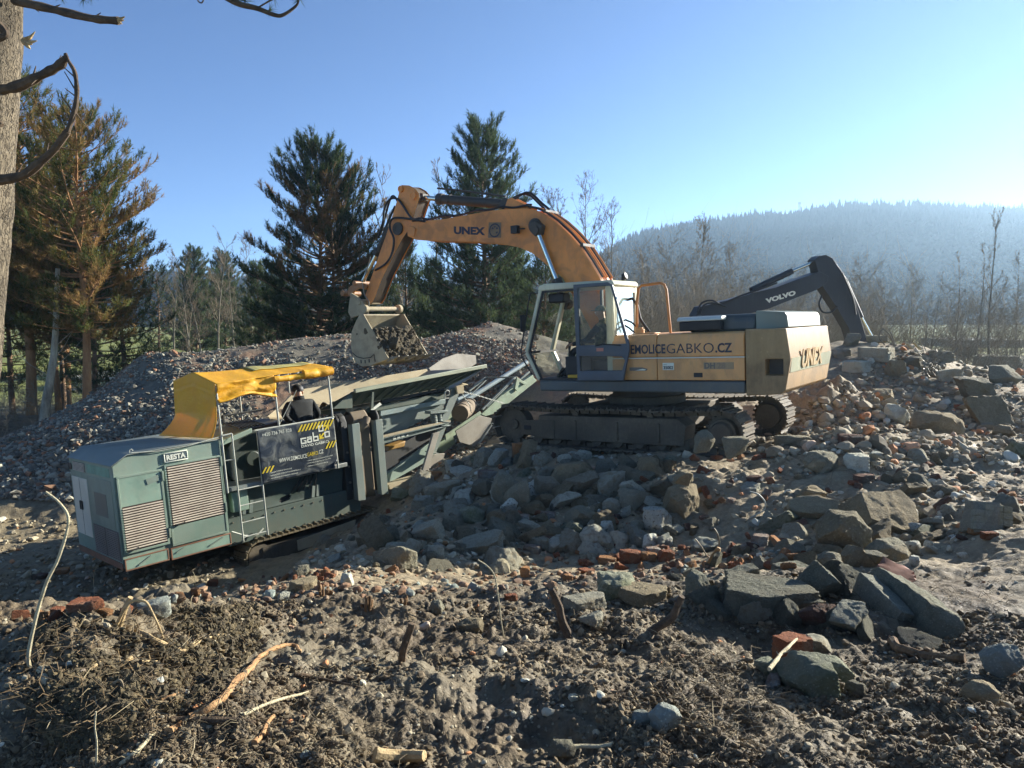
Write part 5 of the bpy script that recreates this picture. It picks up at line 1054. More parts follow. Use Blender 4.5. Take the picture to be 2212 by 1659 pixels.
# ------------------------------------------------------------------ broken concrete, bricks, stones
def ico(n):
    import bmesh
    bm = bmesh.new(); bmesh.ops.create_icosphere(bm, subdivisions=n, radius=1.); V = np.array([v.co[:] for v in bm.verts]); Fs = np.array([[v.index for v in f.verts] for f in bm.faces]); bm.free(); return V, Fs
ICO = {n: ico(n) for n in (1, 2, 3, 4, 5)}
def rock_shape(r, n=3, dims=(1, .8, .6), kind='chunk', rough=.05):
    V, Fs = ICO[n]; V = V / np.linalg.norm(V, axis=1)[:, None]; a = np.array(dims, float)
    if kind == 'brick':
        N_ = np.array([(1, 0, 0), (-1, 0, 0), (0, 1, 0), (0, -1, 0), (0, 0, 1), (0, 0, -1)], float); d = np.array([a[0], a[0], a[1], a[1], a[2], a[2]])
        k = r.integers(2, 5); E_ = r.normal(size=(k, 3)); E_ /= np.linalg.norm(E_, axis=1)[:, None]; dd = (np.abs(E_) * a).sum(1) * r.uniform(.62, .9, k)
    elif kind == 'slab':
        k0 = r.integers(5, 8); t = np.sort(r.uniform(0, 2 * PI, k0)) ; t = np.arange(k0) * 2 * PI / k0 + r.uniform(-.35, .35, k0); N_ = np.c_[np.cos(t), np.sin(t), r.uniform(-.25, .25, k0)]; N_ = np.vstack([N_, (0, 0, 1), (0, 0, -1)])
        d = np.r_[np.abs(np.cos(t)) * a[0] + np.abs(np.sin(t)) * a[1], a[2], a[2]] * np.r_[r.uniform(.75, 1.05, k0), 1, 1]; k = 2; E_ = r.normal(size=(k, 3)); E_ /= np.linalg.norm(E_, axis=1)[:, None]; dd = (np.abs(E_) * a).sum(1) * r.uniform(.75, .95, k)
    else:
        k = r.integers(9, 15) if kind == 'chunk' else r.integers(16, 24); N_ = r.normal(size=(k, 3)); N_ /= np.linalg.norm(N_, axis=1)[:, None]; lo = .62 if kind == 'chunk' else .86
        d = np.sqrt(((N_ * a) ** 2).sum(1)) * r.uniform(lo, 1.02, k); k = 3; E_ = np.eye(3); dd = a.copy()
    N_ = np.vstack([N_, E_]); d = np.r_[d, dd]; N_ /= np.linalg.norm(N_, axis=1)[:, None]
    # sample directions stretched to the shape, then clip by every cut plane
    D = V * a; D /= np.linalg.norm(D, axis=1)[:, None]
    q = D @ N_.T; R_ = np.where(q > 1e-3, d / np.maximum(q, 1e-3), 1e9); rad = R_.min(1); rad = np.minimum(rad, np.linalg.norm(a) * 1.1)
    P = D * rad[:, None]; s = a.mean()
    P = P + D * (rough * s * fbm(P / s * 2.2 + r.uniform(0, 50), 3 if n > 2 else 2, 3))[:, None]
    if n >= 4: P = P + D * (rough * .6 * s * fbm(P / s * 6 + r.uniform(0, 50), 4, 9, .6))[:, None] - D * (rough * 1.1 * s * np.maximum(fbm(P / s * 3.1 + r.uniform(0, 50), 2, 19) - .35, 0))[:, None]
    return P, Fs
R_ROCK = np.random.default_rng(21)
M_CON = {'pale grey': stone('pale_concrete', (.546, .528, .491), (.600, .588, .532), (.350, .301, .252)), 'grey': stone('grey_concrete', (.291, .273, .246), (.392, .364, .315), (.252, .203, .147)),
         'dark grey': stone('dark_concrete', (.182, .168, .140), (.280, .259, .217), (.189, .151, .109)), 'brown': stone('earthy_concrete', (.231, .185, .132), (.350, .287, .210), (.203, .154, .102)),
         'whitish': stone('whitewashed_stone', (.585, .572, .559), (.600, .580, .550), (.340, .300, .270), spots=(.140, .120, .100)), 'mossy grey': stone('mossy_concrete', (.218, .228, .182), (.336, .329, .280), (.140, .147, .077)), 'bluish grey': stone('bluish_stone', (.291, .309, .318), (.378, .392, .385), (.224, .196, .161))}
M_BRK = {'red': stone('red_brick', (.221, .075, .042), (.328, .130, .072), (.246, .160, .120), 9.), 'orange': stone('orange_brick', (.344, .160, .078), (.451, .240, .120), (.295, .200, .156), 9.),
         'dull red': stone('dull_brick', (.139, .075, .060), (.221, .130, .108), (.164, .160, .144), 9.), 'mortar-smeared': stone('mortar_brick', (.246, .150, .120), (.344, .300, .288), (.344, .390, .420), 7.)}
def rock_mesh(n, dims, kind, rough, smooth_ang=32):
    P, Fs = rock_shape(R_ROCK, n, dims, kind, rough); me = big_mesh('rock', P, Fs, True); me.set_sharp_from_angle(angle=math.radians(smooth_ang)); return me
def rotm(r, tilt=1.):
    a = r.uniform(0, 2 * PI); e = Matrix.Rotation(a, 3, 'Z') @ Matrix.Rotation(r.normal() * .35 * tilt, 3, 'X') @ Matrix.Rotation(r.normal() * .35 * tilt, 3, 'Y'); return e
LM = []   # landmarks that other labels can refer to: (place, phrase)
def put(name, cat, label, px, py, w, h, mat, kind='chunk', depth=.8, n=4, rotz=None, tilt=(0, 0), sink=.25, group=None, mark=None, rough=.05, D=None):
    """one hand-placed piece: px,py centre and w,h extent in the picture; it lies where that sight line meets the ground"""
    g_ = ground(px, py + h * .38) if D is None else at(px, py + h * .38, D)
    if not np.isfinite(g_).all(): return None
    dist = g_[1] / math.cos(math.atan((px - CX) / F)); sc = g_[1] / F
    W_, H_ = w * sc / 2, h * sc / 2
    dims = (W_ * .98, max(W_, H_) * depth if kind != 'slab' else W_ * depth, H_ * .98)
    me = rock_mesh(n, dims, kind, rough); o = link(name, me, mat)
    o.location = (g_[0], g_[1] + dims[1] * .35, g_[2] + H_ * (1 - sink) * .8)
    o.rotation_euler = (tilt[0], tilt[1], (rotz if rotz is not None else R_ROCK.uniform(-.4, .4)))
    tag(o, label, cat, group)
    if mark: LM.append((np.array(o.location), mark))
    return o
K, B = M_CON, M_BRK
GC, GB = 'chunks of broken concrete', 'broken bricks'
def c7p(nm, cat, lab, x, y, w, h, m, **k): return put(nm, cat, lab, *c7(x, y), w * .35, h * .35, m, **k)
def c8p(nm, cat, lab, x, y, w, h, m, **k): return put(nm, cat, lab, *c8(x, y), w * .35, h * .35, m, **k)
def cRp(nm, cat, lab, x, y, w, h, m, **k): return put(nm, cat, lab, *cR(x, y), w * .25, h * .25, m, **k)
CC, BR, BO_, ST = 'concrete_chunk', 'brick', 'boulder', 'stone'
c7p(BR, 'brick', 'big orange brick lump sitting on top of the rubble by the excavator track', 845, 98, 100, 100, B['orange'], kind='brick', mark='the orange brick lump', sink=.05, depth=.6)
c7p(ST, 'stone', 'pale blue-white stone beside the orange brick lump', 922, 142, 78, 72, K['whitish'], kind='boulder', mark='the blue-white stone')
c7p(CC, 'concrete', 'grey slab leaning on edge behind the orange brick lump', 712, 135, 160, 120, K['bluish grey'], kind='chunk', group=GC)
c7p(BO_, 'boulder', 'dark green-grey boulder at the foot of the crusher skid', 90, 365, 135, 95, K['mossy grey'], mark='the green-grey boulder', n=4)
c7p(BR, 'brick', 'brick fragment with a bright broken face under the crusher leg', 298, 258, 112, 75, B['orange'], kind='brick', depth=.6, mark='the bright broken brick')
c7p(CC, 'concrete', 'wide grey block lying just below the bright broken brick', 350, 330, 235, 118, K['grey'], mark='the wide grey block')
c7p(BR, 'brick', 'pale mortar-covered brick lying flat above the dark boulders', 640, 236, 128, 58, B['mortar-smeared'], kind='brick', depth=.55, rotz=.1, mark='the pale flat brick')
c7p(BO_, 'boulder', 'rounded dark boulder under the pale flat brick', 608, 320, 148, 118, K['dark grey'], kind='boulder')
c7p(BO_, 'boulder', 'tallest dark boulder standing upright in the rubble slope', 740, 330, 135, 250, K['dark grey'], kind='boulder', depth=.6, mark='the tall dark boulder', sink=.1)
c7p(BO_, 'boulder', 'second upright dark boulder next to the tallest one', 850, 370, 110, 205, K['dark grey'], kind='boulder', depth=.7, sink=.1)
c7p(ST, 'stone', 'white speckled stone leaning against the upright dark boulder', 922, 332, 140, 112, K['whitish'], depth=.6, tilt=(0, -.5), mark='the white leaning stone', sink=.0)
c7p(ST, 'stone', 'pointed white shard between the dark boulders', 785, 432, 88, 90, K['whitish'], depth=.5, mark='the white shard', sink=.05)
c7p(BO_, 'boulder', 'broad brown clod-like boulder beneath the middle of the track', 1160, 240, 245, 195, K['brown'], kind='boulder', mark='the broad brown boulder', n=5)
c7p(CC, 'concrete', 'squarish brown-grey block below the track frame', 1340, 292, 112, 112, K['brown'], group=GC)
c7p(BO_, 'boulder', 'huge rounded brown boulder under the rear of the track', 1840, 410, 225, 280, K['brown'], kind='boulder', mark='the huge brown boulder', n=5, sink=.15)
c7p(CC, 'concrete', 'knobbly lump resting on top of the huge brown boulder', 1855, 262, 150, 90, K['brown'], D=9.9)
c7p(BO_, 'boulder', 'round white speckled boulder with a bent wire beside it', 1690, 532, 195, 165, K['whitish'], kind='boulder', mark='the round white boulder', sink=.05, n=5)
c7p(BO_, 'boulder', 'whitish boulder right under the round white one, the larger of two', 1648, 650, 118, 105, K['whitish'], kind='boulder')
c7p(BO_, 'boulder', 'whitish boulder right under the round white one, the smaller of two', 1738, 655, 92, 98, K['whitish'], kind='boulder')
c7p(ST, 'stone', 'white spotted stone with a flat top amid grey rubble', 1370, 580, 105, 105, K['whitish'], mark='the spotted stone', sink=.1)
c7p(CC, 'concrete', 'pale knobbly concrete stub with wires sticking out', 1170, 590, 150, 155, K['mossy grey'], mark='the wired concrete stub', sink=.1)
c7p(CC, 'concrete', 'long flat concrete slab lying tilted at the foot of the slope', 600, 690, 345, 100, K['grey'], kind='slab', depth=.5, tilt=(.25, -.30), mark='the tilted slab', n=5, sink=-.1)
c7p(CC, 'concrete', 'big dark block with ragged faces at the end of the slope', 100, 752, 210, 195, K['dark grey'], mark='the ragged dark block', n=5, sink=.1)
c7p(BO_, 'boulder', 'large dusty boulder above the wired concrete stub', 1215, 500, 205, 135, K['dark grey'], kind='boulder')
c7p(CC, 'concrete', 'flat-topped grey chunk under the pale bricks', 930, 580, 158, 95, K['grey'], group=GC)
c7p(BO_, 'boulder', 'greenish boulder in the earth below the wide grey block', 530, 482, 178, 135, K['mossy grey'])
c7p(BO_, 'boulder', 'smooth grey boulder beside the squarish block', 1412, 437, 112, 116, K['grey'], kind='boulder')
c7p(CC, 'concrete', 'upright slab-like block next to the huge brown boulder', 1560, 385, 155, 115, K['dark grey'], group=GC)
c7p(CC, 'concrete', 'grey slab tipped against the earth near the ragged dark block', 275, 600, 185, 125, K['grey'], kind='slab', depth=.6, tilt=(.3, -.4))
c7p(CC, 'concrete', 'smaller grey block beneath the tipped slab', 195, 682, 150, 95, K['dark grey'])
c7p(ST, 'stone', 'flat tan stone lying before the tilted slab', 712, 822, 145, 100, stone('tan_stone', (.3, .26, .2), (.42, .37, .29)), depth=.6, mark='the flat tan stone', sink=.1)
c7p(CC, 'concrete', 'angular concrete block with dark shaded face on the bare soil', 1295, 1145, 158, 125, K['grey'], mark='the angular block', n=5, sink=.1)
c7p(BO_, 'boulder', 'large smooth grey rock half sunk at the edge of the bank', 1440, 920, 270, 165, K['mossy grey'], kind='boulder', mark='the half-sunk grey rock', n=5, sink=.35)
c7p(CC, 'concrete', 'flat mud-caked slab in front of the half-sunk rock', 1590, 975, 310, 85, K['brown'], kind='slab', depth=.4, n=5)
c7p(CC, 'concrete', 'low crusted slab lying behind the angular block', 1235, 1030, 285, 80, K['grey'], kind='slab', depth=.4, n=5)
c7p(BR, 'brick', 'red brick end lying alone on the soil near the dark stake', 785, 1000, 84, 44, B['red'], kind='brick', depth=.5, mark='the lone red brick')
for i, (x, y, w, h, k_, lab) in enumerate([(1380, 772, 115, 48, 'orange', 'flat orange brick in the sunlit brick patch'), (1520, 752, 138, 95, 'red', 'large split red brick in the sunlit brick patch'), (1640, 752, 92, 62, 'orange', 'orange brick half tilted in the sunlit brick patch'), (1740, 742, 104, 74, 'red', 'red brick next to the bent steel shell'),
        (1232, 786, 74, 42, 'red', 'red brick at the end of the sunlit brick patch'), (1662, 714, 92, 50, 'mortar-smeared', 'mortar-smeared brick above the sunlit brick patch'), (870, 842, 62, 74, 'orange', 'orange brick standing upright near the flat tan stone'), (916, 706, 108, 62, 'mortar-smeared', 'pale brick lying on the slope above the flat tan stone'),
        (1012, 655, 92, 82, 'dull red', 'rounded brick lump beside the wired concrete stub'), (502, 625, 104, 58, 'dull red', 'brick half hidden behind the tilted slab'), (1130, 880, 68, 48, 'orange', 'rounded tan brick piece on the dry soil'), (820, 490, 80, 50, 'red', 'red brick bit under the white shard'), (860, 515, 100, 60, 'mortar-smeared', 'long pale brick under the white shard'), (1010, 500, 100, 65, 'mortar-smeared', 'grey-faced brick on the slope below the white leaning stone'), (1450, 500, 60, 30, 'dull red', 'dull brick chip near the smooth grey boulder'), (1010, 420, 100, 60, 'dull red', 'dull red brick wedge below the broad brown boulder'), (940, 130, 90, 60, 'dull red', 'dull red brick touching the blue-white stone')]):
    c7p(BR, 'brick', lab, x, y, w, h, B[k_], kind='brick', depth=.6, n=3, group=GB)
c8p(BO_, 'boulder', 'big tan triangular boulder at the bottom of the slope', 1080, 615, 395, 285, stone('tan_boulder_stone', (.15, .13, .095), (.25, .215, .165), (.19, .15, .11), 3.), mark='the tan triangular boulder', n=5, sink=.12, depth=.55)
c8p(CC, 'concrete', 'rough brown lump propped under the tan triangular boulder', 1170, 745, 185, 175, K['brown'], n=4)
c8p(CC, 'concrete', 'crusty block beside the rough brown lump', 1290, 752, 155, 112, K['dark grey'])
c8p(CC, 'concrete', 'large slanting slab bedded in the slope', 1340, 480, 430, 280, K['brown'], kind='slab', depth=.75, tilt=(.75, .25), mark='the slanting slab', n=5, sink=.75, D=None)
c8p(CC, 'concrete', 'flat brown plate of concrete above the tan triangular boulder', 930, 462, 250, 112, K['brown'], kind='slab', depth=.6, tilt=(.5, 0), n=4)
c8p(BO_, 'boulder', 'dark pitted boulder under the slanting slab', 1390, 712, 265, 155, K['dark grey'], kind='boulder', n=5, mark='the pitted boulder')
c8p(BR, 'brick', 'two-tone brick with a white plastered side', 585, 652, 110, 88, B['mortar-smeared'], kind='brick', depth=.7, mark='the plastered brick', n=4)
c8p(BR, 'brick', 'long dusty brick lying level on the upper slope', 1225, 266, 115, 46, B['dull red'], kind='brick', depth=.5, mark='the long dusty brick')
tl = c8p('tiled_fragment', 'tiled fragment', 'chunk of wall still faced with square pale tiles', 1990, 512, 195, 200, stone('tile_backing', (.3, .28, .25), (.4, .37, .33)), kind='slab', depth=1., tilt=(0, 0), mark='the tiled fragment', sink=.2)
c8p(BR, 'brick', 'whole red brick lying in front of the tiled fragment', 2005, 618, 102, 46, B['red'], kind='brick', depth=.5, rotz=.05)
for x, y, w, h, lab in [(1525, 472, 92, 102, 'upright white block with a pointed top'), (1577, 576, 95, 78, 'white block tinged with brick below the pointed one'), (1540, 692, 115, 92, 'rough white block beside the pitted boulder'), (1540, 776, 84, 72, 'white block nearest the bank edge'), (1630, 672, 62, 62, 'small white cube-like stone between white blocks'), (1710, 480, 84, 52, 'pale stone uphill of the tiled fragment'), (1690, 520, 62, 42, 'small pale brick-like stone near the tiled fragment'), (1840, 740, 66, 44, 'white stone on the lip of the muddy bank'), (1700, 360, 60, 40, 'cream stone high on the slope'), (2110, 345, 30, 26, 'tiny white cube of plaster on the upper slope'), (712, 720, 30, 40, 'small white plaster flake among bricks')]:
    c8p(ST, 'stone', lab, x, y, w, h, K['whitish'], n=3, group='white stones on the slope')
c8p(CC, 'concrete', 'large grey-brown boulder-like chunk at the top of the slope', 970, 170, 215, 135, K['brown'], n=4, mark='the top chunk')
c8p(CC, 'concrete', 'pale rough chunk next to the large brown one at the slope top', 1190, 155, 175, 104, K['pale grey'], n=4)
c8p(CC, 'concrete', 'small bluish chunk behind the pale rough one', 1290, 128, 86, 62, K['bluish grey'])
# kerb pieces heaped on the bank
G2 = 'broken kerb pieces on the bank'
KM = stone('kerb_concrete', (.15, .15, .125), (.28, .265, .225), (.17, .145, .11), 7., 1.); KL = stone('bright_kerb_concrete', (.2, .2, .185), (.34, .33, .30), (.2, .18, .145), 7., 1.)  # second, brighter mix has the tilted kerb's sunlight painted in
c8p('kerb_piece', 'kerb piece', 'broad jagged kerb slab with a ledge, largest of the heap', 650, 1010, 575, 165, KM, kind='slab', depth=.45, rotz=.05, mark='the jagged kerb slab', n=5, group=G2, sink=.1)
c8p('kerb_piece', 'kerb piece', 'square kerb block sitting on top of the jagged slab', 790, 872, 205, 135, KM, kind='brick', depth=.8, rotz=.35, group=G2, D=5.75, sink=.05, n=5)
c8p('kerb_piece', 'kerb piece', 'upright kerb stub at the end of the jagged slab', 205, 930, 95, 175, KM, kind='brick', depth=.9, group=G2, n=4)
c8p('kerb_piece', 'kerb piece', 'long mud-topped kerb piece behind the jagged slab', 480, 865, 195, 95, KM, kind='brick', depth=.6, rotz=.2, group=G2, n=4, tilt=(0, -.2))
c8p('kerb_piece', 'kerb piece', 'wedge-shaped kerb piece leaning by the square block', 935, 905, 195, 235, KM, kind='slab', depth=.8, tilt=(.2, .7), group=G2, n=5)
c8p('kerb_piece', 'kerb piece', 'slanted slab with a bright broken face in the heap', 1130, 1115, 215, 230, KL, kind='chunk', depth=.8, group=G2, n=5, mark='the slanted slab', sink=.3)
def kerb(p0, p1, w, h, mat, lab, D0, D1, up=(0, 0, 1)):
    ga, gb = ground(*c8(*p0)), ground(*c8(*p1)); a, b = at(*c8(*p0), ga[1] - D0), at(*c8(*p1), gb[1] - D1); L_ = np.linalg.norm(b - a); me = rock_mesh(5, (L_ / 2, w / 2, h / 2), 'brick', .045); o = link('kerb_piece', me, mat)
    d = (b - a) / L_; y = np.cross(up, d); y /= np.linalg.norm(y); z = np.cross(d, y); M = Matrix((d, y, z)).transposed().to_4x4(); M.translation = Vector((a + b) / 2); o.matrix_world = M; tag(o, lab, 'kerb piece', G2); return o
kerb((1215, 920), (1500, 1200), .11, .17, KL, 'long tilted kerb piece with a pale sunlit top edge', .28, .0, (.25, .1, 1))
kerb((1300, 905), (1790, 1270), .15, .24, KM, 'longest dark kerb piece sliding down the bank', .30, -.02, (.35, .2, 1))
c8p(BR, 'brick', 'triangular brick slab propped against the kerb heap', 935, 1112, 205, 175, B['dull red'], kind='slab', depth=.4, tilt=(.9, .3), mark='the triangular brick slab', n=4, sink=.1)
c8p(BR, 'brick', 'red brick half with a cement-grey face on the soil', 790, 1330, 205, 180, B['red'], kind='brick', depth=.8, rotz=.5, mark='the red brick half', n=4, sink=.1)
c8p(ST, 'stone', 'grey stone tucked behind the red brick half', 930, 1290, 205, 135, K['grey'], n=4)
c8p(BO_, 'boulder', 'mossy flat boulder in front of the red brick half', 890, 1475, 365, 225, K['mossy grey'], mark='the mossy flat boulder', n=5, sink=.3)
c8p(BO_, 'boulder', 'smaller mossy boulder touching the flat one', 1070, 1452, 210, 135, K['mossy grey'], n=5)
c8p(BO_, 'boulder', 'rounded mossy boulder by the long dry stick', 650, 1430, 185, 125, K['mossy grey'], n=4)
c8p(BR, 'brick', 'pinkish brick piece under the long dry stick', 670, 1530, 140, 92, B['mortar-smeared'], kind='chunk', n=4)
c8p(BO_, 'boulder', 'rough dark stone at the tip of the mossy boulders', 1190, 1555, 150, 80, K['dark grey'], n=4)
put(BO_, 'boulder', 'big dark bluish boulder lying on the muddy bank', *c8(2090, 1395), 285 * .35, 230 * .35, K['bluish grey'], kind='chunk', mark='the bluish boulder', n=5, sink=.2)
put(BO_, 'boulder', 'brown earth-covered boulder below the bluish one', *c8(1960, 1590), 220 * .35, 150 * .35, K['brown'], kind='boulder', n=5, sink=.3)
pl_ = c8p('rusty_plate', 'metal plate', 'reddish rusty sheet lying by the top of the kerb heap', 1430, 870, 245, 95, paint('rust_sheet', (.22, .085, .055), (.3, .2, .15), .4, 6., .8), kind='slab', depth=.35, tilt=(.5, .1), n=3)
put(BO_, 'boulder', 'pair-like lumpy dark boulder sunk in the soil', 1275, 1420 + 0, 0, 0, K['dark grey']) if 0 else None
for x, y, w, h, m, lab in [(1905, 800, 140, 110, 'bluish grey', 'round bluish clod beside its bigger twin'), (2050, 780, 200, 190, 'bluish grey', 'big bluish clod half buried in dark soil'), (1420, 985, 175, 120, 'dark grey', 'smooth dark cobble in the shaded hollow'), (640, 110, 90, 100, 'dark grey', 'upright dark clod behind the crooked stake'), (850, 225, 170, 95, 'brown', 'earthy clod in the soil between the stakes'), (1115, 770, 44, 38, 'pale grey', 'egg-sized pale pebble in the dark hollow'), (1225, 797, 34, 30, 'pale grey', 'smaller egg-like pebble in the dark hollow'), (1490, 672, 80, 36, 'pale grey', 'oval pale pebble on the hollow rim')]:
    put(ST, 'stone', lab, (1300 + .6329 * x) * .553, (2300 + .6329 * y) * .553, w * .35, h * .35, K[m], kind='boulder', n=4, sink=.3)
for x, y, w, h, m, k_, lab in [(940, 600, 200, 110, 'bluish grey', 'chunk', 'bluish stone at the edge of the bank beside a root'), (510, 575, 175, 55, 'red', 'brick', 'long red brick fragment on the bank edge above the shadow'), (380, 365, 75, 34, 'orange', 'brick', 'orange brick lying in the pit near the engine housing'), (245, 398, 70, 36, 'dull red', 'brick', 'dull brick lying in the pit by the pale branch'), (428, 945, 62, 58, 'whitish', 'boulder', 'round white stone on the dark root mound'), (495, 985, 55, 42, 'mortar-smeared', 'chunk', 'pinkish stone on the dark root mound'), (1310, 440, 60, 40, 'red', 'brick', 'red brick bit at the end of the brick ridge'), (140, 455, 60, 40, 'grey', 'chunk', 'grey stone lying in the pit shade'), (355, 612, 80, 46, 'red', 'brick', 'red brick piece beside the dark stones of the bank'), (1740, 530, 90, 70, 'pale grey', 'chunk', 'pale knobbly stone on the bank above the root'), (1850, 370, 110, 90, 'dark grey', 'chunk', 'dark stone sitting on the brick ridge'), (2140, 420, 100, 90, 'pale grey', 'chunk', 'pale crumbly stone above the ragged dark block'), (1880, 455, 150, 70, 'brown', 'slab', 'flat brownish slab lying on the ridge'), (520, 1430, 70, 60, 'bluish grey', 'chunk', 'bluish lump at the foot of the root mound'), (1885, 1500, 80, 60, 'bluish grey', 'chunk', 'bluish stone on the open soil')]:
    put(BR if m in B else ST, 'brick' if m in B else 'stone', lab, x * .35, 1106 + y * .35, w * .35, h * .35, B[m] if m in B else K[m], kind=k_, n=4, sink=.2)
# blocks of the far heap
for x, y, w, h, m, k_, lab in [(1020, 765, 205, 175, 'brown', 'chunk', 'pointed brown block standing behind the excavator'), (1110, 915, 245, 195, 'pale grey', 'chunk', 'grey block next to the pointed brown one'), (1480, 1005, 430, 225, 'brown', 'boulder', 'broad rounded boulder on the level behind the excavator'), (1900, 885, 365, 305, 'brown', 'chunk', 'largest wedge block on the far level'), (1845, 705, 335, 225, 'dark grey', 'chunk', 'dark slanting block behind the largest wedge'), (2065, 585, 285, 195, 'dark grey', 'chunk', 'dark block above the slanting one'), (2040, 475, 360, 135, 'grey', 'slab', 'long slab lying along the top of the far heap'), (1580, 575, 245, 155, 'grey', 'chunk', 'sloping grey block below the tangled wires'), (960, 400, 255, 125, 'grey', 'slab', 'pale flat block on the far heap behind the counterweight'), (640, 392, 165, 85, 'grey', 'boulder', 'rounded grey block just behind the counterweight'), (780, 505, 205, 100, 'pale grey', 'slab', 'pale slab low on the far heap'), (1100, 525, 205, 185, 'dark grey', 'chunk', 'leaning dark block in the far heap'), (720, 282, 125, 135, 'dark grey', 'chunk', 'upright dark block at the foot of the black stick'), (1480, 422, 195, 115, 'dark grey', 'chunk', 'dark block among rods on the far heap'), (1700, 372, 175, 125, 'grey', 'chunk', 'block at the end of the far heap crest'), (930, 282, 145, 92, 'grey', 'chunk', 'block on the far heap crest below the piston'), (260, 1155, 270, 115, 'dark grey', 'boulder', 'low dark boulder behind the rear of the track'), (470, 1335, 295, 195, 'dark grey', 'chunk', 'hunched dark block below the far track'), (780, 1335, 245, 145, 'pale grey', 'chunk', 'pale rugged block on the slope shoulder'), (920, 1292, 125, 74, 'bluish grey', 'chunk', 'small bluish block by the pale rugged one'), (2045, 1062, 185, 112, 'brown', 'boulder', 'brown lump at the base of the largest wedge'), (1250, 480, 190, 120, 'dark grey', 'chunk', 'dark block under the tangle of wires'), (1900, 300, 180, 110, 'grey', 'chunk', 'far block at the crest near the birches')]:
    o = cRp(CC, 'concrete', lab, x, y, w, h, K[m], kind=k_, n=4, group='large blocks of the far heap', depth=.7)
cRp(BR, 'brick', 'brown brick with a worn end among flat rubble', 720, 1140, 205, 95, B['dull red'], kind='brick', depth=.5); cRp(BR, 'brick', 'brick with a bright end face on the level behind', 940, 1172, 112, 52, B['orange'], kind='brick', depth=.5); cRp(BR, 'brick', 'red brick at the foot of the largest wedge', 1672, 860, 112, 42, B['red'], kind='brick', depth=.5); cRp(BR, 'brick', 'dusty brick on the shoulder of the slope', 835, 1472, 165, 62, B['dull red'], kind='brick', depth=.5)
for p, w in (((1545, 968), 70), ((1585, 960), 62)): pass
put(BO_, 'boulder', 'round dark boulder in front of the drive sprocket', 1523, 948, 46, 46, K['dark grey'], kind='boulder', n=4, D=11.6, mark='the sprocket boulder')
put(BO_, 'boulder', 'angular dark boulder jammed under the track end', 1590, 962, 66, 46, K['dark grey'], n=4, D=11.4)
# square tiles on the tiled fragment
if tl is not None:
    Mw = np.array(tl.matrix_basis); P = np.array([v.co[:] for v in tl.data.vertices]); s_ = .045
    tm = MB(); ylo = P[:, 1].min(); w_ = P[:, 0].max() * .8; h_ = P[:, 2].max() * .8; nx_, nz_ = 4, 4
    for i in range(nx_):
        for j in range(nz_):
            if (i, j) in ((0, 3), (3, 0)): continue
            x0, x1 = -w_ + 2 * w_ * i / nx_, -w_ + 2 * w_ * (i + .93) / nx_; z0, z1 = -h_ + 2 * h_ * j / nz_, -h_ + 2 * h_ * (j + .93) / nz_; tm.box(x0, x1, ylo * .78 - .012, ylo * .78 + .1, z0, z1)
    to = tm.obj('tile_facing', stone('pale_tiles', (.34, .34, .31), (.46, .45, .42), (.4, .36, .25)), tl); tl.rotation_euler = (-.35, .12, -.1)
# ---- scattered individual pieces with their own labels
def screen_pts(n, poly, dens=None):
    P = np.array(poly, float); lo, hi = P.min(0), P.max(0); out = []
    r = np.random.default_rng(len(poly) * 100 + n)
    while len(out) < n:
        q = lo + (hi - lo) * r.random((n, 2)); ins = np.zeros(n, bool)
        for i in range(len(P)):
            a, b = P[i - 1], P[i]; c = ((a[1] > q[:, 1]) != (b[1] > q[:, 1])) & (q[:, 0] < (b[0] - a[0]) * (q[:, 1] - a[1]) / (b[1] - a[1] + 1e-9) + a[0]); ins ^= c
        out += list(q[ins])
    return np.array(out[:n])
SLOPE = [(620, 1215), (740, 1150), (850, 1075), (960, 1010), (1060, 965), (1300, 975), (1560, 990), (1800, 985), (2212, 985), (2212, 1150), (1960, 1210), (1800, 1215), (1500, 1205), (1250, 1215), (950, 1235), (760, 1240)]
protoC = [(k_, rock_mesh(4, d, k_, .075)) for k_, d in [('chunk', (1, .8, .7))] * 7 + [('boulder', (1, .85, .75))] * 3 + [('slab', (1.1, .8, .32))] * 3 + [('chunk', (1.2, .65, .6))] * 3]
protoB = [rock_mesh(3, (.125, .06, .033), 'brick', .03), rock_mesh(3, (.075, .06, .033), 'brick', .035), rock_mesh(3, (.09, .055, .033), 'brick', .035), rock_mesh(3, (.055, .05, .033), 'brick', .05), rock_mesh(3, (.11, .06, .04), 'brick', .03)]
def mesh_with(me, mat):
    key = me.name + '|' + mat.name
    if key not in MESHMAT:
        c = me.copy(); c.materials.clear(); c.materials.append(mat); MESHMAT[key] = c
    return MESHMAT[key]
MESHMAT = {}; USED = {}
SHAPE = {'chunk': 'angular', 'boulder': 'rounded', 'slab': 'flat'}
def where(p, r):
    d = sorted((np.linalg.norm(p - q), m) for q, m in LM); d = [x for x in d if x[0] > .02]
    (d1, m1), (d2, m2) = d[0], d[1]
    return [f'beside {m1}', f'between {m1} and {m2}', f'between {m1} and {d[2][1]}', f'between {m2} and {d[2][1]}', f'between {m1} and {d[3][1]}']
def unique(head, p, r, sz):
    for adj in ('', sz):
        for w_ in where(p, r):
            for pre in ('',):
                s_ = ' '.join((adj + ' ' + head + ' ' + w_).split())
                if s_ not in USED and len(s_.split()) <= 16: USED[s_] = 1; return s_
    return s_
r = np.random.default_rng(5)
pts = screen_pts(190, SLOPE); _k = r.random(len(pts)); pts = pts[~((pts[:, 0] > 1480) & (pts[:, 0] < 1980) & (pts[:, 1] < 1125) & (_k > .35))]; G_ = ground_many(pts[:, 0], pts[:, 1])
szs = np.clip(np.exp(r.normal(math.log(.105), .42, len(pts))), .05, .26); order = np.argsort(-szs)
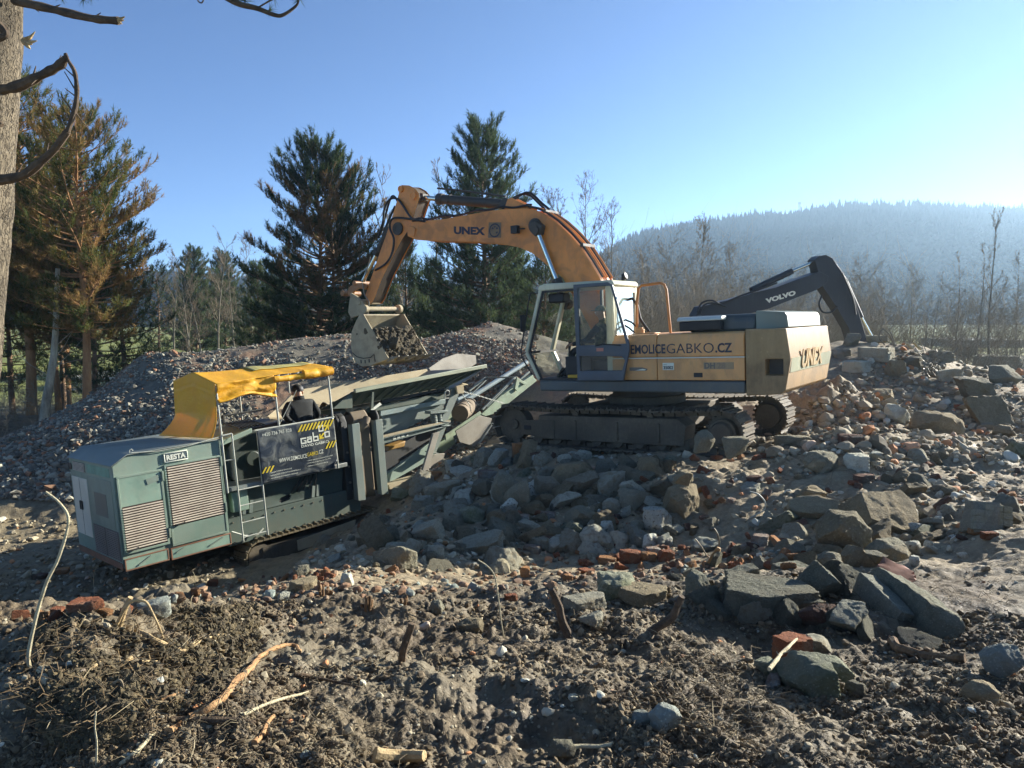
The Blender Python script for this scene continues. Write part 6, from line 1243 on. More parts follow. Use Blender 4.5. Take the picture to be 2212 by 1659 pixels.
for i in order:
    p, s_ = G_[i], szs[i]
    if not np.isfinite(p).all() or p[1] > 17 or p[1] < 6.8: continue
    if p[0] > (2.67 - 3.2) and np.hypot(p[0] - 2.67, p[1] - 14.95) < 2.6: continue
    k_, me = protoC[r.integers(len(protoC))]; cn = r.choice(['pale grey', 'grey', 'dark grey', 'brown', 'mossy grey', 'bluish grey', 'whitish'], p=[.1, .24, .14, .40, .05, .03, .04])
    o = link(CC, mesh_with(me, K[cn]), None); o.location = p + np.array([0, 0, s_ * -.02]); o.rotation_euler = rotm(r, 1.3).to_euler(); o.scale = (s_, s_, s_)
    sz = 'large' if s_ > .15 else 'small' if s_ < .085 else 'middling'; tag(o, unique(f'{SHAPE[k_]} {cn} concrete chunk', p, r, sz), 'concrete', GC)
pts = screen_pts(105, [(860, 1085), (960, 1015), (1090, 975), (1330, 985), (1480, 1010), (1480, 1185), (1200, 1200), (950, 1215), (800, 1180)]); G_ = ground_many(pts[:, 0], pts[:, 1])
for p in G_:
    if not np.isfinite(p).all() or p[1] > 16: continue
    k_, me = protoC[r.integers(len(protoC))]; cn = r.choice(['pale grey', 'grey', 'dark grey', 'brown', 'bluish grey'], p=[.22, .36, .12, .24, .06]); s_ = float(np.clip(np.exp(r.normal(math.log(.15), .3)), .09, .27))
    o = link(CC, mesh_with(me, K[cn]), None); o.location = p + np.array([0, 0, s_ * .28]); o.rotation_euler = rotm(r, 1.5).to_euler(); o.scale = (s_, s_, s_)
    sz = 'large' if s_ > .17 else 'middling'; tag(o, unique(f'{SHAPE[k_]} {cn} concrete block', p, r, sz), 'concrete', GC)
bigC = [(k_, rock_mesh(4, d, k_, .07)) for k_, d in [('chunk', (1, .8, .6)), ('chunk', (1.2, .7, .55)), ('slab', (1.2, .9, .3)), ('slab', (1.1, .7, .38)), ('chunk', (.9, .9, .7))]]
for x, y, s_ in [(310, 800, .10), (420, 790, .085), (560, 830, .12), (700, 800, .09), (860, 800, .11), (1020, 850, .10), (1130, 900, .12), (1080, 980, .085), (250, 1040, .10), (330, 1100, .075), (520, 1130, .12), (760, 1140, .11), (860, 1080, .10), (1010, 1180, .12), (420, 930, .07), (150, 870, .09), (60, 900, .07), (1240, 1230, .09), (1560, 1310, .08), (960, 790, .07)]:
    p = ground(*c8(x, y)); k_, me = bigC[r.integers(len(bigC))]; o = link(CC, mesh_with(me, KM if r.random() < .7 else K['grey']), None); o.location = p + np.array([0, 0, s_ * .3]); o.rotation_euler = rotm(r, 2.2).to_euler(); o.scale = (s_, s_, s_)
    tag(o, unique(f'{SHAPE[k_]} grey broken kerb lump', p, r, 'larger' if s_ > .095 else 'smaller'), 'kerb piece', G2)
pts = np.vstack([screen_pts(110, SLOPE), screen_pts(46, [(1180, 1185), (1500, 1180), (1760, 1185), (1700, 1235), (1250, 1240)]), screen_pts(20, [(350, 1285), (520, 1255), (700, 1225), (760, 1240), (520, 1290)]), screen_pts(9, [(30, 1330), (300, 1300), (420, 1290), (300, 1330), (60, 1350)])]); G_ = ground_many(pts[:, 0], pts[:, 1])
for i, p in enumerate(G_):
    if not np.isfinite(p).all() or p[1] > 16 or (p[0] > -.5 and np.hypot(p[0] - 2.67, p[1] - 14.95) < 2.6): continue
    k_ = r.integers(len(protoB)); cn = r.choice(['red', 'orange', 'dull red', 'mortar-smeared'], p=[.3, .22, .28, .2] if i < 110 else [.4, .4, .1, .1]); s_ = r.uniform(.6, 1.05) if i < 110 else r.uniform(.5, .9) if i < 156 else r.uniform(.3, .6)
    o = link(BR, mesh_with(protoB[k_], B[cn]), None); o.location = p + np.array([0, 0, .02]); o.rotation_euler = rotm(r, 1.6).to_euler(); o.scale = (s_, s_, s_)
    tag(o, unique(('whole ', 'half ', 'broken ', 'stub of a ', 'thick ')[k_] + f'{cn} brick', p, r, 'large' if s_ > .95 else 'small'), 'brick', GB)
# ---- what nobody could count: grit, crumbs, gravel
def tint_mat(name, stops, rough=.9, bmp=.4):
    m, nt, b = newmat(name); n = noise(nt, 30, 4, .7); c = ramp(nt, attr(nt, 'tint'), stops); c = mixc(nt, math2(nt, 'MULTIPLY', n, .5), c, (.09, .075, .06)); nt.links.new(c, b.inputs['Base Color']); b.inputs['Roughness'].default_value = rough; return m
def spread(name, pos, size, protos, mat, label, r, flat=.8, kind='stuff', lift=.25, nrm=None):
    """many small stones as one mesh"""
    VV, FF, TT = [], [], []; off = 0; pick = r.integers(len(protos), size=len(pos))
    for k_, (V, Fs) in enumerate(protos):
        idx = np.where(pick == k_)[0]
        if not len(idx): continue
        q = r.normal(size=(len(idx), 4)); q /= np.linalg.norm(q, axis=1)[:, None]; w, x, y, z = q.T
        Rm = np.stack([1 - 2 * (y * y + z * z), 2 * (x * y - z * w), 2 * (x * z + y * w), 2 * (x * y + z * w), 1 - 2 * (x * x + z * z), 2 * (y * z - x * w), 2 * (x * z - y * w), 2 * (y * z + x * w), 1 - 2 * (x * x + y * y)], -1).reshape(-1, 3, 3)
        P = np.einsum('nij,vj->nvi', Rm, V) * size[idx][:, None, None]; P[..., 2] *= flat; P = P + pos[idx][:, None, :]; P[..., 2] += (size[idx] * lift)[:, None]
        VV.append(P.reshape(-1, 3)); FF.append((Fs[None] + (np.arange(len(idx)) * len(V))[:, None, None] + off).reshape(-1, 3)); TT.append(np.repeat(r.random(len(idx)), len(Fs))); off += len(idx) * len(V)
    me = big_mesh(name, np.vstack(VV), np.vstack(FF), False, {'tint': ('FACE', np.concatenate(TT))}); o = link(name, me, mat); tag(o, label, None, None, kind); o['category'] = name.replace('_', ' '); return o
r = np.random.default_rng(99)
P1 = [rock_shape(r, 1, (1, .8, .65), 'chunk', .08) for _ in range(10)]; P2 = [rock_shape(r, 2, (1, .8, .65), 'chunk', .06) for _ in range(10)]
def gpts(n, poly, dmin=0, dmax=99):
    q = screen_pts(n, poly); G_ = ground_many(q[:, 0], q[:, 1]); ok = np.isfinite(G_).all(1); G_ = G_[ok]; return G_[(G_[:, 1] > dmin) & (G_[:, 1] < dmax)]
M_GRIT = tint_mat('grit', [(0, (.144, .114, .085)), (.35, (.270, .220, .165)), (.62, (.372, .312, .246)), (.8, (.507, .439, .355)), (.92, (.600, .600, .592)), (.96, (.600, .254, .118))])
M_SOILC = tint_mat('soil_crumbs', [(0, (.055, .036, .022)), (.5, (.137, .093, .056)), (.85, (.229, .166, .105)), (1, (.339, .262, .180))])
M_GRAV = tint_mat('gravel', [(0, (.104, .091, .080)), (.4, (.198, .181, .166)), (.68, (.312, .288, .262)), (.84, (.478, .448, .400)), (.87, (.250, .139, .096)), (1, (.395, .181, .107))])
M_REDG = tint_mat('brick_grit', [(0, (.160, .100, .081)), (.4, (.272, .140, .081)), (.75, (.336, .200, .127)), (.9, (.240, .270, .276)), (1, (.320, .370, .380))])
g1 = gpts(4200, SLOPE, 6.5, 17); u_ = g1[:, 0] / g1[:, 1] * F + CX; g1 = g1[(fbm(g1 * .9, 3, 13) + .3 * r.normal(size=len(g1)) > np.where((u_ > 1480) & (u_ < 1980) & (g1[:, 1] > 9), .25, -.15))]; spread('rubble', g1, np.clip(np.exp(r.normal(math.log(.034), .5, len(g1))), .012, .09), P2, M_GRIT, 'mixed small rubble filling the slope under the excavator', r, lift=.05)
g1 = gpts(40000, [(-20, 1330), (500, 1300), (1000, 1280), (1500, 1262), (2230, 1185), (2230, 1670), (-20, 1670)], 0, 7.5); q_ = fbm(g1 * 1.9, 4, 73) + .25 * r.normal(size=len(g1)) - 1.2 * ((g1[:, 0] / g1[:, 1] * F + CX) > 1850) * np.clip((g1[:, 1] - 4.2) / .4, 0, 1); g1 = g1[q_ > .06]; sz = np.clip(np.exp(r.normal(math.log(.0068), .6, len(g1))), .003, .026) * (g1[:, 1] / 3.6) ** .8; spread('soil_crumbs', g1, sz, P1, M_SOILC, 'loose crumbs of dark soil and grit over the bank', r, lift=.35)
g1 = gpts(1000, [(-20, 1330), (500, 1300), (1000, 1280), (1500, 1262), (2230, 1185), (2230, 1670), (-20, 1670)], 0, 7.5); spread('pebbles', g1, np.clip(np.exp(r.normal(math.log(.009), .5, len(g1))), .004, .03) * (g1[:, 1] / 3.6) ** .7, P2, M_GRIT, 'small pebbles and mortar bits lying over the bank', r, lift=.3)
g1 = gpts(650, [(330, 1300), (520, 1255), (720, 1222), (1000, 1235), (1450, 1180), (1760, 1195), (1600, 1245), (1000, 1280), (560, 1300)]); spread('brick_grit', g1, np.clip(np.exp(r.normal(math.log(.02), .5, len(g1))), .008, .06), P2, M_REDG, 'red brick grit strewn along the edge of the bank', r)
HEAP = [(-20, 955), (100, 905), (200, 845), (310, 760), (450, 750), (650, 722), (760, 718), (900, 735), (1060, 690), (1160, 712), (1160, 830), (1050, 960), (860, 1060), (700, 1000), (345, 1010), (150, 990), (150, 1085), (-20, 1075)]
g1 = gpts(44000, HEAP, 14.5, 30); q_ = fbm(g1 * np.array([.5, .5, 1.1]), 4, 61) + .2 * r.normal(size=len(g1)); foot_ = np.clip((1.6 - g1[:, 2]) / 2, 0, 1); g1 = g1[(q_ > -.42 - .5 * foot_)]; foot_ = np.clip((1.6 - g1[:, 2]) / 2, 0, 1); spread('gravel', g1, np.clip(np.exp(r.normal(math.log(.033), .45, len(g1))) * (1 + .7 * foot_), .014, .15), P1, M_GRAV, 'crushed grey and reddish gravel covering the heaps behind the crusher', r)
g1 = gpts(2000, [(1560, 985), (1800, 840), (1900, 725), (2230, 750), (2230, 1000)], 10, 24); spread('far_rubble', g1, np.clip(np.exp(r.normal(math.log(.045), .55, len(g1))), .015, .16), P2, M_GRIT, 'broken concrete rubble covering the far heap and the level below it', r)
g1 = gpts(700, [(-20, 1120), (160, 1120), (270, 1235), (520, 1200), (520, 1290), (-20, 1310)], 8, 18); spread('pit_stones', g1, np.clip(np.exp(r.normal(math.log(.028), .5, len(g1))), .01, .09), P2, M_GRIT, 'stones scattered over the pit floor around the engine housing', r)
# load in the bucket
sp = empty('soil_load'); bpy.data.objects.remove(sp)
lip, tp = np.array(side[9]) + np.array([.08, .06]), np.array(side[12]) + np.array([.1, -.05])
def load_fn(u, v):
    q = lip + (tp - lip) * u[:, None]; nrm = np.array([tp[1] - lip[1], -(tp[0] - lip[0])]); nrm /= np.linalg.norm(nrm); nrm = nrm if nrm[0] < 0 else -nrm
    b = .14 * np.sin(PI * np.clip(u, 0, 1)) * (1 - .5 * (2 * v - 1) ** 2) + .05 * fbm(np.stack([u * 7, v * 12, 0 * u], -1), 4, 5); b = b - .35 * np.clip((u - .8) / .2, 0, 1)
    return np.stack([q[:, 0] + nrm[0] * b, (v - .5) * 2 * (BW - .04), q[:, 1] + nrm[1] * b], -1)
P = load_fn(*map(np.ravel, np.meshgrid(np.linspace(0, 1, 40), np.linspace(0, 1, 60)))); nu = 40; i = np.arange(59)[:, None] * nu + np.arange(39)[None]
M_LOAD = stone('clay_load', (.10, .08, .06), (.2, .165, .125), (.13, .10, .075), 8.)
Mx = Matrix(rot(*EXQ[3:6]).tolist()).to_4x4(); Mx.translation = Vector(EXQ[:3]); Mi = np.array(Mx)
Pw = P
faces = np.stack([i, i + 1, i + nu + 1, i + nu], -1).reshape(-1, 4); tri = np.vstack([faces[:, :3], faces[:, [0, 2, 3]]])
cl = P[r.integers(len(P), size=260)] + r.normal(size=(260, 3)) * .012; VV, FF = [P], [tri]; off = len(P)
for c in cl:
    V, Fs = P2[r.integers(len(P2))]; s_ = math.exp(r.normal(math.log(.04), .45)); q = np.array(rotm(r, 3)); VV.append((V * s_) @ q.T + c); FF.append(Fs + off); off += len(V)
sl_ = link('soil_load', big_mesh('soil_load', np.vstack(VV), np.vstack(FF), False), M_LOAD); sl_.matrix_world = Mx; tag(sl_, 'lumpy brown rubble heaped inside the raised excavator bucket', 'rubble load')
# ------------------------------------------------------------------ roots, sticks and stakes on the bank
def bark(name, c0, c1, sc=8., bmp=.8, stretch=(1, 1, .25)):
    if name in MATS: return MATS[name]
    m, nt, b = newmat(name); tc = N(nt, 'ShaderNodeTexCoord', name='TC'); mp = N(nt, 'ShaderNodeMapping'); mp.inputs['Scale'].default_value = stretch; nt.links.new(tc.outputs['Object'], mp.inputs[0])
    n1 = noise(nt, sc, 6, .7, vec=mp.outputs[0]); n2 = noise(nt, sc * 5, 4, .7, vec=mp.outputs[0]); c = ramp(nt, n1, [(.35, c0), (.65, c1)]); nt.links.new(c, b.inputs['Base Color']); b.inputs['Roughness'].default_value = .9
    bump(nt, b, math2(nt, 'ADD', n1, math2(nt, 'MULTIPLY', n2, .4)), bmp, .02); MATS[name] = m; return m
M_ROOT = bark('root_bark', (.24, .125, .06), (.40, .23, .12), 12, stretch=(1, 1, 1)); M_PALE = bark('pale_stick', (.36, .30, .22), (.52, .45, .34), 14, stretch=(1, 1, 1)); M_STAKE = bark('dark_stake', (.04, .028, .02), (.13, .085, .055), 14, stretch=(1, 1, 1)); M_TWIG = bark('grey_twig', (.13, .10, .075), (.25, .2, .15), 14, stretch=(1, 1, 1)); M_BRKW = bark('broken_wood', (.30, .20, .11), (.46, .34, .21), 14, stretch=(1, 1, 1))
def spline(P, n=6):
    P = np.asarray(P, float); E_ = np.vstack([2 * P[0] - P[1], P, 2 * P[-1] - P[-2]]); out = []
    for i in range(len(P) - 1):
        a, b, c, d = E_[i:i + 4]
        for t in np.linspace(0, 1, n, endpoint=False): out.append(.5 * (2 * b + (c - a) * t + (2 * a - 5 * b + 4 * c - d) * t ** 2 + (3 * b - a - 3 * c + d) * t ** 3))
    out.append(P[-1]); return np.array(out)
RW = np.random.default_rng(12)
def stick(name, cat, label, pts, r0, r1, mat, stand=False, lift=.01, group=None, side_twigs=0, conv=None):
    """a branch following picture points: on the ground, or standing in one upright plane from its foot"""
    q = [conv(*p) if conv else p for p in pts]
    if stand:
        g_ = ground(*q[-1]); P = np.array([at(*p, g_[1]) for p in q]); P[-1, 2] -= .04
    else:
        P = ground_many([p[0] for p in q], [p[1] for p in q]); 
        if not np.isfinite(P).all(): return None
        P = P + np.array([0, 0, lift])
    S_ = spline(P); S_ = S_ + .25 * r0 * np.stack([fbm(S_ * 9 + k * 9, 2, 5) for k in range(3)], 1) * 2; R_ = np.linspace(r0, r1, len(S_)) * (1 + .18 * vnoise(S_ * 25, 3)); mb = MB().tube(S_, R_, 8)
    for _ in range(side_twigs):
        i = RW.integers(2, len(S_) - 1); d = RW.normal(size=3) * (1, .6, 1); d /= np.linalg.norm(d); L_ = RW.uniform(.02, .06); mb.tube([S_[i], S_[i] + d * L_ * .6, S_[i] + d * L_ + RW.normal(size=3) * .01], [R_[i] * .45, R_[i] * .3, R_[i] * .15], 5)
    return tag(mb.obj(name, mat), label, cat, group)
cA = lambda x, y: (x * .35, 1106 + y * .35); cB = lambda x, y: ((1300 + .6329 * x) * .553, (2300 + .6329 * y) * .553); cC = lambda x, y: ((2600 + .6329 * x) * .553, (2300 + .6329 * y) * .553)
stick('bare_branch', 'branch', 'tall pale crooked branch standing up from the bank before the crusher', [(100, 1063), (128, 1085), (147, 1113), (145, 1150), (124, 1212), (100, 1262), (78, 1335), (62, 1410), (66, 1448)], .005, .009, M_PALE, True, side_twigs=3)
RO = 'roots lying on the bank'
for lab, pts, r0, r1, m in [('long red-barked root snaking across the bank', [(1180, 1285), (1310, 1215), (1400, 1140), (1450, 1060), (1540, 985), (1580, 930), (1630, 880), (1740, 835), (1835, 830), (1845, 880)], .014, .007, M_ROOT),
        ('forked tan root end with a curl on the mound', [(835, 745), (930, 790), (1040, 840), (1130, 865), (1210, 820), (1300, 785), (1385, 770)], .010, .006, M_BRKW), ('short tan root parallel to the forked one', [(970, 885), (1080, 880), (1150, 860), (1215, 800)], .008, .006, M_BRKW),
        ('thin twisted root below the forked one', [(1000, 1180), (1080, 1145), (1150, 1110), (1210, 1070), (1310, 1035)], .008, .004, M_ROOT), ('split orange wood sliver on the dark root mound', [(555, 1010), (600, 965), (665, 925)], .012, .004, M_BRKW), ('stubby orange root bit on the dark mound', [(755, 975), (795, 940), (812, 912)], .009, .006, M_BRKW),
        ('peeled root forking down beside the hollow', [(1575, 1450), (1615, 1390), (1650, 1320), (1690, 1275)], .010, .006, M_ROOT), ('dark straight branch lying under the red root', [(1060, 1300), (1250, 1295), (1430, 1295), (1580, 1310)], .012, .008, M_STAKE), ('long grey twig across the open soil', [(1820, 1010), (1990, 1040), (2200, 1090)], .008, .004, M_STAKE), ('light twig angling toward the dark branch', [(1500, 1265), (1680, 1190), (1900, 1125)], .006, .004, M_PALE),
        ('tan stick on the lower bank', [(745, 1575), (840, 1500), (960, 1380)], .007, .004, M_PALE), ('curved green-grey bramble stem at the picture corner', [(0, 1158), (140, 1205), (270, 1290), (350, 1380), (395, 1440)], .008, .006, M_TWIG), ('pale peeled stub at the root mound', [(245, 980), (275, 1045), (300, 1110)], .014, .010, M_PALE), ('short tan root under the forked one', [(880, 950), (925, 945), (970, 940)], .008, .006, M_BRKW), ('broken red stub near the dark branch', [(1040, 1370), (1085, 1345), (1120, 1325)], .012, .010, M_ROOT), ('thin twig bowing over the mound', [(265, 1215), (320, 1120), (400, 1060)], .005, .004, M_PALE)]:
    stick('root', 'root', lab, pts, r0 * 1.25, r1 * 1.25, m, conv=cA, group=RO, side_twigs=2)
for lab, pts, r0, r1 in [('arched tan root rising from behind the blue-grey stone', [(725, 690), (770, 600), (815, 550), (900, 555), (940, 620), (980, 700), (1020, 780)], .008, .005), ('thin arched root hooked over the dark mound', [(560, 735), (600, 660), (650, 612), (690, 630)], .006, .004), ('stout upright root stub behind the mound', [(805, 525), (770, 600), (725, 690)], .012, .016), ('small bow of root on the mound', [(700, 1060), (740, 1040), (760, 1090), (735, 1140)], .005, .004)]:
    stick('root', 'root', lab, pts, r0, r1, M_BRKW if 'bow' not in lab else M_TWIG, True, conv=cA, group=RO)
stick('thin_stem', 'stem', 'thin upright dry stem in the shadow beneath the engine housing', [(592, 340), (578, 400), (583, 520)], .003, .004, M_PALE, True, conv=cA); stick('thin_stem', 'stem', 'short dry stem on the brick ridge', [(1190, 368), (1203, 400), (1205, 445)], .004, .004, M_PALE, True, conv=cA); stick('thin_stem', 'stem', 'wispy stem at the lower edge of the mound', [(592, 1235), (588, 1330), (600, 1440), (590, 1560)], .003, .004, M_PALE, True, conv=cA)
M_TORN = bark('torn_wood', (.09, .055, .033), (.26, .15, .08), 18, stretch=(1, 1, .3))
ST_ = 'wooden stakes stuck in the soil'
stick('wooden_stake', 'stake', 'charred stake leaning on the open bank with a split orange top', [(1345, 5), (1380, 90), (1415, 180), (1455, 285)], .020, .026, M_STAKE, True, conv=cB, group=ST_, side_twigs=2); stick('wooden_stake', 'stake', 'bent dark stake curving up near the kerb heap', [(2150, 40), (2130, 110), (2090, 180), (2010, 235), (1915, 275)], .02, .026, M_STAKE, True, conv=cB, group=ST_, side_twigs=2); stick('wooden_stake', 'stake', 'short crooked stake with a knobbed tip', [(490, 205), (480, 260), (450, 350), (405, 455)], .018, .02, M_STAKE, True, conv=cB, group=ST_, side_twigs=2)
for lab, x, y, w in (('brown splintered stump end behind the crooked stake', 215, 75, 75), ('smaller splintered stump beside the bigger one', 445, 50, 60), ('orange torn stump at the bank edge', -45, -5, 90)):
    g_ = ground(*cB(x, y + 40)); m = MB(); R_ = w * .35 * g_[1] / F / 2; V = []
    for k in range(8):
        a = k * 2 * PI / 8 + RW.normal() * .3; m.bar(g_ + np.array([math.cos(a) * R_ * .55, math.sin(a) * R_ * .55, -.05]), g_ + np.array([math.cos(a) * R_ * .7, math.sin(a) * R_ * .7, R_ * RW.uniform(.2, 1.9)]) + RW.normal(size=3) * R_ * .2, R_ * RW.uniform(.25, .6), R_ * RW.uniform(.25, .6), (math.cos(a), math.sin(a), .1))
    tag(m.obj('stump', M_TORN, bevel=.004), lab, 'stump')
stick('log', 'log', 'thick brown root log lying under the kerb pieces', [(1395, 350), (1430, 400), (1560, 425), (1690, 440), (1850, 455)], .03, .022, M_TORN, conv=cC, lift=.02, side_twigs=4); stick('log', 'log', 'barkless log lying along the bottom of the picture', [(235, 1072), (400, 1078), (560, 1075)], .026, .024, M_BRKW, conv=cB, lift=.03)
stick('dry_stick', 'stick', 'long dry stick lying over the mossy boulders', [(640, 650), (700, 560), (760, 490), (810, 440)], .010, .007, M_PALE, conv=cC, lift=.12, side_twigs=2); stick('dry_stick', 'stick', 'broken stick in front of the smooth dark cobble', [(1420, 1025), (1540, 1000), (1720, 985)], .009, .008, M_PALE, conv=cB, lift=.02); stick('dry_stick', 'stick', 'crooked twig below the stump row', [(330, 110), (560, 200), (640, 245)], .005, .004, M_TWIG, conv=cB)
# bent steel shell and wires at the foot of the slope
g_ = ground(*c7(2040, 800)); D0 = g_[1]; q = [at(*c7(x, y), D0) for x, y in [(1990, 790), (2020, 735), (2055, 690), (2075, 700), (2078, 740), (2060, 800)]]
tag(MB().ext(q, [p + np.array([.02, .06, -.01]) for p in q]).obj('steel_shell', paint('rusted_shell', (.4, .24, .12), (.5, .42, .3), .5, 9.), bevel=.004), 'curved rusty steel shell standing among bricks', 'scrap metal')
WR = 'bent wires in the rubble'
for lab, pts, r_ in [('bent pale pipe curving above the steel shell', [(2035, 575), (2065, 630), (2065, 700), (2030, 790)], .009), ('angled thin rod beside the steel shell', [(1920, 640), (1960, 690), (2005, 750)], .007), ('rod crossing the angled one', [(1795, 800), (1860, 720), (1920, 640)], .005), ('wire hooked round the white boulder', [(1830, 375), (1790, 430), (1800, 510), (1790, 560), (1740, 550), (1715, 500)], .005), ('wire loop on the wired concrete stub', [(1040, 590), (1060, 640), (1085, 660)], .005), ('wire rising from the wired concrete stub', [(1100, 490), (1130, 530), (1145, 500), (1140, 480)], .004), ('curved wire by the white leaning stone', [(1110, 340), (1150, 365), (1160, 395)], .006), ('arched wire by the orange brick lump', [(855, 150), (862, 200), (880, 230)], .006), ('dry sprig rising from the bank before the flat tan stone', [(580, 770), (640, 810), (685, 870), (700, 960), (715, 1080), (745, 1250)], .004)]:
    stick('sprig' if 'sprig' in lab else 'wire', 'stem' if 'sprig' in lab else 'wire', lab, pts, r_, r_, M_PALE if 'sprig' in lab else M_STEEL, True, conv=c7, group=None if 'sprig' in lab else WR)
stick('cable', 'cable', 'white cable loop sticking out of the slope shoulder', [(520, 350), (570, 365), (610, 410), (610, 460), (560, 490), (480, 515)], .010, .010, M_POLE, True, conv=c8); stick('cable', 'cable', 'brown cable trailing over the long dusty brick', [(1020, 290), (1040, 240), (1120, 240), (1220, 280), (1370, 345)], .007, .006, M_TWIG, conv=c8, lift=.05)
for lab, pts in [('rod sweeping up behind the counterweight', [(635, 100), (610, 180), (590, 280)]), ('wire tangle strand beside the black stick', [(650, 150), (680, 135), (720, 180), (790, 230), (850, 260)]), ('rod arching over the far heap crest', [(1010, 330), (960, 260), (990, 190), (1050, 240), (1090, 330)]), ('straight post-like rod on the far heap', [(1060, 215), (1080, 270), (1095, 340)]), ('rod bowing over the grey sloping block', [(1640, 350), (1600, 400), (1560, 450), (1515, 495)]), ('rod reaching toward the birches', [(1560, 280), (1650, 300), (1800, 310), (1880, 370), (1920, 420)])]:
    g_ = ground(*cR(*pts[-1])); P = spline([at(*cR(*p), g_[1]) for p in pts]); tag(MB().tube(P, .016, 6).obj('reinforcing_rod', M_STEEL), lab, 'rod', 'bent rods on the far heap')
g_ = ground(*cR(1420, 600)); P = [at(*cR(1420, 500), g_[1]) + RW.normal(size=3) * (.16, .12, .22) for _ in range(60)]; tag(MB().tube(spline(P, 5), .008, 5).obj('wire_tangle', M_STEEL), 'pale tangle of wires on the far heap', 'wire')
for p0, p1, lab in (((1200, 310), (1245, 360), 'short splintered plank on the far heap'), ((1260, 305), (1320, 365), 'longer plank beside the splintered one'), ((1370, 255), (1470, 248), 'plank lying flat on the far heap crest')):
    g_ = ground(*cR(p1[0], p1[1] + 60)); tag(MB().bar(at(*cR(*p0), g_[1]), at(*cR(*p1), g_[1]), .14, .04).obj('plank', M_PALE), lab, 'plank')
# dry litter: needles, twigs, root hairs
def litter(name, pos, L0, L1, rad, mats, label, up=.25, curl=0.):
    r = np.random.default_rng(len(pos)); n = len(pos); a = r.uniform(0, 2 * PI, n); e = r.normal(size=n) * up; d = np.stack([np.cos(a) * np.cos(e), np.sin(a) * np.cos(e), np.abs(np.sin(e))], 1); Ln = r.uniform(L0, L1, n)
    s_ = np.cross(d, (0, 0, 1.)); s_ /= np.linalg.norm(s_, axis=1)[:, None] + 1e-6; u = np.cross(s_, d); rd = (rad * r.uniform(.6, 1.5, n))[:, None]; p0 = pos + np.array([0, 0, .004]); mid = p0 + d * (Ln * .5)[:, None] + s_ * (r.normal(size=n) * curl * Ln)[:, None] + u * (.01 + .05 * Ln)[:, None]; p1 = p0 + d * Ln[:, None]
    V = []; 
    for p, k in ((p0, 1.), (mid, .9), (p1, .5)):
        for t in range(3): V.append(p + rd * k * (math.cos(t * 2.094) * s_ + math.sin(t * 2.094) * u))
    V = np.stack(V, 1); fs = np.array([(b + i, b + (i + 1) % 3, b + 3 + (i + 1) % 3, b + 3 + i) for b in (0, 3) for i in range(3)]); me = big_mesh(name, V.reshape(-1, 3), (fs[None] + (np.arange(n) * 9)[:, None, None]).reshape(-1, 4), False, {'tint': ('FACE', np.repeat(r.random(n), 6))})
    o = link(name, me, mats); tag(o, label, name.replace('_', ' '), None, 'stuff'); return o
M_LIT = tint_mat('dry_litter', [(0, (.05, .036, .024)), (.45, (.11, .08, .052)), (.75, (.2, .145, .09)), (.93, (.32, .25, .165)), (1, (.46, .38, .28))])
M_RH = tint_mat('root_hair', [(0, (.05, .03, .015)), (.6, (.13, .08, .04)), (1, (.26, .17, .09))])
FG = [(-20, 1335), (500, 1300), (1000, 1285), (1500, 1270), (2230, 1195), (2230, 1670), (-20, 1670)]
g1 = gpts(6500, FG, 0, 7); g1 = g1[fbm(g1 * 1.4, 3, 88) + .3 * RW.normal(size=len(g1)) > .0]; litter('dry_litter', g1, .02, .09, .0016, M_LIT, 'dry twigs, straw and needles littering the bank', .25, .12)
g1 = gpts(650, [(60, 1340), (560, 1310), (560, 1440), (330, 1600), (120, 1640), (40, 1500)], 0, 7); litter('root_hair', g1, .03, .14, .0015, M_RH, 'fine root hairs matting the dark mound', .5, .25)
g1 = gpts(150, [(60, 1340), (560, 1310), (560, 1440), (330, 1600), (120, 1640), (40, 1500)], 0, 7); litter('tan_rootlets', g1, .05, .2, .0021, M_LIT, 'tan rootlets sticking out of the dark mound', .35, .25)
g1 = gpts(500, [(1430, 1380), (1640, 1400), (1680, 1520), (1560, 1640), (1400, 1560)], 0, 7); litter('straw', g1, .04, .15, .0016, M_LIT, 'dead straw lying beside the mossy boulders', .15, .05)
r = np.random.default_rng(44); g1 = gpts(13000, [(90, 1345), (560, 1305), (560, 1400), (470, 1480), (300, 1600), (120, 1640), (40, 1500)], 0, 7); g1 = g1[fbm(g1 * 3.1, 3, 19) + .2 * r.normal(size=len(g1)) > -.12]; M_MOSS = tint_mat('dark_moss', [(0, (.03, .022, .01)), (.6, (.07, .05, .022)), (1, (.14, .10, .048))]); spread('moss', g1, r.uniform(.006, .02, len(g1)), P1, M_MOSS, 'dark peaty turf clods on the root mound', r, 1., lift=.6)
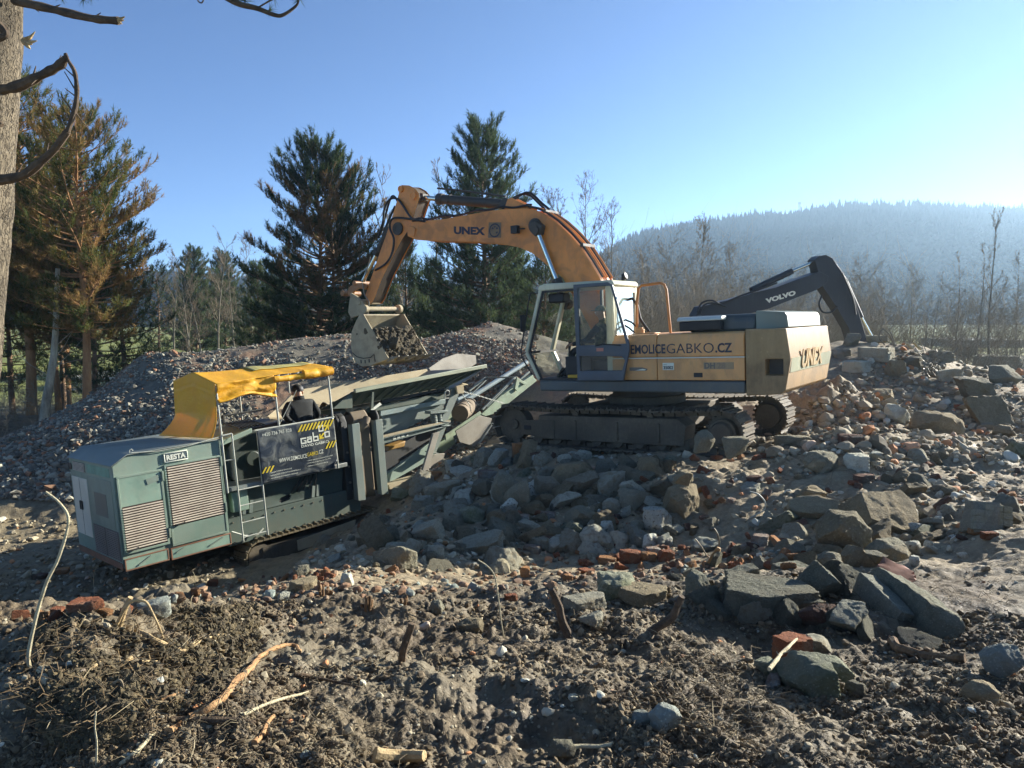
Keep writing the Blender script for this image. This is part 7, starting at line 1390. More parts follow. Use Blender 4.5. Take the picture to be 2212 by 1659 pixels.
# ------------------------------------------------------------------ trees
class TB:
    """tubes and blades gathered as arrays"""
    def __init__(s): s.V, s.F, s.n = [], [], 0
    def tube(s, P, R, k=5):
        P = np.asarray(P, float); m = len(P); R = np.full(m, R) if np.isscalar(R) else np.asarray(R, float); T = np.gradient(P, axis=0); T /= np.linalg.norm(T, axis=1)[:, None] + 1e-9
        u = np.cross(T, (.13, .21, .97)); u /= np.linalg.norm(u, axis=1)[:, None] + 1e-9; w = np.cross(T, u); a = np.arange(k) * 2 * PI / k
        V = P[:, None, :] + R[:, None, None] * (np.cos(a)[None, :, None] * u[:, None] + np.sin(a)[None, :, None] * w[:, None]); i = np.arange(m - 1)[:, None] * k; j = np.arange(k)[None]; Fq = np.stack([i + j, i + (j + 1) % k, i + k + (j + 1) % k, i + k + j], -1).reshape(-1, 4)
        s.V.append(V.reshape(-1, 3)); s.F.append(Fq + s.n); s.n += m * k
    def segs(s, A, B, ra, rb, k=3):
        n = len(A)
        if not n: return
        A, B = np.asarray(A), np.asarray(B); T = B - A; T /= np.linalg.norm(T, axis=1)[:, None] + 1e-9; u = np.cross(T, (.13, .21, .97)); u /= np.linalg.norm(u, axis=1)[:, None] + 1e-9; w = np.cross(T, u); a = np.arange(k) * 2 * PI / k
        c = np.cos(a)[None, :, None] * u[:, None] + np.sin(a)[None, :, None] * w[:, None]; V = np.concatenate([A[:, None] + np.asarray(ra)[:, None, None] * c, B[:, None] + np.asarray(rb)[:, None, None] * c], 1); j = np.arange(k); f = np.stack([j, (j + 1) % k, k + (j + 1) % k, k + j], -1)
        s.V.append(V.reshape(-1, 3)); s.F.append((f[None] + (np.arange(n) * 2 * k)[:, None, None]).reshape(-1, 4) + s.n); s.n += n * 2 * k
    def obj(s, name, mat, par, smooth=True): return link(name, big_mesh(name, np.vstack(s.V), np.vstack(s.F), smooth), mat, par)
def needle_mat(name, stops):
    m, nt, b = newmat(name); c = ramp(nt, attr(nt, 'tint'), stops); nt.links.new(c, b.inputs['Base Color']); b.inputs['Roughness'].default_value = .8; b.inputs['Specular IOR Level'].default_value = .0 if 'hill' in name else .12
    t = N(nt, 'ShaderNodeBsdfTranslucent'); nt.links.new(c, t.inputs[0]); mx = N(nt, 'ShaderNodeMixShader'); mx.inputs[0].default_value = .4; nt.links.new(b.outputs[0], mx.inputs[1]); nt.links.new(t.outputs[0], mx.inputs[2]); nt.links.new(mx.outputs[0], nt.nodes['Material Output'].inputs[0]); return m
M_NEED = needle_mat('pine_needles', [(0, (.028, .045, .026)), (.3, (.045, .07, .035)), (.52, (.075, .10, .042)), (.62, (.12, .09, .045)), (.8, (.17, .105, .053)), (1, (.21, .12, .06))])
M_NEEDB = needle_mat('browning_needles', [(0, (.05, .075, .028)), (.3, (.10, .11, .038)), (.5, (.15, .125, .05)), (.75, (.21, .135, .06)), (1, (.26, .15, .07))])
M_NEEDG = needle_mat('bluish_needles', [(0, (.05, .075, .045)), (.5, (.10, .135, .07)), (1, (.2, .22, .11))])
M_PBARK = bark('pine_bark', (.10, .062, .042), (.24, .15, .10), 5); M_OBARK = bark('orange_pine_bark', (.22, .11, .055), (.38, .21, .11), 5); M_GBARK = bark('grey_bark', (.10, .085, .07), (.2, .175, .15), 6); M_BTWIG = plain('bare_twigs', (.15, .115, .085), .85); M_BTWIG2 = plain('pale_bare_twigs', (.24, .195, .15), .85); M_WBARK = bark('pale_leaning_bark', (.16, .14, .12), (.42, .39, .34), 4)
def pine(name, label, base, Hh, rad, c0, seed, mat, barkm, profile, whorl=.42, nb=6, tuft=.26, blades=13, lean=(0, 0), trunks=1, group=None, sub=1., brown=None, inner=.35, bw=.03, rot_=None):
    r = np.random.default_rng(seed); root = empty(name, base); tag(root, label, 'tree', group)
    tb, br = TB(), TB(); pos, dirs, tint = [], [], []
    for k in range(trunks):
        off = np.array([(k - (trunks - 1) / 2) * .55, (k % 2) * .3, 0]); h = Hh * (1 - .04 * k); zz = np.linspace(-.4, h, 24); cx_ = off[0] + lean[0] * zz / h + .06 * np.sin(zz * .8 + seed + k); cy_ = off[1] + lean[1] * zz / h
        tb.tube(np.stack([cx_, cy_, zz], 1), np.maximum(.016 * Hh * (1 - zz / h * .92) / (1 if trunks == 1 else 1.25), .012), 9)
        z = c0
        while z < h - .15:
            t = (z - c0) / (h - c0); Lm = rad * profile(t)
            n_ = max(3, int(nb * (1 - .35 * t) + r.random()))
            for b in range(n_):
                if trunks > 1 and r.random() < .3: continue
                a = 2 * PI * (b + r.random() * .8) / n_ + z * 2.4; L_ = Lm * r.uniform(.55, 1.08); up0 = -.12 + .75 * t + r.normal() * .1; curve = .25 + .35 * t
                s = np.linspace(0, 1, 9); xx = s * L_; zz_ = L_ * (up0 * s + curve * s ** 2.2) * .75; bend = r.normal() * .18 * L_ * s ** 2
                zj = min(z + whorl * r.uniform(-.5, .5), h - .1); x0 = np.interp(zj, zz, cx_); y0 = np.interp(zj, zz, cy_); P = np.stack([x0 + np.cos(a) * xx - np.sin(a) * bend, y0 + np.sin(a) * xx + np.cos(a) * bend, zj + zz_ + .03 * fbm(np.stack([s * 5 + b, s * 0 + z, 0 * s], 1), 2, seed)], 1)
                br.tube(P, np.linspace(max(.006, .018 * L_), .005, 9), 4); T = np.gradient(P, axis=0); T /= np.linalg.norm(T, axis=1)[:, None]
                dead = brown(t, r) if brown else 0.
                pos.append(P[-1]); dirs.append(T[-1]); tint.append(dead)
                m = int((3 + 5 * min(L_ / 2.2, 1.6)) * sub + r.random())
                A_, B_ = [], []
                for q in range(m):
                    f = r.uniform(inner, 1.) ** .8; i = min(int(f * 8), 7); p0 = P[i] + (P[i + 1] - P[i]) * (f * 8 - i); d = T[i] * .6 + np.cross(T[i], (0, 0, 1)) * r.choice([-1, 1]) * r.uniform(.3, 1.) + np.array([0, 0, r.uniform(.05, .9)]); d /= np.linalg.norm(d); l_ = r.uniform(.18, .44) * (.4 + .4 * L_ * (1 - .5 * f)) ; p1 = p0 + d * l_; A_.append(p0); B_.append(p1)
                    for w_ in (1., .62, .3)[:1 + int(l_ / .22)]:
                        pos.append(p0 + (p1 - p0) * w_); dirs.append(d * .8 + np.array([0, 0, .55]) + r.normal(size=3) * .12); tint.append(dead)
                if A_: br.segs(A_, B_, np.full(len(A_), .007), np.full(len(A_), .003))
            z += whorl * r.uniform(.8, 1.2) * (1 - .3 * t)
    pos, dirs, tint = np.array(pos), np.array(dirs), np.array(tint); dirs /= np.linalg.norm(dirs, axis=1)[:, None]; n = len(pos); tn = np.clip(tint * .55 + r.random(n) * .45 + .15 * fbm(pos * .9, 2, seed), 0, 1)
    # brush of narrow blades round every shoot
    u = np.cross(dirs, (.3, .2, .93)); u /= np.linalg.norm(u, axis=1)[:, None]; w = np.cross(dirs, u); ph = r.uniform(0, 2 * PI, (n, blades)); op = r.uniform(.45, 1.25, (n, blades)); ln = tuft * r.uniform(.5, .85, (n, blades)); bs = r.uniform(-.7, .75, (n, blades)) * tuft
    side_ = np.cos(ph)[..., None] * u[:, None] + np.sin(ph)[..., None] * w[:, None]; D = np.cos(op)[..., None] * dirs[:, None] + np.sin(op)[..., None] * side_; O = pos[:, None] + dirs[:, None] * bs[..., None]; cr_ = np.cross(D, dirs[:, None] + .01); cr_ /= np.linalg.norm(cr_, axis=-1)[..., None] + 1e-9
    V = np.stack([O - cr_ * bw * .5, O + cr_ * bw * .5, O + D * ln[..., None]], 2).reshape(-1, 3); Fs = np.arange(len(V)).reshape(-1, 3)
    me = big_mesh('crown', V, Fs, False, {'tint': ('FACE', np.clip(np.repeat(tn, blades) + r.normal(size=n * blades) * .06, 0, 1))}); crown = link('crown', me, mat, root); br.obj('limbs', barkm, root); tb.obj('trunk', barkm, root)
    return root
def ctree(src, base, s, rz, label, group=None):
    c = src.copy(); COL.objects.link(c); c.location = base; c.scale = (s, s, s); c.rotation_euler = (0, 0, rz); c['label'] = label
    if group: c['group'] = group
    for ch in src.children: d = ch.copy(); COL.objects.link(d); d.parent = c
    return c
def foot(px, D): x = (px - CX) / F * D; return np.array([x, D, gz(x, D)])
def hgt(px, py_top, D): return at(px, py_top, D)[2] - foot(px, D)[2]
dome = lambda t: (np.sin(PI * np.clip(t * .78 + .20, 0, 1))) ** .8
cone = lambda t: (1 - t) ** .75 * .96 + .06
oval = lambda t: np.clip(np.sin(PI * (t * .86 + .12)), .05, 1) ** .7
GP = 'tall browning pines beside the gravel heap'
D = 29.; p_a = pine('pine_tree', 'big browning pine leaning over the gravel heap beside the crusher', foot(185, D), hgt(190, 258, D), 3.0, 3.6, 11, M_NEEDB, M_OBARK, dome, whorl=.38, nb=8, blades=13, sub=2.2, tuft=.28, bw=.03, inner=.3, brown=lambda t, r: .85 if r.random() < .42 else .15, group=GP)
D = 32.; p_b = pine('pine_tree', 'tallest green-brown pine behind the thick near trunk', foot(62, D), hgt(50, 168, D), 2.5, 4.2, 12, M_NEEDB, M_OBARK, oval, whorl=.42, nb=8, blades=12, sub=2.1, tuft=.28, bw=.03, inner=.3, brown=lambda t, r: .75 if r.random() < .3 else .1, group=GP)
ctree(p_a, foot(-70, 31.), .98, 2.1, 'browning pine mostly cut off at the edge of the picture', GP)
D = 34.; p_c = pine('pine_tree', 'green lower pine with drooping limbs under the browning pines', foot(265, D), hgt(265, 470, D), 2.3, 1.2, 13, M_NEEDG, M_PBARK, oval, whorl=.42, nb=7, blades=11, sub=1.3, tuft=.25, bw=.028, inner=.3, group=GP)
ctree(p_a, foot(118, 32.5), .80, 4.1, 'browning pine half hidden between the two tall ones', GP); ctree(p_c, foot(205, 32.), .92, 3.7, 'green pine filling the gap under the big browning crown', GP); ctree(p_c, foot(20, 33.5), 1.0, 5.1, 'broad green pine beside the thick near trunk', GP); ctree(p_c, foot(130, 36.), .95, 1.2, 'green pine standing between the orange trunks', GP); ctree(p_b, foot(140, 37), .9, .7, 'slim pine with a bare lower trunk beside the building', GP)
# a leaning pale trunk among them
D = 28.5; f_ = foot(84, D); t_ = empty('leaning_trunk', f_); tag(t_, 'pale-barked trunk leaning among the browning pines', 'tree'); tb = TB(); P = spline([np.array([0, 0, -.3]), np.array([.12, 0, .8]), np.array([.38, 0, 2.]), np.array([.62, 0, 3.4]), np.array([.8, .1, 6.])]); tb.tube(P, np.linspace(.2, .08, len(P)), 9); tb.obj('trunk', M_WBARK, t_); tb = TB()
for i in range(9): p = P[12 + i]; d = RW.normal(size=3); d[2] = abs(d[2]); tb.tube([p, p + d * .5, p + d * .9 + RW.normal(size=3) * .1], [.02, .012, .004], 4)
tb.obj('limbs', M_WBARK, t_)
D = 38.; brn = lambda t, r: 1. * (r.random() < (.42 if .3 < t < .75 else .06)); p_m = pine('pine_tree', 'twin-trunked pine with a browning middle behind the raised stick', foot(706, D), hgt(705, 286, D) - .75, 3.75, 2.2, 14, M_NEED, M_PBARK, lambda t: np.sqrt(np.clip(1 - ((t - .36) / (.65 if t > .36 else .8)) ** 2, .03, 1)) * (1 - .35 * max(t - .36, 0) / .64), whorl=.40, nb=7, blades=15, trunks=2, sub=2.5, brown=brn, inner=.25, tuft=.32, bw=.032)
D = 39.; p_n = pine('pine_tree', 'pointed green pine rising behind the boom', foot(1045, D), hgt(1043, 255, D) - .5, 4.0, 1.2, 15, M_NEEDG, M_PBARK, lambda t: np.clip(1.02 - t, 0, 1) ** .62 * .98 + .03, whorl=.38, nb=8, blades=15, sub=2.5, inner=.2, tuft=.32, bw=.032)
D = 36.; p_s = pine('pine_tree', 'young pine on the shoulder of the pointed one behind the cylinder', foot(1175, D), hgt(1160, 520, D), 2.1, .4, 16, M_NEEDG, M_PBARK, cone, whorl=.32, nb=8, blades=11, sub=1.7, tuft=.28, bw=.03)
GY_ = 'low pines closing the gap behind the heap'
for px, D, s, rz, lab in ((600, 43, 1.0, .5, 'low dark pine at the foot of the twin-trunked pine'), (560, 46, 1.05, 1.9, 'low pine beside the bare trees and the twin pine'), (880, 44, 1.15, 2.5, 'dense low pine between the two tall pines'), (940, 47, 1.0, 4., 'second low pine between the two tall pines'), (1110, 42, 1.05, 5.2, 'low spreading pine under the boom'), (790, 47, .9, 3.3, 'small pine behind the bucket'), (1235, 48, .95, .2, 'low pine beside the cab roof')):
    ctree(p_s, foot(px, D), s, rz, lab, GY_)
for px, py, D, lab in ((425, 558, 78, 'misty pale pine among the bare trees'), (487, 566, 82, 'second misty pale pine among the bare trees'), (345, 600, 74, 'rounded light green pine peeping past the browning pine')):
    c = ctree(p_n if px != 345 else p_c, foot(px, D), hgt(px, py, D) / (12.5 if px != 345 else 8.), px * .1, lab)
# bare deciduous trees
def bare(name, seed, Hh, spread=.35, lv=4, kids=(13, 8, 6, 5), lean=.08, mat=None, up=.35, r0=None, first=.25):
    r = np.random.default_rng(seed); tb = TB(); A_, B_, RA, RB = [], [], [], []
    r0 = r0 or Hh * .0105; zz = np.linspace(-.3, Hh, 14); P = np.stack([lean * zz * r.normal() + .02 * Hh * np.sin(zz / Hh * 4 + seed), lean * zz * r.normal() + 0 * zz, zz], 1); tb.tube(P, r0 * (1 - zz / Hh * .93), 7)
    def grow(P, R0, L_, d):
        n_ = kids[d] if d < len(kids) else 3
        for k in range(n_):
            f = r.uniform(first if d == 0 else .2, .97); i = min(int(f * (len(P) - 1)), len(P) - 2); p0 = P[i] + (P[i + 1] - P[i]) * (f * (len(P) - 1) - i); T = P[i + 1] - P[i]; T = T / np.linalg.norm(T); q = r.normal(size=3); q -= T * (q @ T); q /= np.linalg.norm(q); an = r.uniform(.45, 1.0) * (1 if d else .85); dd = T * math.cos(an) + q * math.sin(an) + np.array([0, 0, up * (.6 if d else .4)]); dd /= np.linalg.norm(dd)
            l_ = L_ * r.uniform(.45, .85) * (1 - .55 * f if d == 0 else 1 - .3 * f); m = 5; s = np.linspace(0, 1, m)[:, None]; C_ = p0 + dd * l_ * s + np.array([0, 0, up]) * l_ * s ** 2 * .35 + np.cumsum(r.normal(size=(m, 3)) * .035 * l_, 0) * (s > 0); rr_ = max(R0 * .42 * (1 - .5 * f), .0055)
            rad_ = np.linspace(rr_, max(rr_ * .3, .0045), m)
            A_.extend(C_[:-1]); B_.extend(C_[1:]); RA.extend(rad_[:-1]); RB.extend(rad_[1:])
            if d + 1 < lv: grow(C_, rr_, l_ * .62, d + 1)
    grow(P, r0, Hh * spread, 0); cb_ = TB(); cb_.segs(np.array(A_), np.array(B_), np.array(RA), np.array(RB), 3)
    return tb, cb_
def bare_tree(name, label, base, seed, Hh, mat=None, group=None, **k):
    root = empty(name, base); tag(root, label, 'tree', group); tb, cb_ = bare(name, seed, Hh, **k); tb.obj('trunk', M_GBARK, root); cb_.obj('crown', mat or M_BTWIG, root); return root
G_B = 'bare trees behind the site'
b1 = bare_tree('bare_tree', 'bare spreading tree on the skyline beside the cab roof', foot(1262, 60), 1, hgt(1262, 415, 60), group=G_B, spread=.5)
b2 = bare_tree('bare_tree', 'distinct bare tree with forked crown behind the handrail', foot(1512, 52), 2, hgt(1510, 492, 52), group=G_B, spread=.5, first=.3)
b3 = bare_tree('bare_tree', 'slender bare tree tallest among those beside the browning pine', foot(470, 72), 3, hgt(470, 528, 72), group=G_B, spread=.42)
b4 = bare_tree('birch_tree', 'tall thin bare birch near the far heap end', foot(2142, 42), 4, hgt(2140, 478, 42), group=G_B, spread=.33, up=.6, kids=(14, 6, 4, 3), first=.18)
b5 = bare_tree('birch_tree', 'thin bare birch with one straight stem by the pale building', foot(2112, 40), 5, hgt(2105, 545, 40), group=G_B, spread=.26, up=.6, kids=(10, 5, 4), lv=3)
for i, (src, px, py, D, lab) in enumerate([(b3, 375, 560, 70, 'bare tree touching the browning pine'), (b1, 412, 575, 66, 'bare broad tree before the misty pines'), (b3, 440, 580, 60, 'thin bare tree by the meadow'), (b2, 508, 560, 75, 'bare tree between the second misty pine and the twin pine'), (b1, 540, 535, 62, 'bare tree closest to the twin-trunked pine'), (b3, 388, 640, 55, 'leaning bare tree at the meadow edge'), (b3, 895, 372, 75, 'bare poplar-like tree above the raised stick'), (b5, 872, 385, 78, 'thin bare tree beside the poplar-like one'), (b5, 930, 380, 76, 'thin bare tree touching the pointed pine'), (b1, 1325, 470, 64, 'bare tree under the hill end'), (b2, 1215, 430, 66, 'bare tree behind the boom bend'), (b2, 1385, 560, 46, 'bare tree just behind the handrail'), (b1, 1450, 540, 55, 'bare tree between the handrail and the forked crown'), (b2, 1575, 540, 60, 'bare tree behind the black boom foot'), (b1, 1640, 600, 58, 'bare tree above the black boom lettering'), (b2, 1720, 590, 62, 'bare tree under the black cylinder'), (b1, 1860, 570, 52, 'bare tree behind the black stick'), (b2, 1905, 610, 48, 'bare bush-like tree by the piston end'), (b1, 1960, 590, 56, 'bare tree between the black stick and the birches'), (b5, 2010, 600, 44, 'thin leaning bare tree left of the birches'.replace('left of', 'before')), (b5, 1995, 640, 40, 'small thin tree with bent stem'), (b4, 2195, 560, 46, 'bare birch at the picture edge'), (b5, 2068, 560, 42, 'bare thin birch between the leaning tree and the tall birch'), (b4, 2240, 520, 50, 'birch cut by the picture edge')]):
    D0 = src.location[1]; h0 = {b1: hgt(1262, 415, 60), b2: hgt(1510, 492, 52), b3: hgt(470, 528, 72), b4: hgt(2140, 478, 42), b5: hgt(2105, 545, 40)}[src]; ctree(src, foot(px, D), hgt(px, py, D) / h0, i * 1.7, lab, G_B)
# undergrowth of thin stems
def thicket(name, label, spans, seed, mat, n):
    r = np.random.default_rng(seed); tb = TB(); A_, B_, RA, RB = [], [], [], []
    for (u0, u1, d0, d1, h0, h1, share) in spans:
        for _ in range(int(n * share)):
            px = r.uniform(u0, u1); D = r.uniform(d0, d1); b = foot(px, D); h = r.uniform(h0, h1); d = np.array([r.normal() * .22, r.normal() * .22, 1.]); p = b.copy(); p[2] -= .1; m = 5; C_ = [p.copy()]
            for k in range(m): p = p + d * h / m; d = d + r.normal(size=3) * .2; C_.append(p.copy())
            C_ = np.array(C_); rad = np.linspace(.013, .004, m + 1) * (h / 3) ** .5; A_.extend(C_[:-1]); B_.extend(C_[1:]); RA.extend(rad[:-1]); RB.extend(rad[1:])
            for q in range(18):
                i = r.integers(1, m + 1); e = r.normal(size=3) * (.8, .8, .4) + np.array([0, 0, .75]); e /= np.linalg.norm(e); l_ = h * r.uniform(.12, .34); c1 = C_[i] + e * l_; A_.append(C_[i]); B_.append(c1); RA.append(.006); RB.append(.003)
                for _k in range(3): e2 = e + r.normal(size=3) * .6; f = r.uniform(.3, 1); A_.append(C_[i] + e * l_ * f); B_.append(C_[i] + e * l_ * f + e2 * l_ * .45); RA.append(.004); RB.append(.002)
    tb.segs(np.array(A_), np.array(B_), np.array(RA), np.array(RB), 3); o = tb.obj(name, mat, None, False); tag(o, label, 'undergrowth', None, 'stuff'); return o
thicket('undergrowth', 'dense bare grey-brown scrub behind the excavator and far heap', [(1290, 1560, 34, 60, 2.4, 5.6, .34), (1540, 1900, 32, 60, 2., 4.3, .36), (1850, 2300, 30, 55, 1.5, 4., .3)], 3, M_BTWIG2, 1300)
thicket('undergrowth', 'bare scrub and saplings between the pines', [(520, 900, 44, 70, 2.5, 6., .4), (860, 1260, 44, 70, 3., 6.5, .4), (330, 560, 44, 62, .5, 1.9, .12)], 4, M_BTWIG, 520)
thicket('undergrowth', 'dry bushes around the foot of the browning pines', [(-150, 330, 27, 42, .5, 1.6, 1.)], 5, M_BTWIG2, 160)
# ---- big near pine trunk with dead limbs
f0 = foot(-105, 6.2); nt_ = empty('pine_tree', f0); tag(nt_, 'thick near pine trunk with scaly sunlit bark and snapped dead limbs', 'tree')
def NP(px, py, D=6.2): return at(px, py, D) - f0
S_ = spline([NP(-125, 1330) - np.array([0, 0, .3]), NP(-104, 1100), NP(-86, 900), NP(-66, 700), NP(-49, 500), NP(-36, 300), NP(-25, 100), NP(-19, -150), NP(-15, -420)], 14); mb = MB(); n_ = 40
a = np.linspace(0, 2 * PI, n_, endpoint=False); V = []
for i, p in enumerate(S_):
    rr_ = np.interp(i / len(S_), [0, .15, 1], [.27, .24, .212]) * np.ones(n_); q = np.stack([np.cos(a) * 3, np.sin(a) * 3, np.full(n_, p[2] * 1.2)], 1); rr_ = rr_ + .018 * fbm(q * 1.6, 3, 9) + .010 * np.abs(vnoise(q * np.array([4, 4, 2.5]), 4)); V += [(p[0] + c * r_, p[1] + s * r_, p[2]) for c, s, r_ in zip(np.cos(a), np.sin(a), rr_)]
mb.add(V, [(i * n_ + j, i * n_ + (j + 1) % n_, (i + 1) * n_ + (j + 1) % n_, (i + 1) * n_ + j) for i in range(len(S_) - 1) for j in range(n_)])
def scaly():
    m, nt, b = newmat('scaly_pine_bark'); tc = N(nt, 'ShaderNodeTexCoord', name='TC'); mp = N(nt, 'ShaderNodeMapping'); mp.inputs['Scale'].default_value = (1.6, 1.6, .55); nt.links.new(tc.outputs['Object'], mp.inputs[0])
    v = N(nt, 'ShaderNodeTexVoronoi', feature='DISTANCE_TO_EDGE'); v.inputs['Scale'].default_value = 24; n0 = noise(nt, 5, 4, .6, vec=mp.outputs[0]); wv = N(nt, 'ShaderNodeVectorMath', operation='ADD'); nt.links.new(mp.outputs[0], wv.inputs[0]); cmb = N(nt, 'ShaderNodeCombineXYZ'); nt.links.new(math2(nt, 'MULTIPLY', n0, .5), cmb.inputs[0]); nt.links.new(math2(nt, 'MULTIPLY', n0, .5), cmb.inputs[2]); nt.links.new(cmb.outputs[0], wv.inputs[1]); nt.links.new(wv.outputs[0], v.inputs['Vector'])
    e = ramp(nt, v.outputs['Distance'], [(.0, (0, 0, 0)), (.12, (1, 1, 1))]); n = noise(nt, 30, 4, .7); c = mixc(nt, n, (.10, .078, .06), (.24, .19, .145)); c = mixc(nt, math2(nt, 'ADD', math2(nt, 'MULTIPLY', e, .75), .25), (.045, .034, .026), c); c = mixc(nt, ramp(nt, noise(nt, 2.2, 4, .6), [(.45, (0, 0, 0)), (.62, (.7, .7, .7))]), c, (.08, .062, .048)); nt.links.new(c, b.inputs['Base Color']); b.inputs['Roughness'].default_value = .9; bump(nt, b, math2(nt, 'ADD', e, math2(nt, 'MULTIPLY', n, .4)), .9, .03); return m
mb.obj('trunk', scaly(), nt_)
M_DEADW = bark('dead_limb', (.045, .03, .022), (.12, .08, .055), 10, stretch=(1, 1, 1))
def limb(pts, r0, r1, D0, D1=None, tw=0):
    D1 = D1 or D0; P = spline([NP(*p, D0 + (D1 - D0) * i / (len(pts) - 1)) for i, p in enumerate(pts)], 7); R_ = .74 * np.linspace(r0, r1, len(P)) * (1 + .2 * vnoise(P * 20, 3)); m = MB().tube(P, R_, 8)
    for _ in range(tw): i = RW.integers(4, len(P)); d = RW.normal(size=3); d[1] *= .3; d /= np.linalg.norm(d); L_ = RW.uniform(.06, .16); m.tube([P[i], P[i] + d * L_], [R_[i] * .35, .003], 5)
    return m.obj('dead_limb', M_DEADW, nt_)
limb([(30, 0), (62, 8), (130, 24), (200, 40), (256, 45)], .050, .036, 6.1, 5.9, 4); m = MB()
for dx, dy in ((16, -6), (10, 10), (14, 2)): m.tube([NP(254, 44, 5.9), NP(254 + dx, 44 + dy - 2, 5.9)], [.02, .003], 5)
m.obj('splintered_end', M_BRKW, nt_)
limb([(0, 195), (40, 186), (75, 170), (110, 152), (130, 140), (142, 126)], .055, .040, 6.1, 5.9, 5); limb([(141, 116), (150, 135), (161, 155), (166, 190), (164, 225), (155, 258), (146, 284)], .018, .03, 5.9, 5.9, 6); limb([(146, 284), (118, 322), (90, 348), (55, 376), (20, 386), (-20, 390)], .036, .055, 5.9, 6.1, 6); limb([(145, 120), (140, 128)], .02, .03, 5.9)
limb([(-10, 50), (5, 62), (12, 75), (-5, 85)], .05, .03, 5.95); limb([(-15, 262), (-2, 266), (4, 271)], .03, .025, 5.95)
m = MB()
for x, y in ((76, 68), (80, 88), (66, 106), (70, 96)): m.tube([NP(50, 88, 6.1), NP((50 + x) / 2 + 2, (88 + y) / 2 + 3, 6.05), NP(x, y, 6.05)], [.022, .014, .003], 5)
m.obj('splintered_stub', M_BRKW, nt_)
nb_ = MB().tube(spline([NP(40, -60), NP(250, -120, 5.8), NP(430, -40, 5.6), NP(505, 4, 5.5), NP(555, 18, 5.5), NP(592, 32, 5.5), NP(612, 32, 5.5), NP(640, 12, 5.5), NP(646, -6, 5.5)], 8), np.linspace(.03, .006, 65), 6); nb_.tube(spline([NP(555, 18, 5.5), NP(572, 8, 5.5), NP(592, -3, 5.5)]), .006, 5); nb_.tube(spline([NP(560, 20, 5.5), NP(580, 26, 5.5), NP(582, 20, 5.5)]), .005, 5); nb_.tube(spline([NP(424, -14, 5.6), NP(428, 2, 5.6), NP(436, 6, 5.6), NP(441, -4, 5.6)]), .005, 5); nb_.obj('needled_branch', M_DEADW, nt_)
V, Fs = [], []
for c, nn in ((NP(582, 22, 5.5), 26), (NP(530, 2, 5.5), 40), (NP(512, -2, 5.5), 40), (NP(648, -2, 5.5), 34), (NP(592, -5, 5.5), 30), (NP(196, -6, 6.), 44), (NP(180, -2, 6.), 34), (NP(130, -8, 6.), 34)):
    for _ in range(nn): d = RW.normal(size=3); d /= np.linalg.norm(d); s_ = np.cross(d, RW.normal(size=3)); s_ = s_ / np.linalg.norm(s_) * .0022; k = len(V); V += [c - s_, c + s_, c + d * .075]; Fs.append((k, k + 1, k + 2))
link('needle_tufts', big_mesh('needle_tufts', V, Fs, False, {'tint': ('FACE', RW.random(len(Fs)) * .4)}), M_NEED, nt_)
# ------------------------------------------------------------------ buildings, second digger, hills
def hut(name, label, px0, px1, py_top, D, depth, wallc, roofc, wall2=None):
    a, b = foot(px0, D), foot(px1, D); zt = at(px0, py_top, D)[2]; z0 = min(a[2], b[2]) - .3; root = empty(name, (a[0], D, z0)); tag(root, label, 'building'); w_ = b[0] - a[0]; h = zt - z0
    MB().box(0, w_, 0, depth, 0, h).obj('wall', wallc, root); MB().prism([(-.3, h), (w_ + .3, h), (w_ + .3, h + .15), (-.3, h + .15)], -.3, depth + .3).obj('roof', roofc, root)
    if wall2: MB().box(w_ * .0, w_ * 1.0, -.03, 0, 0, h * .38).obj('plinth', wall2, root)
    for k in range(4): MB().box(w_ * (.12 + .22 * k), w_ * (.12 + .22 * k) + .9, -.04, -.005, h * .5, h * .8).obj('window', plain('dull_window', (.2, .24, .25), .2), root)
    return root
hut('building', 'low pale green building glimpsed between the pine trunks', 115, 330, 822, 62, 8, plain('pale_green_wall', (.42, .47, .38), .8), plain('grey_felt_roof', (.3, .31, .3), .8), plain('grey_plinth', (.38, .38, .38), .8))
hut('building', 'small whitish building by the stream bed behind the birches', 2085, 2240, 738, 75, 8, plain('whitish_wall', (.5, .5, .52), .8), plain('whitish_roof', (.4, .4, .42), .8))
fp = MB().tube([foot(190, 33), foot(190, 33) + np.array([0, 0, 2.4])], .03, 8).obj('metal_post', M_POLE); tag(fp, 'thin grey metal post standing before the pale green building', 'post')
# black excavator working behind the far heap
D2 = 24.5; e2 = empty('black_excavator', foot(1560, D2)); tag(e2, 'second excavator with a black boom working behind the orange one', 'excavator'); o0 = np.array(e2.location)
M_VB = paint('dusty_black_paint', (.022, .024, .03), (.085, .08, .075), .4, 2., .5)
TH2 = .22
def Q2(px, py, y=0.):
    # upright plane through the boom, swung a little away
    d = ray(px, py); n = np.array([-math.sin(TH2), math.cos(TH2), 0]); t = (n @ (np.array([o0[0], D2, 0]) + n * y - CAM)) / (n @ d); return CAM + d * t - o0
def plate(pts, th, name, mat, par, bev=.01):
    n = np.array([-math.sin(TH2), math.cos(TH2), 0]) * th / 2; P = [Q2(*p) for p in pts]; return MB().ext([p - n for p in P], [p + n for p in P]).obj(name, mat, par, bev)
cV = lambda x, y: ((2500 + .678 * x) * .553, (700 + .678 * y) * .553)
def PV(pts): return [cV(*p) for p in pts]
bo2 = plate(PV([(300, 790), (330, 735), (420, 712), (520, 690), (640, 655), (760, 625), (880, 580), (1010, 535), (1060, 560), (1050, 600), (990, 640), (860, 690), (720, 745), (560, 790), (420, 830)]), .5, 'boom', M_VB, e2)
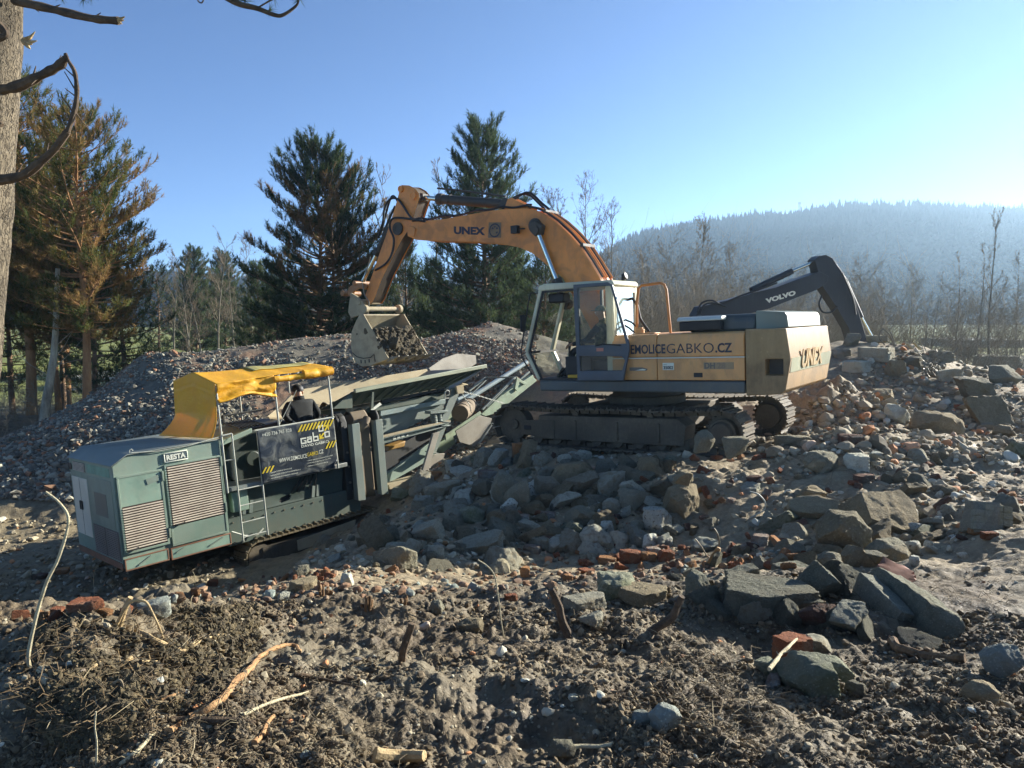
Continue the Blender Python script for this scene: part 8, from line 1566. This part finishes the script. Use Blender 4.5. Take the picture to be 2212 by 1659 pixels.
plate(PV([(985, 468), (1010, 445), (1048, 438), (1085, 455), (1130, 520), (1172, 580), (1200, 650), (1235, 760), (1270, 880), (1300, 960), (1210, 960), (1180, 860), (1110, 740), (1050, 650), (1010, 590), (1000, 520)]), .42, 'stick', M_VB, e2)
n2 = np.array([-math.sin(TH2), math.cos(TH2), 0])
def ram(a, m_, b, rb_, rr_, nm):
    c_ = MB().cyl(Q2(*cV(*a)), Q2(*cV(*m_)), rb_, 18).obj(nm, M_VB, e2); MB().cyl(Q2(*cV(*m_)), Q2(*cV(*b)), rr_, 14).obj('piston_rod', M_CHR, c_); return c_
ram((640, 640), (875, 530), (1000, 478), .1, .055, 'stick_cylinder'); ram((1185, 590), (1275, 795), (1335, 905), .075, .045, 'bucket_cylinder')
lt2 = MB(); P0, P1_, P2_ = Q2(*cV(702, 718)), Q2(*cV(872, 668)), Q2(*cV(697, 690)); nn = -n2; letter(lt2, 'VOLVO', P0 + nn * .256, P1_ - P0, P2_ - P0, nn * .005, bold=.055); lt2.obj('boom_lettering', M_WHT, e2)
for k, pts in enumerate([[(305, 770), (330, 715), (390, 700), (450, 730)], [(320, 780), (345, 725), (400, 715), (470, 735)], [(440, 720), (560, 670), (650, 640), (760, 600)], [(1015, 670), (1000, 720), (1020, 765), (1070, 765), (1105, 735)], [(1130, 540), (1190, 680), (1210, 780)]]): MB().tube(spline([Q2(*cV(*p)) - n2 * .3 for p in pts]), .03, 6).obj('hose', M_BLK, e2)
U_ = np.array([math.cos(TH2), math.sin(TH2), 0]); bz = Q2(*cV(360, 800)); body_c = bz - np.array([0, 0, 1.15]) - U_ * .3
MB().obox(body_c, U_ * 1.9, n2 * 1.3, np.array([0, 0, .45])).obj('upper_body', paint('dark_grey_body', (.05, .052, .055), (.12, .11, .1), .5), e2, .06)
for s in (-1, 1): c_ = body_c + n2 * s * 1.15 - np.array([0, 0, .95]); q = MB(); q.obox(c_, U_ * 2., n2 * .3, np.array([0, 0, .40])); q.obj('track', M_TRK, e2, .25)
# the wooded hill
RIDGE = [(-900, 600), (-200, 585), (200, 575), (380, 585), (700, 620), (1000, 605), (1180, 585), (1290, 545), (1340, 516), (1400, 494), (1500, 477), (1600, 464), (1700, 456), (1800, 442), (1900, 439), (2000, 442), (2100, 446), (2212, 444), (2500, 430), (3200, 460)]
RX, RYp = np.array(RIDGE).T
def ridge_z(px, D): return 4 + (680 - np.interp(px, RX, RYp) - 8) / F * D / math.cos(.0)
DR = 850.
uu = np.linspace(-900, 3200, 260); vv = np.linspace(0, 1.25, 60); UU, VV_ = np.meshgrid(uu, vv); DD = 330 + (DR - 330) * VV_; top_ = ridge_z(UU, DR); S1 = np.clip(VV_, 0, 1); shp = (S1 ** 1.15) * .85 + .15 * np.sin(PI / 2 * S1); HZ = -3 + (top_ + 3) * shp - np.clip(VV_ - 1, 0, 1) * 160; XX = (UU - CX) / F * DD; HZ = HZ + 5 * fbm(np.stack([XX.ravel() / 90, DD.ravel() / 90, 0 * XX.ravel()], 1), 3, 2).reshape(XX.shape) * S1 * (1 - S1) * 3
i = np.arange(59)[:, None] * 260 + np.arange(259)[None]
def hillm():
    m, nt, b = newmat('hill_ground'); geo = N(nt, 'ShaderNodeNewGeometry'); b.inputs['Specular IOR Level'].default_value = 0; c = ramp(nt, noise(nt, .012, 6, .7, vec=geo.outputs['Position']), [(.35, (.006, .009, .007)), (.6, (.011, .011, .009))]); nt.links.new(c, b.inputs['Base Color']); b.inputs['Roughness'].default_value = 1; return m
hl = link('hill', big_mesh('hill', np.stack([XX.ravel(), DD.ravel(), HZ.ravel()], 1), np.stack([i, i + 1, i + 261, i + 260], -1).reshape(-1, 4), True), hillm()); hl['kind'] = 'structure'
def hill_z(px, v): 
    j = np.clip((px + 900) / (4100) * 259, 0, 258.99); k = np.clip(v / 1.25 * 59, 0, 58.99); j0, k0 = j.astype(int), k.astype(int); a, b = j - j0, k - k0
    return HZ[k0, j0] * (1 - a) * (1 - b) + HZ[k0, j0 + 1] * a * (1 - b) + HZ[k0 + 1, j0] * (1 - a) * b + HZ[k0 + 1, j0 + 1] * a * b
def conifer(r, n=7, tiers=6):
    V, Fs = [], []
    for t in range(tiers):
        z0 = .1 + .85 * t / tiers; z1 = z0 + .9 / tiers * 1.5; ra = .21 * (1 - t / tiers) ** .85 + .015; a0 = r.uniform(0, 6); k = len(V); V.append((0, 0, min(z1, 1.02)))
        for j in range(n): a = a0 + j * 2 * PI / n; q = ra * r.uniform(.65, 1.15); V.append((q * math.cos(a), q * math.sin(a), z0 - .03 * r.random()))
        Fs += [(k, k + 1 + j, k + 1 + (j + 1) % n) for j in range(n)]
    return np.array(V), np.array(Fs)
def woods(name, label, n, u0, u1, v0, v1, h0, h1, mat, protos, seed, power=1.):
    r = np.random.default_rng(seed); px = r.uniform(u0, u1, n); v = v0 + (v1 - v0) * r.random(n) ** power; D = 330 + (DR - 330) * v; z = hill_z(px, v); P = np.stack([(px - CX) / F * D, D, z - .5], 1); h = r.uniform(h0, h1, n) * (.8 + .3 * fbm(P / 60, 2, 4)); VV, FF, TT = [], [], []; off = 0; pk = r.integers(len(protos), size=n)
    for k, (V, Fs) in enumerate(protos):
        ii = np.where(pk == k)[0]; Q = V[None] * h[ii][:, None, None] * np.array([1.05, 1.05, 1]) + P[ii][:, None]; VV.append(Q.reshape(-1, 3)); FF.append((Fs[None] + (np.arange(len(ii)) * len(V))[:, None, None] + off).reshape(-1, 3)); TT.append(np.repeat(np.clip(r.random(len(ii)) * .7 + .3 * vnoise(P[ii] / 50, 5), 0, 1), len(Fs))); off += len(ii) * len(V)
    o = link(name, big_mesh(name, np.vstack(VV), np.vstack(FF), False, {'tint': ('FACE', np.concatenate(TT))}), mat); tag(o, label, 'forest', None, 'stuff'); return o
rC = np.random.default_rng(3); PCN = [conifer(rC) for _ in range(6)]
M_FOR = needle_mat('hill_conifers', [(0, (.003, .007, .006)), (.5, (.006, .010, .008)), (1, (.009, .013, .010))]); M_FOR2 = needle_mat('hill_leafless_trees', [(0, (.009, .009, .008)), (.5, (.013, .012, .010)), (1, (.011, .013, .009))])
PDE = [(V * np.array([1.5, 1.5, .8]), Fs) for V, Fs in [rock_shape(rC, 2, (.22, .22, .5), 'boulder', .35) for _ in range(4)]]; PDE = [(V * np.array([1, 1, 1]) + np.array([0, 0, .45]), Fs) for V, Fs in PDE]
woods('forest', 'conifers crowning the crest of the hill', 1100, -200, 2500, .93, 1.02, 3, 11, M_FOR, PCN, 1); woods('forest', 'dark conifer forest on the upper slope of the hill', 8000, 1050, 2500, .45, .97, 5, 10, M_FOR, PCN, 2, .7); woods('forest', 'leafless woodland on the lower slope of the hill', 5000, 900, 2500, .0, .7, 4, 8, M_FOR2, PDE, 3); woods('forest', 'woods on the low ridge behind the pines', 1800, -400, 1200, .1, 1.0, 6, 11, M_FOR2, PDE, 4)
mx_ = 1717; z0 = float(hill_z(np.array([mx_ * 1.]), np.array([.97]))[0]); Dm = 330 + (DR - 330) * .97; X_ = (mx_ - CX) / F * Dm; zt = at(mx_, 437, Dm)[2]
ms = empty('radio_mast', (X_, Dm, z0)); tag(ms, 'small radio mast rising above the trees on the hill crest', 'mast'); H_ = zt - z0; m = MB()
for sx, sy in ((-1, -1), (1, -1), (1, 1), (-1, 1)): m.bar((sx * 1.1, sy * 1.1, 0), (sx * .7, sy * .7, H_), .25, .25)
for k in range(9): z = H_ * k / 9; m.bar((-1, -1, z), (1, -1, z + H_ / 9), .15, .15); m.bar((1, -1, z), (-1, -1, z + H_ / 9), .15, .15)
m.obj('lattice', plain('mast_steel', (.2, .2, .2), .6), ms); MB().box(-1.3, 1.3, -1.3, 1.3, H_ * .86, H_ * .9).box(-1.4, 1.4, -1.4, 1.4, H_ * .97, H_).obj('antenna_ring', plain('mast_steel', (.2, .2, .2), .6), ms)
# ------------------------------------------------------------------ air
def haze(dens, top):
    m = bpy.data.materials.new('hazy_air'); m.use_nodes = True; nt = m.node_tree; nt.nodes.remove(nt.nodes['Principled BSDF']); v = nt.nodes.new('ShaderNodeVolumePrincipled'); v.inputs['Color'].default_value = (.52, .76, 1, 1); v.inputs['Density'].default_value = dens; v.inputs['Anisotropy'].default_value = .5; nt.links.new(v.outputs[0], nt.nodes['Material Output'].inputs['Volume'])
    o = MB().box(-1500, 1900, -40, 1150, -200, top).obj('haze', m, smooth=False); tag(o, 'thin blue winter haze filling the valley', 'haze', None, 'stuff')
haze(.0004, 150)
# ------------------------------------------------------------------ daylight, camera
SUN_AZ, SUN_EL = math.radians(58), math.radians(20)
s = Vector((math.sin(SUN_AZ) * math.cos(SUN_EL), math.cos(SUN_AZ) * math.cos(SUN_EL), math.sin(SUN_EL)))
L = bpy.data.lights.new('sun', 'SUN'); L.energy = 4.4; L.angle = math.radians(.55); L.color = (1., .95, .86)
lo = bpy.data.objects.new('sun', L); COL.objects.link(lo); lo.rotation_mode = 'QUATERNION'; lo.rotation_quaternion = s.to_track_quat('Z', 'Y')
w = bpy.data.worlds.new('World'); SC.world = w; w.use_nodes = True; nt = w.node_tree
sky = nt.nodes.new('ShaderNodeTexSky'); sky.sky_type = 'NISHITA'; sky.sun_disc = False
sky.sun_elevation = SUN_EL; sky.sun_rotation = SUN_AZ; sky.altitude = 300; sky.air_density = .5; sky.dust_density = .0; sky.ozone_density = 4.
bg = nt.nodes['Background']; bg.inputs[1].default_value = .068; nt.links.new(sky.outputs[0], bg.inputs[0])
cam = bpy.data.cameras.new('camera'); co = bpy.data.objects.new('camera', cam); COL.objects.link(co)
cam.sensor_fit = 'HORIZONTAL'; cam.sensor_width = 36; cam.lens = F / 2212 * 36; cam.clip_start = .05; cam.clip_end = 6000
co.location = CAM; co.rotation_euler = (PI / 2 - PITCH, 0, 0); SC.camera = co
SC.view_settings.view_transform = 'Standard'; SC.view_settings.look = 'None'; SC.view_settings.gamma = 1; SC.view_settings.exposure = 1.7
SC.cycles.use_denoising = True; SC.cycles.max_bounces = 6; SC.cycles.diffuse_bounces = 4; SC.cycles.glossy_bounces = 2; SC.cycles.transmission_bounces = 4; SC.cycles.transparent_max_bounces = 12; SC.cycles.volume_bounces = 0
SC.cycles.use_adaptive_sampling = True; SC.cycles.adaptive_threshold = .02
